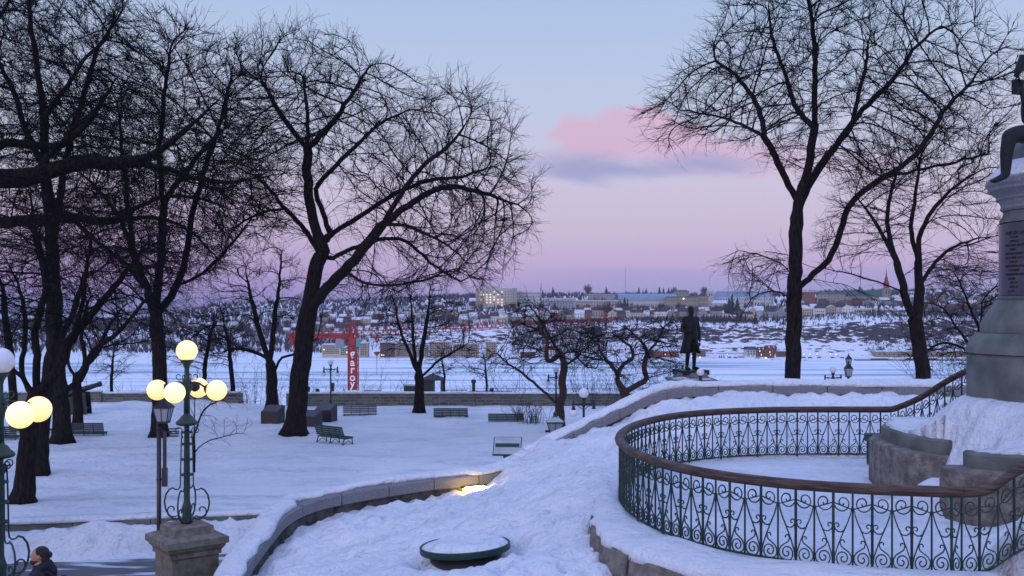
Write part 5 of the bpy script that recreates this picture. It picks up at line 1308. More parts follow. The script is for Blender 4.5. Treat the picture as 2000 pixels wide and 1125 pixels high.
# ---------------------------------------------------------------- road, kerb, stairs
rd = mat('wet_paving', (0.085, 0.08, 0.085), 0.5); M['road'] = rd
nt_ = rd.node_tree; tc_ = nt_.nodes.new('ShaderNodeTexCoord'); mp_ = nt_.nodes.new('ShaderNodeMapping'); mp_.inputs['Scale'].default_value = (.45, 2.2, 1)
nz_ = nt_.nodes.new('ShaderNodeTexNoise'); nz_.inputs['Scale'].default_value = .9; nz_.inputs['Detail'].default_value = 6; rm_ = nt_.nodes.new('ShaderNodeValToRGB')
rm_.color_ramp.elements[0].position = .54; rm_.color_ramp.elements[0].color = (.075, .072, .085, 1); rm_.color_ramp.elements[1].position = .61; rm_.color_ramp.elements[1].color = (.52, .56, .6, 1)
nt_.links.new(tc_.outputs['Object'], mp_.inputs[0]); nt_.links.new(mp_.outputs[0], nz_.inputs['Vector']); nt_.links.new(nz_.outputs['Fac'], rm_.inputs['Fac']); nt_.links.new(rm_.outputs['Color'], nt_.nodes['Principled BSDF'].inputs['Base Color'])
m_ = MB(); rp_ = [Vector((x_, float(Dwall(np.array(x_))) - 1.45, -.57)) for x_ in np.arange(-26, -5.2, .5)]
n_ = len(rp_); vs = [tuple(p) for p in rp_] + [(p.x, 25.3 + (p.x + 7) * .12, -.57) for p in rp_]; m_.add(vs, [(i, i + n_, i + n_ + 1, i + 1) for i in range(n_ - 1)]); m_.build('road', 'road', None, kind='structure')
m_ = MB(); kp = [Vector((p.x, 25.3 + (p.x + 7) * .12, -.57)) for p in rp_]; m_.sweep(kp, [(-.02, -.3), (.22, -.3), (.22, -.02), (.19, .0), (-.02, .012)]); m_.build('kerb', 'cheek', None, kind='structure')
m_ = MB(); vs = [(p.x, p.y - .21, -.70) for p in kp] + [(p.x, 18.5, -.70) for p in kp]; m_.add(vs, [(i, i + n_, i + n_ + 1, i + 1) for i in range(n_ - 1)]); m_.build('pavement', 'road', None, kind='structure')
m_ = MB(); k = 0; y_ = 18.4; z_ = -.70
while y_ > 1:
    m_.box((-7.9, y_ - .3, z_ + .075 - .6), (5.2, .60, 1.35)); y_ -= .54; z_ += .15
m_.build('stairs', 'granite_w', None, kind='structure')

# ---------------------------------------------------------------- tank lid
t = thing('tank_cover', (-.72, 16.0, 2.03), 'round green metal tank cover with snow on top, set in the snow slope', 'tank cover'); t.rotation_euler = (R(-1.5), R(-3.5), 0)
m_ = MB(); m_.lathe([(.56, -.5), (.56, .17)], n=32); m_.build('drum', 'black', t, True)
m_ = MB(); m_.lathe([(.62, .15), (.70, .17), (.71, .19), (.71, .265), (.695, .275), (.66, .24)], n=44); rim_ = m_.build('rim', 'green', t, True); rim_.data.set_sharp_from_angle(angle=R(30))
vs = []; fs = []; nr_, na = 10, 44
for i in range(nr_ + 1):
    for k in range(na):
        a = 2 * pi * k / na; r_ = .675 * i / nr_; x_, y2 = r_ * math.cos(a), r_ * math.sin(a)
        vs.append((x_, y2, .255 + (.05 + .12 * float(vn(x_ * 3 + 9, y2 * 3, 3))) * (1 - (i / nr_) ** 6)))
for i in range(nr_):
    for k in range(na): fs.append((i * na + k, i * na + (k + 1) % na, (i + 1) * na + (k + 1) % na, (i + 1) * na + k))
m_ = MB(); m_.add(vs, [f[::-1] for f in fs]); m_.build('snow_cap', 'snowcap', t, True)
# green box beyond the back of the railing by the plinth
D = 21.2; q = P(1703, 835, D)
t = thing('utility_box', (q.x + .1, D, 2.75), 'small green metal box behind the plinth, seen through the back railing', 'box')
m_ = MB(); m_.box((0, 0, .55), (.42, .3, .16)); m_.build('cover', 'green', t); m_ = MB(); m_.box((0, 0, .23), (.34, .24, .48)); m_.build('body', 'iron', t)

# bushes and weeds: woody stems
def bush(name, lab, px, D, w_, h_, n, seed, mt='twig', base=None, lean=.5):
    rng = np.random.default_rng(seed); X = (px - 1000) / F * D; z = H(X, D) if base is None else base
    t = thing(name, (X, D, z - .03), lab, 'bush')
    s0 = np.zeros((n, 3)); s0[:, 0] = rng.normal(size=n) * w_ * .25; s0[:, 1] = rng.normal(size=n) * w_ * .25
    d = nrm(np.stack([rng.normal(size=n) * lean * .6 + s0[:, 0] * .4, rng.normal(size=n) * lean * .6, np.ones(n)], 1)); Lh = h_ * (.4 + .7 * rng.random(n)); Pt = np.zeros((n, 6, 3)); Pt[:, 0] = s0; dd = d
    for j in range(1, 6): dd = nrm(dd + rng.normal(size=(n, 3)) * .13); Pt[:, j] = Pt[:, j - 1] + dd * (Lh / 5)[:, None]
    pr = [tubes_np(Pt, np.linspace(.012, .004, 6)[None] * np.ones((n, 1)), 4)]
    np_mesh('stem', *pr[0], mt, t, smooth=False); pr = []
    for j in (1, 2, 3, 3, 4, 4, 5, 5):
        q0 = Pt[:, j]; dq = nrm(nrm(Pt[:, j] - Pt[:, j - 1]) + rng.normal(size=(n, 3)) * .6); ls = (Lh * (.10 + .2 * rng.random(n)))[:, None]; q1 = q0 + dq * ls * .5; q2 = q1 + nrm(dq + rng.normal(size=(n, 3)) * .3) * ls * .5
        pr.append(tubes_np(np.stack([q0, q1, q2], 1), np.array([.007, .005, .004])[None] * np.ones((n, 1)), 3))
    np_mesh('twigs', *cat_mesh(pr), mt, t, smooth=False)['kind'] = 'stuff'
bush('dry_bush', 'dry brown bush on the snow just right of the sunken bench', 1040, 52.5, 1.6, 1.1, 46, 1, 'barkred')
bush('dry_bush', 'small dry shrub drooping behind the sunken bench', 1014, 54.5, .5, .9, 24, 2, 'barkred')
for px, D, w_, h_, n, lab, sd in ((1150, 63.2, 5, 4.0, 110, 'thicket of bare stems beyond the wall behind the large-globe lamp', 3), (1250, 63.4, 5, 3.4, 100, 'thicket of bare stems beyond the wall at the second crab-apple', 4), (1010, 63.0, 2, 3.0, 26, 'few bare stems beyond the wall left of the crab-apple', 5),
        (300, 63.5, 3, 3.6, 36, 'bare stems beyond the wall behind the lit lamp', 6), (495, 63.4, 3, 3.8, 50, 'bare stems beyond the wall left of the plaque-box tree', 7), (760, 63.2, 2.0, 3.2, 22, 'bare stems beyond the wall right of the crane', 8),
        (590, 63.2, 2.0, 3.6, 26, 'bare stems beyond the wall seen past the big elm', 9), (700, 63.2, 1.0, 3.2, 12, 'few thin stems right beside the crane mast', 10), (1870, 49, 2.5, 3.0, 60, 'bare stems behind the parapet between the forked tree and monument', 11), (1310, 52, 2.5, 2.6, 50, 'bare shrub left of the statue pedestal', 12),
        (180, 63.5, 3, 3.0, 40, 'dry weeds beyond the wall near the cannon', 13), (1945, 48, 2.5, 5.0, 60, 'tall bare stems just left of the monument', 14), (930, 63.2, 2.5, 3, 26, 'bare stems beyond the wall near the ventilators', 15)):
    bush('bare_shrub', lab, px, D, w_, h_, n, sd)
# ================================================================ river, far shore
ice_ = mat('river_ice', (0.72, 0.78, 0.84), 0.6); M['river'] = ice_
nt_ = ice_.node_tree; N_ = nt_.nodes; tc_ = N_.new('ShaderNodeTexCoord'); mp_ = N_.new('ShaderNodeMapping'); mp_.inputs['Scale'].default_value = (.0035, .028, 1)
nz_ = N_.new('ShaderNodeTexNoise'); nz_.inputs['Scale'].default_value = 1; nz_.inputs['Detail'].default_value = 8; nz_.inputs['Roughness'].default_value = .6
rm_ = N_.new('ShaderNodeValToRGB'); e = rm_.color_ramp.elements; e[0].position = .40; e[0].color = (.24, .31, .40, 1); e[1].position = .54; e[1].color = (.74, .79, .83, 1)
e2 = rm_.color_ramp.elements.new(.47); e2.color = (.56, .63, .70, 1)
nt_.links.new(tc_.outputs['Object'], mp_.inputs[0]); nt_.links.new(mp_.outputs[0], nz_.inputs['Vector']); nt_.links.new(nz_.outputs['Fac'], rm_.inputs['Fac']); nt_.links.new(rm_.outputs['Color'], N_['Principled BSDF'].inputs['Base Color'])
m_ = MB(); m_.add([(-9000, 430, -52), (9000, 430, -52), (9000, 14000, -52), (-9000, 14000, -52)], [(0, 1, 2, 3)]); m_.build('river', 'river', None, kind='structure')
# far land
cl = mat('far_land', (0.7, 0.74, 0.78), 0.9); M['farland'] = cl
nt_ = cl.node_tree; N_ = nt_.nodes; tc_ = N_.new('ShaderNodeTexCoord'); ge = N_.new('ShaderNodeNewGeometry'); sp_ = N_.new('ShaderNodeSeparateXYZ'); nt_.links.new(ge.outputs['True Normal'], sp_.inputs[0])
mp_ = N_.new('ShaderNodeMapping'); mp_.inputs['Scale'].default_value = (.03, .03, .14); nt_.links.new(tc_.outputs['Object'], mp_.inputs[0])
nz_ = N_.new('ShaderNodeTexNoise'); nz_.inputs['Scale'].default_value = 3.0; nz_.inputs['Detail'].default_value = 8; nz_.inputs['Roughness'].default_value = .65; nt_.links.new(mp_.outputs[0], nz_.inputs['Vector'])
ma = N_.new('ShaderNodeMath'); ma.operation = 'MULTIPLY_ADD'; ma.inputs[1].default_value = 1.0; nt_.links.new(sp_.outputs['Z'], ma.inputs[0]); nt_.links.new(nz_.outputs['Fac'], ma.inputs[2])
rm_ = N_.new('ShaderNodeValToRGB'); e = rm_.color_ramp.elements; e[0].position = .455; e[0].color = (.035, .03, .035, 1); e[1].position = .505; e[1].color = (.70, .73, .77, 1)
e2 = rm_.color_ramp.elements.new(.48); e2.color = (.12, .10, .095, 1)
mb2 = N_.new('ShaderNodeMath'); mb2.operation = 'SUBTRACT'; mb2.inputs[1].default_value = 0.8333; nt_.links.new(ma.outputs[0], mb2.inputs[0]); nt_.links.new(mb2.outputs[0], rm_.inputs['Fac']); nt_.links.new(rm_.outputs['Color'], N_['Principled BSDF'].inputs['Base Color'])
def FH(x, y):
    x = np.asarray(x, float); y = np.asarray(y, float)
    ax = x / np.maximum(y, 1) * F + 1000           # which column of the valley side this is
    # shoreline, cliff foot and cliff top heights vary along the shore
    foot = 1170 + 25 * fbm(x * .004, 0 * y, 3, 3)
    foot = foot + 90 * sstep(900, 600, ax)
    ztop = -13 + 6 * sstep(1500, 1750, ax) - 6 * sstep(1150, 900, ax) - 10 * sstep(900, 500, ax)
    wd = 72 + 26 * fbm(x * .006, 0 * y, 2, 9) + 120 * sstep(950, 600, ax)
    u = (y - foot) / wd + 0.22 * fbm(x * .018, y * .018, 4, 5)
    z = -50.5 + (ztop + 50.5) * (0.30 * sstep(0, .45, u) + 0.70 * sstep(.35, 1.05, u))
    z = z + 2.6 * fbm(x * .045, y * .045, 4, 15) * sstep(0, .3, u) * sstep(1.3, .8, u)
    crest = 30 - 16 * sstep(1000, 500, ax) - 42 * sstep(480, 240, ax) + 8 * sstep(1450, 1750, ax)
    s = np.clip((y - foot - wd) / (2250 - 1270), 0, 1)
    z = z + (crest - ztop) * (s ** 0.85) + 2.5 * fbm(x * .006, y * .006, 3, 25) * sstep(0, .1, s)
    z = z - sstep(2700, 4000, y) * 60
    return z
def fh(x, y): return float(FH(np.array([x]), np.array([y]))[0])
gx = axis([(-2600, -700, 40), (-700, 800, 6), (800, 2600, 40)]); gy = axis([(1112, 1180, 8), (1180, 1420, 3.5), (1420, 2400, 16), (2400, 4200, 120)])
GX, GY = np.meshgrid(gx, gy); GZ = FH(GX, GY); GZ[0] = -53
nx, ny = len(gx), len(gy); idx = np.arange(nx * ny).reshape(ny, nx)
Q = np.stack([idx[:-1, :-1].ravel(), idx[:-1, 1:].ravel(), idx[1:, 1:].ravel(), idx[1:, :-1].ravel()], 1)
np_mesh('far_hills', np.stack([GX.ravel(), GY.ravel(), GZ.ravel()], 1), Q, 'farland')['kind'] = 'structure'
M['fwood'] = mat('winter_wood', (0.055, 0.038, 0.045), .95, nscale=.02, col2=(0.032, 0.026, 0.036)); M['fever'] = mat('evergreen', (0.012, 0.020, 0.017), .95)
M['fwood2'] = mat('willow_wood', (.10, .06, .045), .95); M['fbrush'] = mat('cliff_brush', (.06, .042, .036), .95, nscale=.03, col2=(.03, .022, .024))
# downriver hills
m_ = MB(); vs = []; 
for i in range(60):
    x_ = -5200 + i * 90; z_ = -52 + 60 * (.35 + .65 * float(vn(i * .17, 1, 2))) * (1 if x_ < -1500 else 1)
    vs += [(x_, 8300, -52), (x_, 9000, z_), (x_, 10500, -52)]
m_.add(vs, [(3 * i + k, 3 * i + 3 + k, 3 * i + 4 + k, 3 * i + 1 + k) for i in range(59) for k in (0, 1)]); m_.build('downriver_hills', 'fwood', None, True, 'structure')
m_ = MB(); vs = []
for i in range(50):
    x_ = -3800 + i * 60; z_ = -50 + 22 * float(vn(i * .3, 4, 2)); vs += [(x_, 3600, -52), (x_, 3800, z_), (x_, 4400, -52)]
m_.add(vs, [(3 * i + k, 3 * i + 3 + k, 3 * i + 4 + k, 3 * i + 1 + k) for i in range(49) for k in (0, 1)]); m_.build('downriver_shore', 'fwood', None, True, 'structure')

rng = np.random.default_rng(77)
def brush(name, X, Y, h0, mt, base=None, nt=11, w_=.42, spread=.42):
    n = len(X); Z = FH(X, Y) if base is None else base; hh = h0 * (.6 + .7 * rng.random(n))
    b = np.repeat(np.stack([X, Y, Z - .3], 1), nt, 0); h2 = np.repeat(hh, nt); k = len(b)
    a = rng.random(k) * 2 * np.pi; sp__ = spread * np.sqrt(rng.random(k)); top = b + np.stack([np.cos(a) * sp__ * h2, np.sin(a) * sp__ * h2, h2 * (.55 + .45 * (1 - sp__ ** 2 * 2) * rng.random(k) + .1)], 1)
    st = b + (top - b) * (.15 * rng.random(k))[:, None]; st[:, 2] = b[:, 2] + h2 * .12
    s_ = np.stack([np.cos(a + 1.5), np.sin(a + 1.5) * 0.2, np.zeros(k)], 1) * (w_ * (.5 + rng.random(k)))[:, None]
    mid = (st + top) / 2 + rng.normal(size=(k, 3)) * .3
    V = np.stack([st - s_ * .4, st + s_ * .4, mid + s_, top, mid - s_], 1).reshape(-1, 3); i = np.arange(k)[:, None] * 5
    Q = np.concatenate([i + np.array([0, 1, 2, 4]), i + np.array([4, 2, 3, 3])[None]])
    # quads with repeated vertex are avoided: use triangles instead
    T = np.concatenate([i + np.array([[0, 1, 2]]), i + np.array([[0, 2, 4]]), i + np.array([[4, 2, 3]])])
    o_ = np_mesh(name, V, T, mt, None, smooth=False); o_['kind'] = 'stuff'; return o_
def cols(px0, px1, d0, d1, n):
    px = px0 + (px1 - px0) * rng.random(n); D = d0 + (d1 - d0) * rng.random(n); return (px - 1000) / F * D, D
def woods(name, parts, h0, mt, nt=11, w_=.42):
    Xs, Ys = zip(*[cols(*p) for p in parts]); return brush(name, np.concatenate(Xs), np.concatenate(Ys), h0, mt, nt=nt, w_=w_)
tag(woods('far_wood', [(-200, 2250, 2050, 2500, 2600), (-200, 1000, 1500, 2100, 2300), (1000, 2200, 1500, 2100, 1300), (-200, 700, 1250, 1500, 1500)], 11, 'fwood', 10, .55), 'bare winter wood along the crest of the far hills', 'wood')
tag(woods('hillside_wood', [(880, 1200, 1350, 1500, 380), (1200, 2150, 1390, 1560, 700), (400, 900, 1320, 1560, 750), (1470, 1600, 1400, 1500, 400), (1780, 2150, 1180, 1420, 1000)], 8.5, 'fwood', 12, .26), 'bare trees between the houses of the hillside town', 'wood')
tag(woods('cliff_brush', [(1000, 1185, 1185, 1275, 2400), (1180, 1420, 1230, 1300, 700), (850, 1010, 1240, 1330, 350), (1260, 1700, 1215, 1330, 1000), (1690, 2050, 1180, 1330, 1900), (560, 900, 1260, 1400, 800), (1380, 1480, 1235, 1275, 400)], 4.6, 'fbrush', 8, .17), 'bare brush growing on the snowy cliff across the river', 'brush')
# conifers and single trees one can tell apart
def conifer(x, y, h_, lab, gp, mt='fever', z=None, narrow=.26):
    t = thing('conifer', (x, y, (fh(x, y) if z is None else z) - .3), lab, 'tree', gp); r2 = random.Random(int(x * 7 + y)); m_ = MB()
    for k in range(7):
        z0 = h_ * (.08 + .125 * k); rr_ = h_ * narrow * (1 - k / 7.5) * (.85 + .3 * r2.random()); vs = [(0, 0, z0 + h_ * .20)]; n_ = 11
        for j in range(n_): a = 2 * pi * j / n_; q = rr_ * (.65 + .6 * r2.random()); vs.append((math.cos(a) * q, math.sin(a) * q, z0 + r2.random() * h_ * .03))
        m_.add(vs, [(0, 1 + j, 1 + (j + 1) % n_) for j in range(n_)])
    m_.build('crown', mt, t); m_ = MB(); m_.tube([(0, 0, 0), (0, 0, h_ * .9)], [h_ * .02, .05], 5); m_.build('trunk', 'fwood', t)
rr2 = random.Random(12)
def px2(px, D): return (px - 1000) / F * D
for px, D, h_ in [(1380, 1262, 9), (1388, 1255, 8), (1400, 1268, 8), (1415, 1262, 9), (1424, 1262, 10), (1440, 1250, 15), (1447, 1248, 17), (1456, 1262, 11), (1476, 1250, 12), (1492, 1264, 12), (1498, 1266, 12), (1510, 1262, 9), (1518, 1250, 9), (1360, 1240, 9), (1395, 1235, 12), (1374, 1240, 11), (1352, 1250, 9), (1008, 1235, 9), (1060, 1230, 11), (1066, 1228, 10), (1036, 1225, 8), (1474, 1235, 9), (1438, 1232, 8), (1705, 1262, 12), (1716, 1264, 15), (1530, 1240, 10), (1536, 1250, 9)]:
    conifer(px2(px, D), D, h_, 'small dark conifer on the snowy cliff across the river', 'dark conifers on the far cliff')
for px, D, h_, lab in [(1424, 1345, 26, 'tall dark conifer among the houses right of the statue, left one'), (1430, 1350, 30, 'tallest dark conifer among the houses right of the statue'), (1440, 1352, 26, 'right one of the tall dark conifers right of the statue'), (1418, 1340, 18, 'lowest of the tall dark conifers right of the statue'),
        (1220, 1395, 24, 'dark conifer with a bare twin left of the arena, behind small houses'), (1226, 1390, 22, 'pointed conifer just left of the long white arena'), (1246, 1360, 14, 'small conifer in front of the long white arena'), (952, 1330, 14, 'small conifer at the foot of the round tower'), (1255, 1345, 14, 'conifer just left of the pale blue house')]:
    conifer(px2(px, D), D, h_, lab, None)
for px in (1248, 1256, 1262, 1288, 1296, 1306, 1312, 1316, 1320, 1080, 1678, 1705, 1770, 1060, 1184):
    D = 2280 + rr2.random() * 100; conifer(px2(px, D), D, 16 + rr2.random() * 8, 'dark conifer on the far skyline', 'dark conifers along the far skyline', narrow=.34)
def faroak(px, D, h_, lab, mt='fwood', nm='bare_tree'):
    x_ = px2(px, D); t = thing(nm, (x_, D, fh(x_, D) - .3), lab, 'tree'); r3 = np.random.default_rng(int(px)); n = 150
    d = nrm(r3.normal(size=(n, 3)) * np.array([1, 1, .8])); top = d * h_ * .42 * (.6 + .4 * r3.random((n, 1))) + np.array([0, 0, h_ * .6]); st = np.array([0, 0, 1.0]) * (h_ * (.15 + .3 * r3.random((n, 1))))
    mid = st * .45 + top * .55 + np.array([0, 0, h_ * .03]); np_mesh('crown', *tubes_np(np.stack([st, mid, top], 1), np.array([.28, .2, .1])[None] * np.ones((n, 1)) * h_ / 14, 3), mt, t, smooth=False)
    m_ = MB(); m_.tube([(0, 0, 0), (0, 0, h_ * .55)], [h_ * .03, h_ * .012], 6); m_.build('trunk', 'fwood', t)
faroak(1187, 1335, 24, 'large rusty willow-like tree beside the white gabled houses', 'fwood2', 'willow_tree'); faroak(1212, 1380, 22, 'brown bare tree left of the long white arena', 'fwood2')
faroak(1292, 1420, 18, 'rounded bare tree before the arena wall'); faroak(1148, 2300, 30, 'pale pinkish bare tree standing above the skyline', 'fwood2'); faroak(1375, 2300, 26, 'pale bare tree on the skyline left of the college spire', 'fwood2')

# ---------------------------------------------------------------- houses
PALN = {}
for nm, c in (('white', (.62, .62, .60)), ('cream', (.50, .44, .32)), ('beige', (.36, .31, .24)), ('grey', (.26, .27, .28)), ('brick', (.20, .075, .05)), ('brown', (.14, .085, .06)), ('blue', (.30, .40, .44)), ('tan', (.33, .27, .20)), ('pale', (.45, .46, .46)), ('olive', (.26, .24, .17))):
    M['w_' + nm] = mat('wall_' + nm, c, .9, nscale=.4, namt=.15)
M['r_snow'] = mat('roof_snow', (.68, .72, .77), .8, nscale=.5, col2=(.42, .46, .52)); M['r_dark'] = mat('roof_dark', (.045, .04, .05), .8, nscale=.4, namt=.4); M['r_blue'] = mat('roof_bluegrey', (.20, .28, .36), .6, nscale=.1, col2=(.16, .23, .31)); M['r_green'] = mat('roof_green', (.03, .085, .075), .7); M['r_red'] = mat('roof_red', (.20, .03, .03), .7); M['glass'] = mat('window_dark', (.03, .035, .05), .2); M['r_brown'] = mat('roof_brown', (.07, .03, .03), .8)
def house_mesh(kind, w_, d_, h_, rh):
    """wall mesh with recessed windows (second material), roof mesh"""
    wl = MB(); rf = MB(); hw, hd_ = w_ / 2, d_ / 2
    wl.cur = 0; wl.box((0, 0, h_ / 2 - 1), (w_, d_, h_ + 2))
    if kind == 'gable_front':
        wl.add([(-hw, -hd_, h_), (hw, -hd_, h_), (0, -hd_, h_ + rh), (-hw, hd_, h_), (hw, hd_, h_), (0, hd_, h_ + rh)], [(0, 1, 2), (5, 4, 3)])
        o_ = .4; rf.add([(-hw - o_, -hd_ - o_, h_ - .3), (0, -hd_ - o_, h_ + rh + .15), (hw + o_, -hd_ - o_, h_ - .3), (-hw - o_, hd_ + o_, h_ - .3), (0, hd_ + o_, h_ + rh + .15), (hw + o_, hd_ + o_, h_ - .3),
              (-hw - o_, -hd_ - o_, h_ - .6), (0, -hd_ - o_, h_ + rh - .2), (hw + o_, -hd_ - o_, h_ - .6)], [(0, 3, 4, 1), (1, 4, 5, 2), (6, 0, 1, 7), (7, 1, 2, 8)])
    elif kind == 'gable_side':
        wl.add([(-hw, -hd_, h_), (-hw, hd_, h_), (-hw, 0, h_ + rh), (hw, -hd_, h_), (hw, hd_, h_), (hw, 0, h_ + rh)], [(1, 0, 2), (3, 4, 5)])
        o_ = .4; rf.add([(-hw - o_, -hd_ - o_, h_ - .3), (hw + o_, -hd_ - o_, h_ - .3), (hw + o_, 0, h_ + rh + .15), (-hw - o_, 0, h_ + rh + .15), (-hw - o_, hd_ + o_, h_ - .3), (hw + o_, hd_ + o_, h_ - .3)], [(0, 1, 2, 3), (3, 2, 5, 4)])
    elif kind == 'mansard':
        rf.add([(-hw - .3, -hd_ - .3, h_), (hw + .3, -hd_ - .3, h_), (hw + .3, hd_ + .3, h_), (-hw - .3, hd_ + .3, h_), (-hw + 1, -hd_ + 1, h_ + rh), (hw - 1, -hd_ + 1, h_ + rh), (hw - 1, hd_ - 1, h_ + rh), (-hw + 1, hd_ - 1, h_ + rh)], [(0, 1, 5, 4), (1, 2, 6, 5), (2, 3, 7, 6), (3, 0, 4, 7), (4, 5, 6, 7)])
    else:
        rf.box((0, 0, h_ + .2), (w_ + .6, d_ + .6, .4))
    wl.cur = 1; fl = max(1, int(h_ / 3)); nw = max(2, int(w_ / 3))
    for f in range(fl):
        for k in range(nw):
            wl.box((-hw + (k + .5) * w_ / nw, -hd_ - .01, 1.7 + f * 3), (1.0, .12, 1.35))
    return wl, rf
HM = {}
def hmesh(key):
    if key in HM: return HM[key]
    kind, w_, d_, h_, rh, wc, rc_ = key; wl, rf = house_mesh(kind, w_, d_, h_, rh)
    a = wl.build('wall', ['w_' + wc, 'glass'], None); b = rf.build('roof', rc_, None); ch_ = MB(); ch_.box((w_ * .28, 1, h_ + rh + .2), (.9, .9, 2.2)); c = ch_.build('chimney', 'w_brick', None)
    HM[key] = (a.data, b.data, c.data)
    for o_ in (a, b, c): bpy.data.objects.remove(o_)
    return HM[key]
RW = {'r_snow': 'snowy', 'r_dark': 'dark', 'r_green': 'green', 'r_blue': 'pale blue', 'r_red': 'red', 'r_brown': 'brown'}
KW = {'gable_front': 'gable facing the river', 'gable_side': 'long pitched roof', 'mansard': 'mansard roof', 'flat': 'flat roof'}
def house(x, y, kind, w_, d_, h_, rh, wc, rc_, rz, tier):
    me = hmesh((kind, w_, d_, h_, rh, wc, rc_))
    z = max(fh(x - w_ / 2, y), fh(x + w_ / 2, y), fh(x, y)) + .2
    lab = 'small %s house with %s %s, %s' % (wc, RW[rc_], 'roof and ' + KW[kind] if kind in ('gable_front',) else KW[kind], tier)
    lab = ' '.join(lab.split()[:16])
    t = thing('house', (x, y, z), lab, 'house', lab, rz)
    for nm, m__ in zip(('wall', 'roof', 'chimney'), me):
        if nm == 'chimney' and kind == 'flat': continue
        o_ = bpy.data.objects.new(nm, m__); COL.objects.link(o_); o_.parent = t
hr = random.Random(4)
def row(px0, px1, D, step, tier, jit=10, kinds=('gable_front', 'gable_side', 'mansard', 'flat', 'gable_side'), walls=('white', 'white', 'cream', 'beige', 'pale', 'brick', 'tan', 'grey'), roofs=('r_snow', 'r_snow', 'r_dark', 'r_dark', 'r_brown'), skip=(), big=1.0):
    px = px0
    while px < px1:
        if not any(a < px < b for a, b in skip) and hr.random() < .93:
            D_ = D + hr.uniform(-jit, jit); w_ = hr.choice((9, 11, 14)) * big
            house(px2(px, D_), D_, hr.choice(kinds), round(w_, 1), 9, hr.choice((5.0, 7.4, 8.2)), hr.choice((3.4, 4.8)), hr.choice(walls), hr.choice(roofs), R(hr.uniform(-14, 14)), tier)
        px += step * hr.uniform(.75, 1.3)
row(905, 1560, 1318, 15, 'in the row above the far cliff', 8, skip=((985, 1000), (1175, 1195), (1425, 1440)), big=1.12)
row(1560, 1665, 1335, 17, 'in the row above the far cliff', 8)
row(1000, 1600, 1345, 20, 'in the row above the far cliff', 6, skip=((1300, 1330), (1410, 1450)), big=1.05)
row(905, 1600, 1382, 17, 'in the second row of the far town', 16, skip=((1300, 1330), (1410, 1450)), big=.95)
row(1590, 1960, 1400, 17, 'in the second row of the far town', 22, skip=((1660, 1800),), walls=('white', 'cream', 'brick', 'brick', 'tan', 'grey', 'brown'), roofs=('r_snow', 'r_dark', 'r_green', 'r_dark'))
row(1560, 1990, 1520, 16, 'high in the far town right of the elm', 35, walls=('white', 'brick', 'brick', 'tan', 'grey', 'cream'), roofs=('r_snow', 'r_dark', 'r_green', 'r_blue'))
row(1560, 1990, 1700, 17, 'near the top of the far hill', 50, walls=('white', 'brick', 'tan', 'grey'), roofs=('r_snow', 'r_snow', 'r_dark'))
row(1780, 1990, 2000, 16, 'near the top of the far hill', 70, walls=('white', 'pale', 'tan'), roofs=('r_snow',))
row(560, 930, 1440, 17, 'scattered on the slope left of the round tower', 30, roofs=('r_snow', 'r_snow', 'r_dark'))
row(540, 930, 1560, 19, 'scattered on the slope left of the round tower', 50, walls=('white', 'pale', 'tan', 'brick'), roofs=('r_snow', 'r_snow', 'r_dark'))
row(480, 930, 1800, 22, 'scattered high on the wooded slope at left', 90, walls=('white', 'pale', 'tan'), roofs=('r_snow',))
row(240, 520, 1500, 26, 'on the far slope behind the lit lamp', 90, walls=('white', 'pale', 'tan', 'cream'), roofs=('r_snow', 'r_dark'))
row(905, 1060, 1285, 24, 'just under the crane jib across the river', 6, walls=('white', 'cream', 'tan'), roofs=('r_snow',))

# ---------------------------------------------------------------- landmark buildings
def zat(px, D, up=0): return fh(px2(px, D), D) + up
def place(name, label, cat, px, D, ybase=None, rz=0, gp=None):
    z = 6 - (ybase - 600) / F * D if ybase else zat(px, D)
    return thing(name, (px2(px, D), D, z), label, cat, gp, rz)
def wins(parent, x0, x1, y, z0, z1, nx_, nz_2, ww=1.3, wh=1.6, mt='glass', lit=None, rnd=None):
    me = None; k = 0
    for j in range(nz_2):
        for i in range(nx_):
            m__ = mt if not (lit and rnd.random() < lit) else 'winlit'
            key = (ww, wh, m__)
            if key not in HM:
                q = MB(); q.box((0, 0, 0), (ww, .24, wh)); ob = q.build('window', m__, None); HM[key] = ob.data; bpy.data.objects.remove(ob)
            o_ = bpy.data.objects.new('window', HM[key]); COL.objects.link(o_); o_.parent = parent
            o_.location = (x0 + (x1 - x0) * (i + .5) / nx_, y, z0 + (z1 - z0) * (j + .5) / nz_2)
def pxm(p, D): return p / F * D
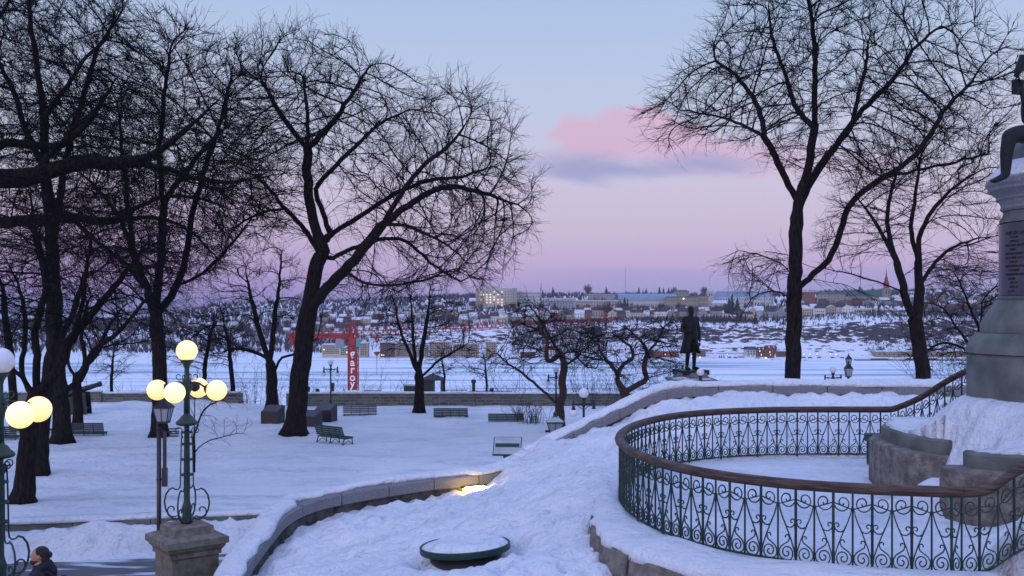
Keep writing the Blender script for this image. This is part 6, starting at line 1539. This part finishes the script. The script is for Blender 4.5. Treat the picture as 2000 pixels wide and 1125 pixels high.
def slab(name, label, px0, px1, D, ytop, ybot, wc, rc_='r_snow', dep=18, nx_=8, nz_=3, rz=0, roof='flat', rh=3, cat='building', lit=None, ww=1.4, wh=1.7, gp=None, windows=True):
    cx = (px0 + px1) / 2; w_ = pxm(px1 - px0, D); h_ = pxm(ybot - ytop, D); t = place(name, label, cat, cx, D, ybot, rz, gp)
    m_ = MB(); m_.box((0, dep / 2, h_ / 2 - 4), (w_, dep, h_ + 8)); m_.build('wall', 'w_' + wc, t); m_ = MB()
    if roof == 'flat': m_.box((0, dep / 2, h_ + .4), (w_ + .8, dep + .8, .8))
    elif roof == 'hip':
        m_.add([(-w_ / 2 - .6, -.6, h_), (w_ / 2 + .6, -.6, h_), (w_ / 2 + .6, dep + .6, h_), (-w_ / 2 - .6, dep + .6, h_), (-w_ / 2 + rh * .8, dep * .4, h_ + rh), (w_ / 2 - rh * .8, dep * .4, h_ + rh), (w_ / 2 - rh * .8, dep * .6, h_ + rh), (-w_ / 2 + rh * .8, dep * .6, h_ + rh)], [(0, 1, 5, 4), (1, 2, 6, 5), (2, 3, 7, 6), (3, 0, 4, 7), (4, 5, 6, 7)])
    elif roof == 'gable':
        m_.add([(-w_ / 2 - .6, -.6, h_), (w_ / 2 + .6, -.6, h_), (w_ / 2 + .6, dep / 2, h_ + rh), (-w_ / 2 - .6, dep / 2, h_ + rh), (-w_ / 2 - .6, dep + .6, h_), (w_ / 2 + .6, dep + .6, h_)], [(0, 1, 2, 3), (3, 2, 5, 4)])
    m_.build('roof', rc_, t)
    if windows: wins(t, -w_ / 2 + 1, w_ / 2 - 1, -.03, .8, h_ - .6, nx_, nz_, ww, wh, 'glass', lit, hr)
    return t, w_, h_
# round hospital tower, lit
D = 1620; t = place('round_tower', 'large pale rounded tower block with rows of lit windows on the far skyline', 'building', 969, D, 611)
Rr_ = pxm(73, D) / 2; hh = pxm(46, D); m_ = MB(); m_.lathe([(Rr_, -10), (Rr_, hh)], (0, Rr_, 0), 28); M['w_tower'] = mat('tower_concrete', (.46, .40, .31), .9); m_.build('wall', 'w_tower', t)
m_ = MB(); m_.lathe([(Rr_ + .4, hh), (Rr_ + .4, hh + 1.6), (Rr_ - 2, hh + 1.7)], (0, Rr_, 0), 28); m_.box((-4, Rr_ * .7, hh + 4), (20, 14, 4)); m_.build('parapet', 'w_pale', t)
for s_ in (-1, 1):
    m_ = MB(); m_.box((s_ * Rr_ * .97, Rr_, hh / 2), (9, 18, hh + 3.5 + s_)); m_.build('stair_wing', 'w_beige', t)
for j in range(8):
    for i in range(12):
        a = R(-162 + 144 * (i + .5) / 12 * 1.0); litp = .6 if (i < 8 and j > 2) else .04
        key = (2.2, 1.6, 'winlit' if hr.random() < litp else 'glass')
        if key not in HM:
            q = MB(); q.box((0, 0, 0), (key[0], .3, key[1])); ob = q.build('window', key[2], None); HM[key] = ob.data; bpy.data.objects.remove(ob)
        o_ = bpy.data.objects.new('window', HM[key]); COL.objects.link(o_); o_.parent = t; o_.location = (Rr_ * math.cos(a), Rr_ + Rr_ * math.sin(a), 3 + j * (hh - 4) / 8 + 1); o_.rotation_euler = (0, 0, a + pi / 2)
slab('hospital_wing', 'long grey flat-roofed block stepping right from the round tower', 1008, 1058, 1660, 570, 602, 'pale', 'r_snow', 20, 12, 5)
slab('hospital_wing', 'lower pale flat block in front of the grey hospital block', 1046, 1125, 1600, 583, 604, 'pale', 'r_snow', 20, 14, 4)
slab('office_block', 'dark low office block right of the hospital blocks', 1068, 1122, 1560, 589, 606, 'grey', 'r_dark', 16, 9, 3)
slab('apartment_block', 'long beige flat-roofed apartment block on the plateau left of the arena', 1122, 1206, 1560, 587, 606, 'beige', 'r_snow', 16, 16, 3)
slab('office_block', 'dark blue-grey block on the skyline behind the beige apartments', 1150, 1212, 1800, 574, 596, 'grey', 'r_dark', 20, 9, 3)
# arena
D = 1560; t = place('arena', 'long white arena with a broad curved pale blue roof', 'building', 1265, D, 600); w_ = pxm(112, D); h1 = pxm(14, D)
m_ = MB(); m_.box((0, 25, h1 / 2 - 4), (w_, 50, h1 + 8)); m_.build('wall', 'w_pale', t)
m_ = MB(); vs = []; n_ = 12
for s_ in (-1, 1):
    for i in range(n_ + 1): a = pi * i / n_; vs.append((s_ * (w_ / 2 + 1) if s_ < 0 else w_ * .5 + 1, 25 - 27 * math.cos(a), h1 + 10 * math.sin(a)))
m_.add(vs, [(i, i + n_ + 1, i + n_ + 2, i + 1) for i in range(n_)]); m_.build('roof', 'r_blue', t, True)
m_ = MB(); vs = [(w_ * .5 - 2, 25 - 27 * math.cos(pi * i / n_), h1 + 10.0 * math.sin(pi * i / n_)) for i in range(n_ + 1)]; m_.prism([(w_ * .5 - 1, -2), (w_ * .5 + 34, 3), (w_ * .5 + 34, 40), (w_ * .5 - 1, 52)], -6, h1 + 5); m_.build('front_wall', 'w_white', t)
t, w_, h_ = slab('college_block', 'green-roofed beige block left of and above the statue, with a bright lamp', 1302, 1362, 1540, 582, 602, 'olive', 'r_green', 20, 12, 2, roof='hip', rh=2.5)
m_ = MB(); m_.ball((pxm(1335 - 1332, 1540), -1, h_ - 1), 1.1, 10); m_.build('wall_lamp', 'tiny', t)
slab('college_block', 'upper green-roofed cube behind the green-roofed block', 1318, 1346, 1600, 570, 588, 'olive', 'r_green', 18, 4, 2, roof='hip', rh=3)
slab('college_block', 'beige colonnaded block with dark roof, right of the green roofs', 1346, 1384, 1545, 579, 602, 'tan', 'r_dark', 20, 9, 2, roof='flat', ww=1.0, wh=6)
# spires
def church(name, label, px, D, ytip, ybase, wpx, wc, spc, frac=.45, nave=None):
    t = place(name, label, 'church', px, D, ybase); w_ = pxm(wpx, D); H_ = pxm(ybase - ytip, D); hb = H_ * (1 - frac)
    m_ = MB(); m_.box((0, 0, hb / 2 - 5), (w_, w_, hb + 10)); m_.box((0, 0, hb + .4), (w_ * 1.12, w_ * 1.12, .8)); m_.build('tower', 'w_' + wc, t)
    m_ = MB(); m_.lathe([(w_ * .42, hb + .8), (w_ * .42, hb + H_ * frac * .25), (w_ * .46, hb + H_ * frac * .27), (w_ * .24, hb + H_ * frac * .42), (w_ * .22, hb + H_ * frac * .55), (w_ * .12, hb + H_ * frac * .62), (.12, H_)], n=8, rot=pi / 8); m_.build('spire', spc, t)
    for k in range(2):
        m_ = MB(); m_.box((-w_ * .2 + k * w_ * .4, -w_ / 2 - .05, hb * .8), (w_ * .2, .3, hb * .16)); m_.build('belfry_opening', 'glass', t)
    if nave:
        n0, n1, yt, rh, rc_ = nave; x0 = pxm(n0 - px, D); x1 = pxm(n1 - px, D); h_ = pxm(ybase - yt, D) - rh
        m_ = MB(); m_.box(((x0 + x1) / 2, 12, h_ / 2 - 5), (x1 - x0, 16, h_ + 10)); nv = m_.build('nave', 'w_' + wc, t)
        m_ = MB(); m_.add([(x0 - .6, 3.4, h_), (x1 + .6, 3.4, h_), (x1 + .6, 12, h_ + rh), (x0 - .6, 12, h_ + rh), (x0 - .6, 20.6, h_), (x1 + .6, 20.6, h_)], [(0, 1, 2, 3), (3, 2, 5, 4)]); m_.build('roof', rc_, nv)
        wins(t, x0 + 2, x1 - 2, 3.9, h_ * .25, h_ * .85, 8, 1, 1.5, h_ * .45)
    return t
church('church', 'tall red-spired stone church with green nave roof on the far skyline', 1731, 1560, 525, 600, 13, 'olive', 'r_red', .52, (1660, 1727, 567, 9, 'r_green'))
church('college_church', 'ornate pale bell tower with a thin spire rising above the long blue-roofed college', 1387, 1580, 548, 600, 11, 'pale', 'w_white', .42)
church('college_church', 'small pale cupola at the right part of the long college', 1478, 1640, 552, 592, 8, 'pale', 'w_tan', .35)
t, w_, h_ = slab('college', 'long pale college with blue-grey mansard roof and dormers, right of the spire', 1394, 1512, 1600, 580, 605, 'pale', 'r_blue', 22, 22, 3, roof='hip', rh=9)
for k in range(6):
    m_ = MB(); m_.box((-w_ / 2 + (k + .5) * w_ / 6, 6, h_ + 9.5), (2, 2, 4)); m_.build('chimney', 'w_pale', t)
slab('college_annex', 'snowy-roofed stone wing below the college spire', 1392, 1430, 1530, 592, 612, 'pale', 'r_snow', 16, 8, 1, roof='hip', rh=4, ww=1.8, wh=6)
slab('long_building', 'long beige building with a band of windows above the snowy bluff, right of the elm', 1660, 1752, 1345, 603, 613, 'cream', 'r_snow', 14, 24, 1, ww=1.2, wh=2.8)
slab('warehouse', 'large blank beige block behind the forked tree at right', 1722, 1838, 1325, 606, 628, 'tan', 'r_snow', 24, 5, 1, ww=4, wh=1.2)
slab('apartment_house', 'cream three-storey flats right of the elm trunk on the bluff edge', 1562, 1590, 1318, 603, 620, 'cream', 'r_snow', 12, 6, 3)
slab('apartment_house', 'white flats with balconies right of the elm trunk on the bluff edge', 1590, 1612, 1312, 605, 618, 'white', 'r_snow', 12, 5, 2)
slab('brick_building', 'orange-brick block with snowy roof high right of the elm trunk', 1562, 1592, 1620, 570, 585, 'brick', 'r_snow', 14, 6, 2)
for px0, px1, yt, wc, lab in ((1600, 1655, 575, 'tan', 'dull teal-roofed long building high in the town right of the elm'), (1655, 1690, 582, 'brick', 'red-brick block with teal roof left of the red-spired church'), (1745, 1790, 586, 'white', 'white-trimmed terrace just right of the red-spired church')):
    slab('terrace', lab, px0, px1, 1640, yt, yt + 12, wc, 'r_green', 12, 8, 2, roof='gable', rh=4)
# shore buildings
for px0, px1, yt, yb, wc, lab, nx_, nz_ in ((629, 664, 673, 693, 'cream', 'cream five-storey apartment block on the far shore left of the red crane', 8, 5), (664, 684, 678, 695, 'cream', 'lower cream block just left of the crane mast', 5, 4), (702, 718, 670, 695, 'beige', 'narrow beige flats just right of the crane mast', 3, 5),
        (742, 772, 669, 697, 'brown', 'brown riverside flats right of the hanging hook', 7, 6), (772, 806, 671, 697, 'tan', 'tan riverside flats between hook and slim tree', 8, 6), (806, 835, 673, 697, 'beige', 'beige riverside flats behind the slim park tree', 7, 5), (838, 880, 668, 698, 'tan', 'tan tall flats right of the slim park tree', 9, 6), (884, 935, 672, 698, 'beige', 'long beige flats left of the snowy cliff', 10, 5), (948, 970, 668, 690, 'tan', 'square tan block at the foot of the snowy cliff', 4, 4)):
    slab('apartment_block', lab, px0, px1, 1150, yt, yb, wc, 'r_snow', 14, nx_, nz_, lit=.015, ww=1.3, wh=1.5)
slab('shop', 'low yellow-windowed shop at the water edge below the snowy cliff', 986, 1012, 1128, 698, 702, 'cream', 'r_snow', 8, 5, 1, ww=2.2, wh=1.1)
slab('shed', 'low brown snow-roofed shed left of the red-roofed house', 1016, 1046, 1140, 687, 693, 'brown', 'r_snow', 10, 5, 1, roof='gable', rh=2.4)
slab('large_house', 'white house with big red roof at the foot of the dark slope', 1062, 1090, 1140, 684, 695, 'white', 'r_red', 12, 5, 2, roof='gable', rh=4.5)
slab('brick_building', 'brown brick three-storey building just right of the statue legs', 1347 + 13, 1379, 1160, 684, 697, 'tan', 'r_red', 10, 5, 3)
slab('white_house', 'plain white gabled house at the left end of the brick terrace', 1457, 1477, 1165, 683, 695, 'pale', 'r_dark', 12, 3, 2, roof='gable', rh=3.4)
for k, (a, b, yt, wc, rf_, lab) in enumerate(((1478, 1496, 683, 'brick', 'r_dark', 'red-brick terrace house with dormers beside the white house'), (1497, 1517, 680, 'brick', 'r_brown', 'red-brick gabled terrace house in the middle of the brick row'), (1517, 1537, 686, 'brick', 'r_snow', 'low red-brick terrace house with snowy roof right in the brick row'), (1537, 1560, 686, 'brick', 'r_dark', 'red-brick terrace house half hidden by the elm trunk'))):
    t, w_, h_ = slab('brick_house', lab, a, b, 1162, yt, 696, wc, rf_, 10, 5, 3, roof='hip' if k != 1 else 'gable', rh=3.0, lit=.05, ww=1.0, wh=1.6)
    for q in range(2):
        m_ = MB(); m_.box((-w_ * .22 + q * w_ * .44, .8, h_ + 1.3), (1.3, 1.4, 1.8)); m_.build('dormer', 'w_white', t)
slab('brick_building', 'reddish low building row left of the statue beyond the crab-apple', 1262, 1325, 1150, 686, 693, 'brick', 'r_snow', 10, 10, 1, roof='gable', rh=2)
slab('long_shed', 'long low pale shed at the cliff foot right of the statue', 1380, 1458, 1180, 690, 696, 'tan', 'r_snow', 10, 10, 1)
slab('depot', 'pale green-walled depot with snowy roof behind the forked tree', 1712, 1900, 1160, 687, 697, 'olive', 'r_snow', 24, 20, 1)
m_ = None
t = place('quay_wall', 'dark quay wall along the far shore', 'quay', 1680, 1108, 710); m_ = MB(); m_.box((0, 0, .9), (pxm(800, 1108), 2, 2.9)); m_.build('facing', 'w_brown', t); m_ = MB(); m_.box((0, .4, 2.5), (pxm(800, 1108), 2.6, .35)); m_.build('edge_beam', 'black', t)
for k, (a, b) in enumerate(((1672, 1700), (1701, 1735), (1736, 1768), (1769, 1830), (1832, 1900))):
    slab('freight_shed', 'dark red-brown low shed on the far quay right of the black lanterns', a, b, 1112, 702, 708, 'brown', 'r_brown' if k % 2 else 'r_snow', 8, 6, 1, gp='red-brown sheds on the far quay', ww=1.5, wh=1.2)
M['led_blue'] = emat('blue_lights', (.10, .04, .75), .35); M['tent'] = mat('green_tent', (.03, .30, .10), .6); M['carred'] = mat('car_red', (.45, .03, .03), .3); M['cardark'] = mat('car_dark', (.03, .035, .05), .3)
for px, h_, lab in ((1396, 7.5, 'big violet-lit tree on the far quay just right of the statue'), (1390, 4.5, 'small violet-lit tree left of the big one on the far quay'), (1457, 4, 'violet-lit tree left of the green tent'), (1466, 4.5, 'violet-lit tree just left of the green tent'), (1474, 4.2, 'violet-lit tree touching the green tent'), (1514, 5.0, 'violet-lit tree in front of the brick row')):
    conifer(px2(px, 1135), 1135, h_, lab, None, 'led_blue', z=-50.3, narrow=.34)
for px, h_ in ((1405, 4), (1409, 4.5), (1414, 4)): conifer(px2(px, 1138), 1138, h_, 'dark little conifer beside the violet-lit tree on the far quay', 'dark little conifers on the far quay', z=-50.3)
t = place('tent', 'green dome tent on the far quay before the white house', 'tent', 1480, 1130, 703); m_ = MB(); m_.lathe([(3.6, 0), (3.4, 1.2), (2.4, 2.6), (1, 3.4), (.1, 3.7)], n=12); m_.build('canopy', 'tent', t); m_ = MB(); m_.box((0, -3.4, .9), (1.2, .3, 1.8)); m_.build('door', 'glass', t)
def car(px, D, mt, lab, z=-50.2):
    t = thing('parked_car', (px2(px, D), D, z), lab, 'car', 'cars parked on the far quay'); m_ = MB(); m_.box((0, 0, .65), (4.3, 1.8, .7), 0, .97); m_.box((-.1, 0, 1.25), (2.4, 1.6, .6), 0, .75); m_.build('body', mt, t)
    for sx_ in (-1.35, 1.35):
        m_ = MB(); m_.tube([(sx_, -.95, .33), (sx_, .95, .33)], .34, 10); m_.build('wheel', 'black', t)
car(1444, 1140, 'carred', 'red car parked on the far quay'); car(1450, 1141, 'carred', 'second red car parked on the far quay right of the first')
for px in (1502, 1508, 1570, 1582, 1600, 1626, 1645, 1425, 1436): car(px, 1128 + (px % 7), 'cardark', 'dark car parked on the far quay')
def pole_light(px, D, y, lab, h_=7, s_=.42):
    z = 6 - (y - 600) / F * D; t = thing('street_lamp', (px2(px, D), D, z - h_), lab, 'lamp post', 'tiny lit street lamps across the river'); m_ = MB(); m_.tube([(0, 0, 0), (0, 0, h_)], .10, 5); m_.build('pole', 'black', t); m_ = MB(); m_.ball((0, 0, h_), s_, 8); m_.build('lamp_head', 'tiny', t)
for px, D, y in ((1367, 1130, 698), (1496, 1132, 699), (1570, 1150, 692), (1582, 1150, 692), (1596, 1150, 692), (1622, 1150, 692), (1633, 1150, 693), (1505, 1135, 693), (1322, 1130, 694), (1299, 1135, 692), (1421, 1140, 692), (1345 + 6, 1135, 696), (807, 1500, 603), (859, 1500, 603), (1480, 1150, 697)):
    pole_light(px, D, y, 'tiny lit street lamp across the river', s_=.75 if px in (1367, 1496, 859) else .40)
for px, D, y0, y1, lab in ((1221, 2300, 523, 585, 'thin tall radio mast on the skyline left of the arena'), (1057, 2200, 553, 585, 'short pale mast on the skyline right of the hospital')):
    z0 = 6 - (y1 - 600) / F * D; t = thing('radio_mast', (px2(px, D), D, z0), lab, 'mast'); h_ = pxm(y1 - y0, D); m_ = MB(); m_.tube([(0, 0, 0), (0, 0, h_)], .55 if px > 1100 else .9, 5); m_.build('lattice_pole', 'grey', t); m_ = MB(); m_.box((0, 0, 1), (4, 4, 3)); m_.build('base', 'w_grey', t)

# ---------------------------------------------------------------- tower crane
D = 250.0; q = P(690, 1000, D); zb = -52 + 1; ct = thing('tower_crane', (q.x, D, zb), 'red tower crane with white letters down its mast, rising behind the rampart wall', 'crane')
Z = lambda y: 6 - (y - 600) / F * D - zb
ztop = Z(678); hw = 1.12
m_ = MB()
for sx_ in (-1, 1):
    for sy_ in (-1, 1): m_.box((sx_ * hw, sy_ * hw, ztop / 2), (.17, .17, ztop))
z_ = 0; k = 0
while z_ < ztop - 1:
    for s_ in (-1, 1):
        a, b = (-hw, hw) if k % 2 else (hw, -hw)
        m_.tube([(a, s_ * hw, z_), (b, s_ * hw, z_ + 2.2)], .07, 4); m_.tube([(s_ * hw, a, z_), (s_ * hw, b, z_ + 2.2)], .07, 4)
        m_.tube([(-hw, s_ * hw, z_), (hw, s_ * hw, z_)], .06, 4); m_.tube([(s_ * hw, -hw, z_), (s_ * hw, hw, z_)], .06, 4)
    z_ += 2.2; k += 1
m_.build('mast', 'red', ct)
m_ = MB(); zt, zbn = Z(683), Z(761); m_.box((0, -hw - .14, (zt + zbn) / 2), (2.36, .06, zt - zbn)); ban = m_.build('banner', 'red', ct)
for ch_, y in zip('garoy', (695, 711.5, 725.5, 740.5, 754)):
    cu = bpy.data.curves.new('letter', 'FONT'); cu.body = ch_; cu.size = 2.3; cu.align_x = 'CENTER'; cu.offset = .045; cu.extrude = .03
    ob = bpy.data.objects.new('letter', cu); COL.objects.link(ob); dg = bpy.context.evaluated_depsgraph_get(); me = bpy.data.meshes.new_from_object(ob.evaluated_get(dg)); bpy.data.objects.remove(ob)
    me.materials.clear(); me.materials.append(M['white']); lo3 = bpy.data.objects.new('letter', me); COL.objects.link(lo3); lo3.parent = ban; lo3.rotation_euler = (R(90), 0, 0); zz_ = Z(y) + (.12 if ch_ in 'gy' else -.0) - .30; lo3.location = (0, -hw - .21, zz_); lo3.scale = (1.15, 1.15, 1)
m_ = MB(); m_.box((0, 0, (Z(678) + Z(658)) / 2), (2.1, 2.1, Z(658) - Z(678))); m_.lathe([(1.5, Z(680)), (1.5, Z(677))], n=16); m_.build('slewing_tower', 'red', ct)
m_ = MB()
za, zb2 = Z(658), Z(632)
for sx_, tx in ((-1, -.5), (1, .2)):
    for sy_ in (-1, 1): m_.tube([(sx_ * 1.1, sy_ * .9, za), (tx, sy_ * .3, zb2)], .2, 5)
for f in (.3, .6): m_.tube([(-1.1 + .6 * f, -.6, za + (zb2 - za) * f), (1.1 - .9 * f, -.6, za + (zb2 - za) * f)], .13, 4)
m_.tube([(-.6, 0, zb2), (.4, 0, zb2)], .3, 6); m_.build('apex_frame', 'red', ct)
xj = pxm(565 - 690, D); m_ = MB(); m_.box((xj / 2, -.7, Z(656)), (-xj, .25, 1.3)); m_.box((xj / 2, .7, Z(656)), (-xj, .25, 1.3)); m_.box((xj / 2, 0, Z(660)), (-xj, 1.5, .12)); m_.build('counter_jib', 'red', ct)
m_ = MB()
for k in range(3): m_.box((xj + .9 + k * 1.25, 0, Z(662)), (1.1, 1.8, 2.9))
m_.build('counterweight', 'red', ct)
m_ = MB(); m_.tube([(-.3, 0, zb2), (xj * .9, 0, Z(653))], .07, 4); m_.tube([(.2, 0, zb2), (14, 9, Z(640))], .07, 4); m_.build('tie_rod', 'red', ct)
# main jib: a triangular truss running right and a little away
J0 = Vector((1.0, 0, Z(657))); J1 = Vector((pxm(1178 - 690, 268), 18, Z(656) + 2.95)); m_ = MB(); n_ = 34
for i in range(n_):
    a = J0.lerp(J1, i / n_); b = J0.lerp(J1, (i + 1) / n_); c = J0.lerp(J1, (i + .5) / n_) + Vector((0, 0, 1.25)); c0 = J0.lerp(J1, (i - .5) / n_) + Vector((0, 0, 1.25))
    for s_ in (-.55, .55):
        o_ = Vector((0, s_, 0)); m_.tube([a + o_, b + o_], .09, 4); m_.tube([a + o_, c], .05, 4); m_.tube([b + o_, c], .05, 4)
    m_.tube([a + Vector((0, -.55, 0)), a + Vector((0, .55, 0))], .04, 4)
    if i: m_.tube([c0, c], .08, 4)
m_.build('jib', 'red', ct)
m_ = MB(); m_.box((pxm(678 - 690 - 9, D), -1.0, Z(670)), (1.2, 1.4, 1.8)); m_.box((pxm(668 - 690 - 5, D), -1.0, Z(671)), (1.4, 1.2, 2.2)); m_.build('machinery_cabinet', 'grey', ct)
m_ = MB(); m_.box((pxm(700.5 - 690, D), -.5, Z(669)), (.8, 1.5, 2.1)); m_.build('cab', 'cab', ct)
hx = pxm(735 - 690, D); m_ = MB(); m_.box((hx, 1.0, Z(659)), (2.3, 1.2, .5)); m_.tube([(hx - .3, 1, Z(659)), (hx - .1, 1, Z(670))], .18, 5); m_.tube([(hx + .4, 1, Z(659)), (hx + .1, 1, Z(670))], .18, 5); m_.build('trolley', 'red', ct)
m_ = MB(); m_.tube([(hx, 1, Z(670)), (hx, 1, Z(687))], .035, 4); m_.tube([(hx, 1, Z(696)), (hx, 1, Z(733))], .07, 4); m_.build('cable', 'black', ct)
m_ = MB(); m_.add([(hx - .72, .8, Z(687.5)), (hx + .72, .8, Z(687.5)), (hx + .6, .8, Z(691)), (hx, .8, Z(696.5)), (hx - .6, .8, Z(691)), (hx - .72, 1.2, Z(687.5)), (hx + .72, 1.2, Z(687.5)), (hx + .6, 1.2, Z(691)), (hx, 1.2, Z(696.5)), (hx - .6, 1.2, Z(691))],
    [(0, 1, 2, 3, 4)[::-1], (5, 6, 7, 8, 9), (0, 1, 6, 5), (1, 2, 7, 6), (2, 3, 8, 7), (3, 4, 9, 8), (4, 0, 5, 9)]); m_.build('hook_block', 'red', ct)
# second, partly seen crane farther off: its jib with raised struts
D = 420.0; q = P(1000, 642, D); t = thing('second_crane', (px2(597, D), D, -52), 'faint second red crane jib with upright struts, farther right behind bare branches', 'crane'); Z2 = lambda y: 6 - (y - 600) / F * D + 52
m_ = MB(); m_.box((0, 0, Z2(645) / 2), (1.6, 1.6, Z2(645))); m_.build('mast', 'red', t)
m_ = MB(); X2 = lambda px: pxm(px - 597, D)
for a, b in ((597, 975), ):
    m_.tube([(X2(a), 0, Z2(648)), (X2(b), 0, Z2(640))], .28, 4)
m_.build('jib', 'red', t)
for px in (758, 780, 912, 937, 955, 972):
    m_ = MB(); z1 = Z2(647 - (px - 735) * .035); m_.tube([(X2(px - 5), 0, z1), (X2(px), 0, z1 + 3.2), (X2(px + 6), 0, z1)], .35, 4); m_.build('strut', 'red', t)

# ---------------------------------------------------------------- things just beyond the rampart, on the lower terrace
def low(name, label, cat, px, D): return thing(name, (px2(px, D), D, H(px2(px, D), D) - .1), label, cat)
D = 108; t = low('kiosk', 'small dark hip-roofed kiosk beyond the wall behind the slim tree', 'kiosk', 846, D); g_ = t.location.z; Zk = lambda y: 6 - (y - 600) / F * D - g_
w_ = pxm(40, D); m_ = MB()
for k in range(6):
    a = R(60 * k + 30); m_.tube([(math.cos(a) * w_ / 2, math.sin(a) * w_ / 2, 0), (math.cos(a) * w_ / 2, math.sin(a) * w_ / 2, Zk(742))], .12, 6)
m_.build('post', 'black', t); m_ = MB(); m_.lathe([(w_ / 2 - .1, 0), (w_ / 2 - .1, 1.1)], n=6, rot=R(30)); m_.box((-w_ * .2, 0, Zk(742) / 2), (w_ * .5, w_ * .6, Zk(742) - .02)); m_.build('wall', 'black', t)
m_ = MB(); m_.lathe([(w_ * .68, Zk(742)), (w_ * .68, Zk(742) + .15), (w_ * .1, Zk(731)), (.05, Zk(728))], n=6, rot=R(30)); m_.build('roof', 'r_dark', t)
D = 100; t = low('equipment_box', 'black square equipment box beyond the wall just left of the slim tree', 'box', 802, D); g_ = t.location.z; Zk = lambda y: 6 - (y - 600) / F * D - g_
m_ = MB(); m_.box((0, 0, Zk(753) / 2), (pxm(24, D), 1.2, Zk(753))); m_.build('housing', 'black', t); m_ = MB(); m_.box((0, 0, Zk(753) + .04), (pxm(26, D), 1.4, .08)); m_.build('lid', 'grey', t)
for px, y0, wpx, lab in ((602.5, 757, 7, 'left of two dark stubby vents beyond the wall right of the big elm'), (620, 760.5, 8, 'right of two dark stubby vents beyond the wall right of the big elm'), (925, 742.5, 9, 'dark ventilator with wide base beyond the wall, right of the kiosk'), (961, 759, 7, 'small square vent beyond the wall left of the crab-apple'), (650, 749, 7, 'dark round-topped vent right behind the small lamp post')):
    D = 90; t = low('ventilator', lab, 'ventilator', px, D); g_ = t.location.z; Zk = lambda y: 6 - (y - 600) / F * D - g_; r_ = pxm(wpx, D) / 2
    m_ = MB(); m_.tube([(0, 0, 0), (0, 0, Zk(y0 + 5))], r_ * .7, 10); m_.build('shaft', 'black', t); m_ = MB(); m_.lathe([(r_ * .7, Zk(y0 + 6)), (r_ * 1.05, Zk(y0 + 5)), (r_ * 1.05, Zk(y0)), (r_ * .5, Zk(y0) + .08)], n=12); m_.build('cowl', 'iron', t)
    if px == 925: m_ = MB(); m_.box((.1, 0, Zk(765) / 2), (pxm(24, D), 1, Zk(763))); m_.build('base', 'black', t)
D = 92
for a, b, y0, mt, lab in ((632, 655, 766, 'iron', 'thin rail beyond the wall left of the small lamp post'), (712, 744, 763, 'black', 'dark low rail with a solid end beyond the wall right of the crane'), (862, 912, 762, 'green', 'greenish fence beyond the wall by the kiosk'), (940, 1000, 764, 'green', 'greenish fence beyond the wall left of the crab-apple')):
    t = low('guard_rail', lab, 'fence', (a + b) / 2, D); g_ = t.location.z; Zk = lambda y: 6 - (y - 600) / F * D - g_; hw_ = pxm(b - a, D) / 2
    m_ = MB(); m_.box((0, 0, Zk(y0)), (hw_ * 2, .06, .07)); m_.box((0, 0, Zk(y0 + 5)), (hw_ * 2, .05, .05)); m_.build('rail', mt, t)
    m_ = MB(); n_ = max(3, int(hw_ * 2 / .4))
    for k in range(n_ + 1): m_.tube([(-hw_ + 2 * hw_ * k / n_, 0, 0), (-hw_ + 2 * hw_ * k / n_, 0, Zk(y0))], .03, 4)
    m_.build('bars', mt, t)
    if a == 712: m_ = MB(); m_.box((-hw_ + .25, -.1, Zk(768) / 2 + .1), (.6, .3, Zk(766))); m_.build('end_box', 'black', t)

# ---------------------------------------------------------------- air
hz_ = bpy.data.materials.new('haze'); hz_.use_nodes = True; nt_ = hz_.node_tree; nt_.nodes.remove(nt_.nodes['Principled BSDF']); pv = nt_.nodes.new('ShaderNodeVolumePrincipled')
pv.inputs['Color'].default_value = (.80, .78, .95, 1); pv.inputs['Density'].default_value = 0.00007; pv.inputs['Anisotropy'].default_value = 0.0
nt_.links.new(pv.outputs[0], nt_.nodes['Material Output'].inputs['Volume'])
m_ = MB(); m_.box((0, 6900, 6), (20400, 15000, 120)); hb_ = m_.build('haze', hz_, None, kind='stuff')
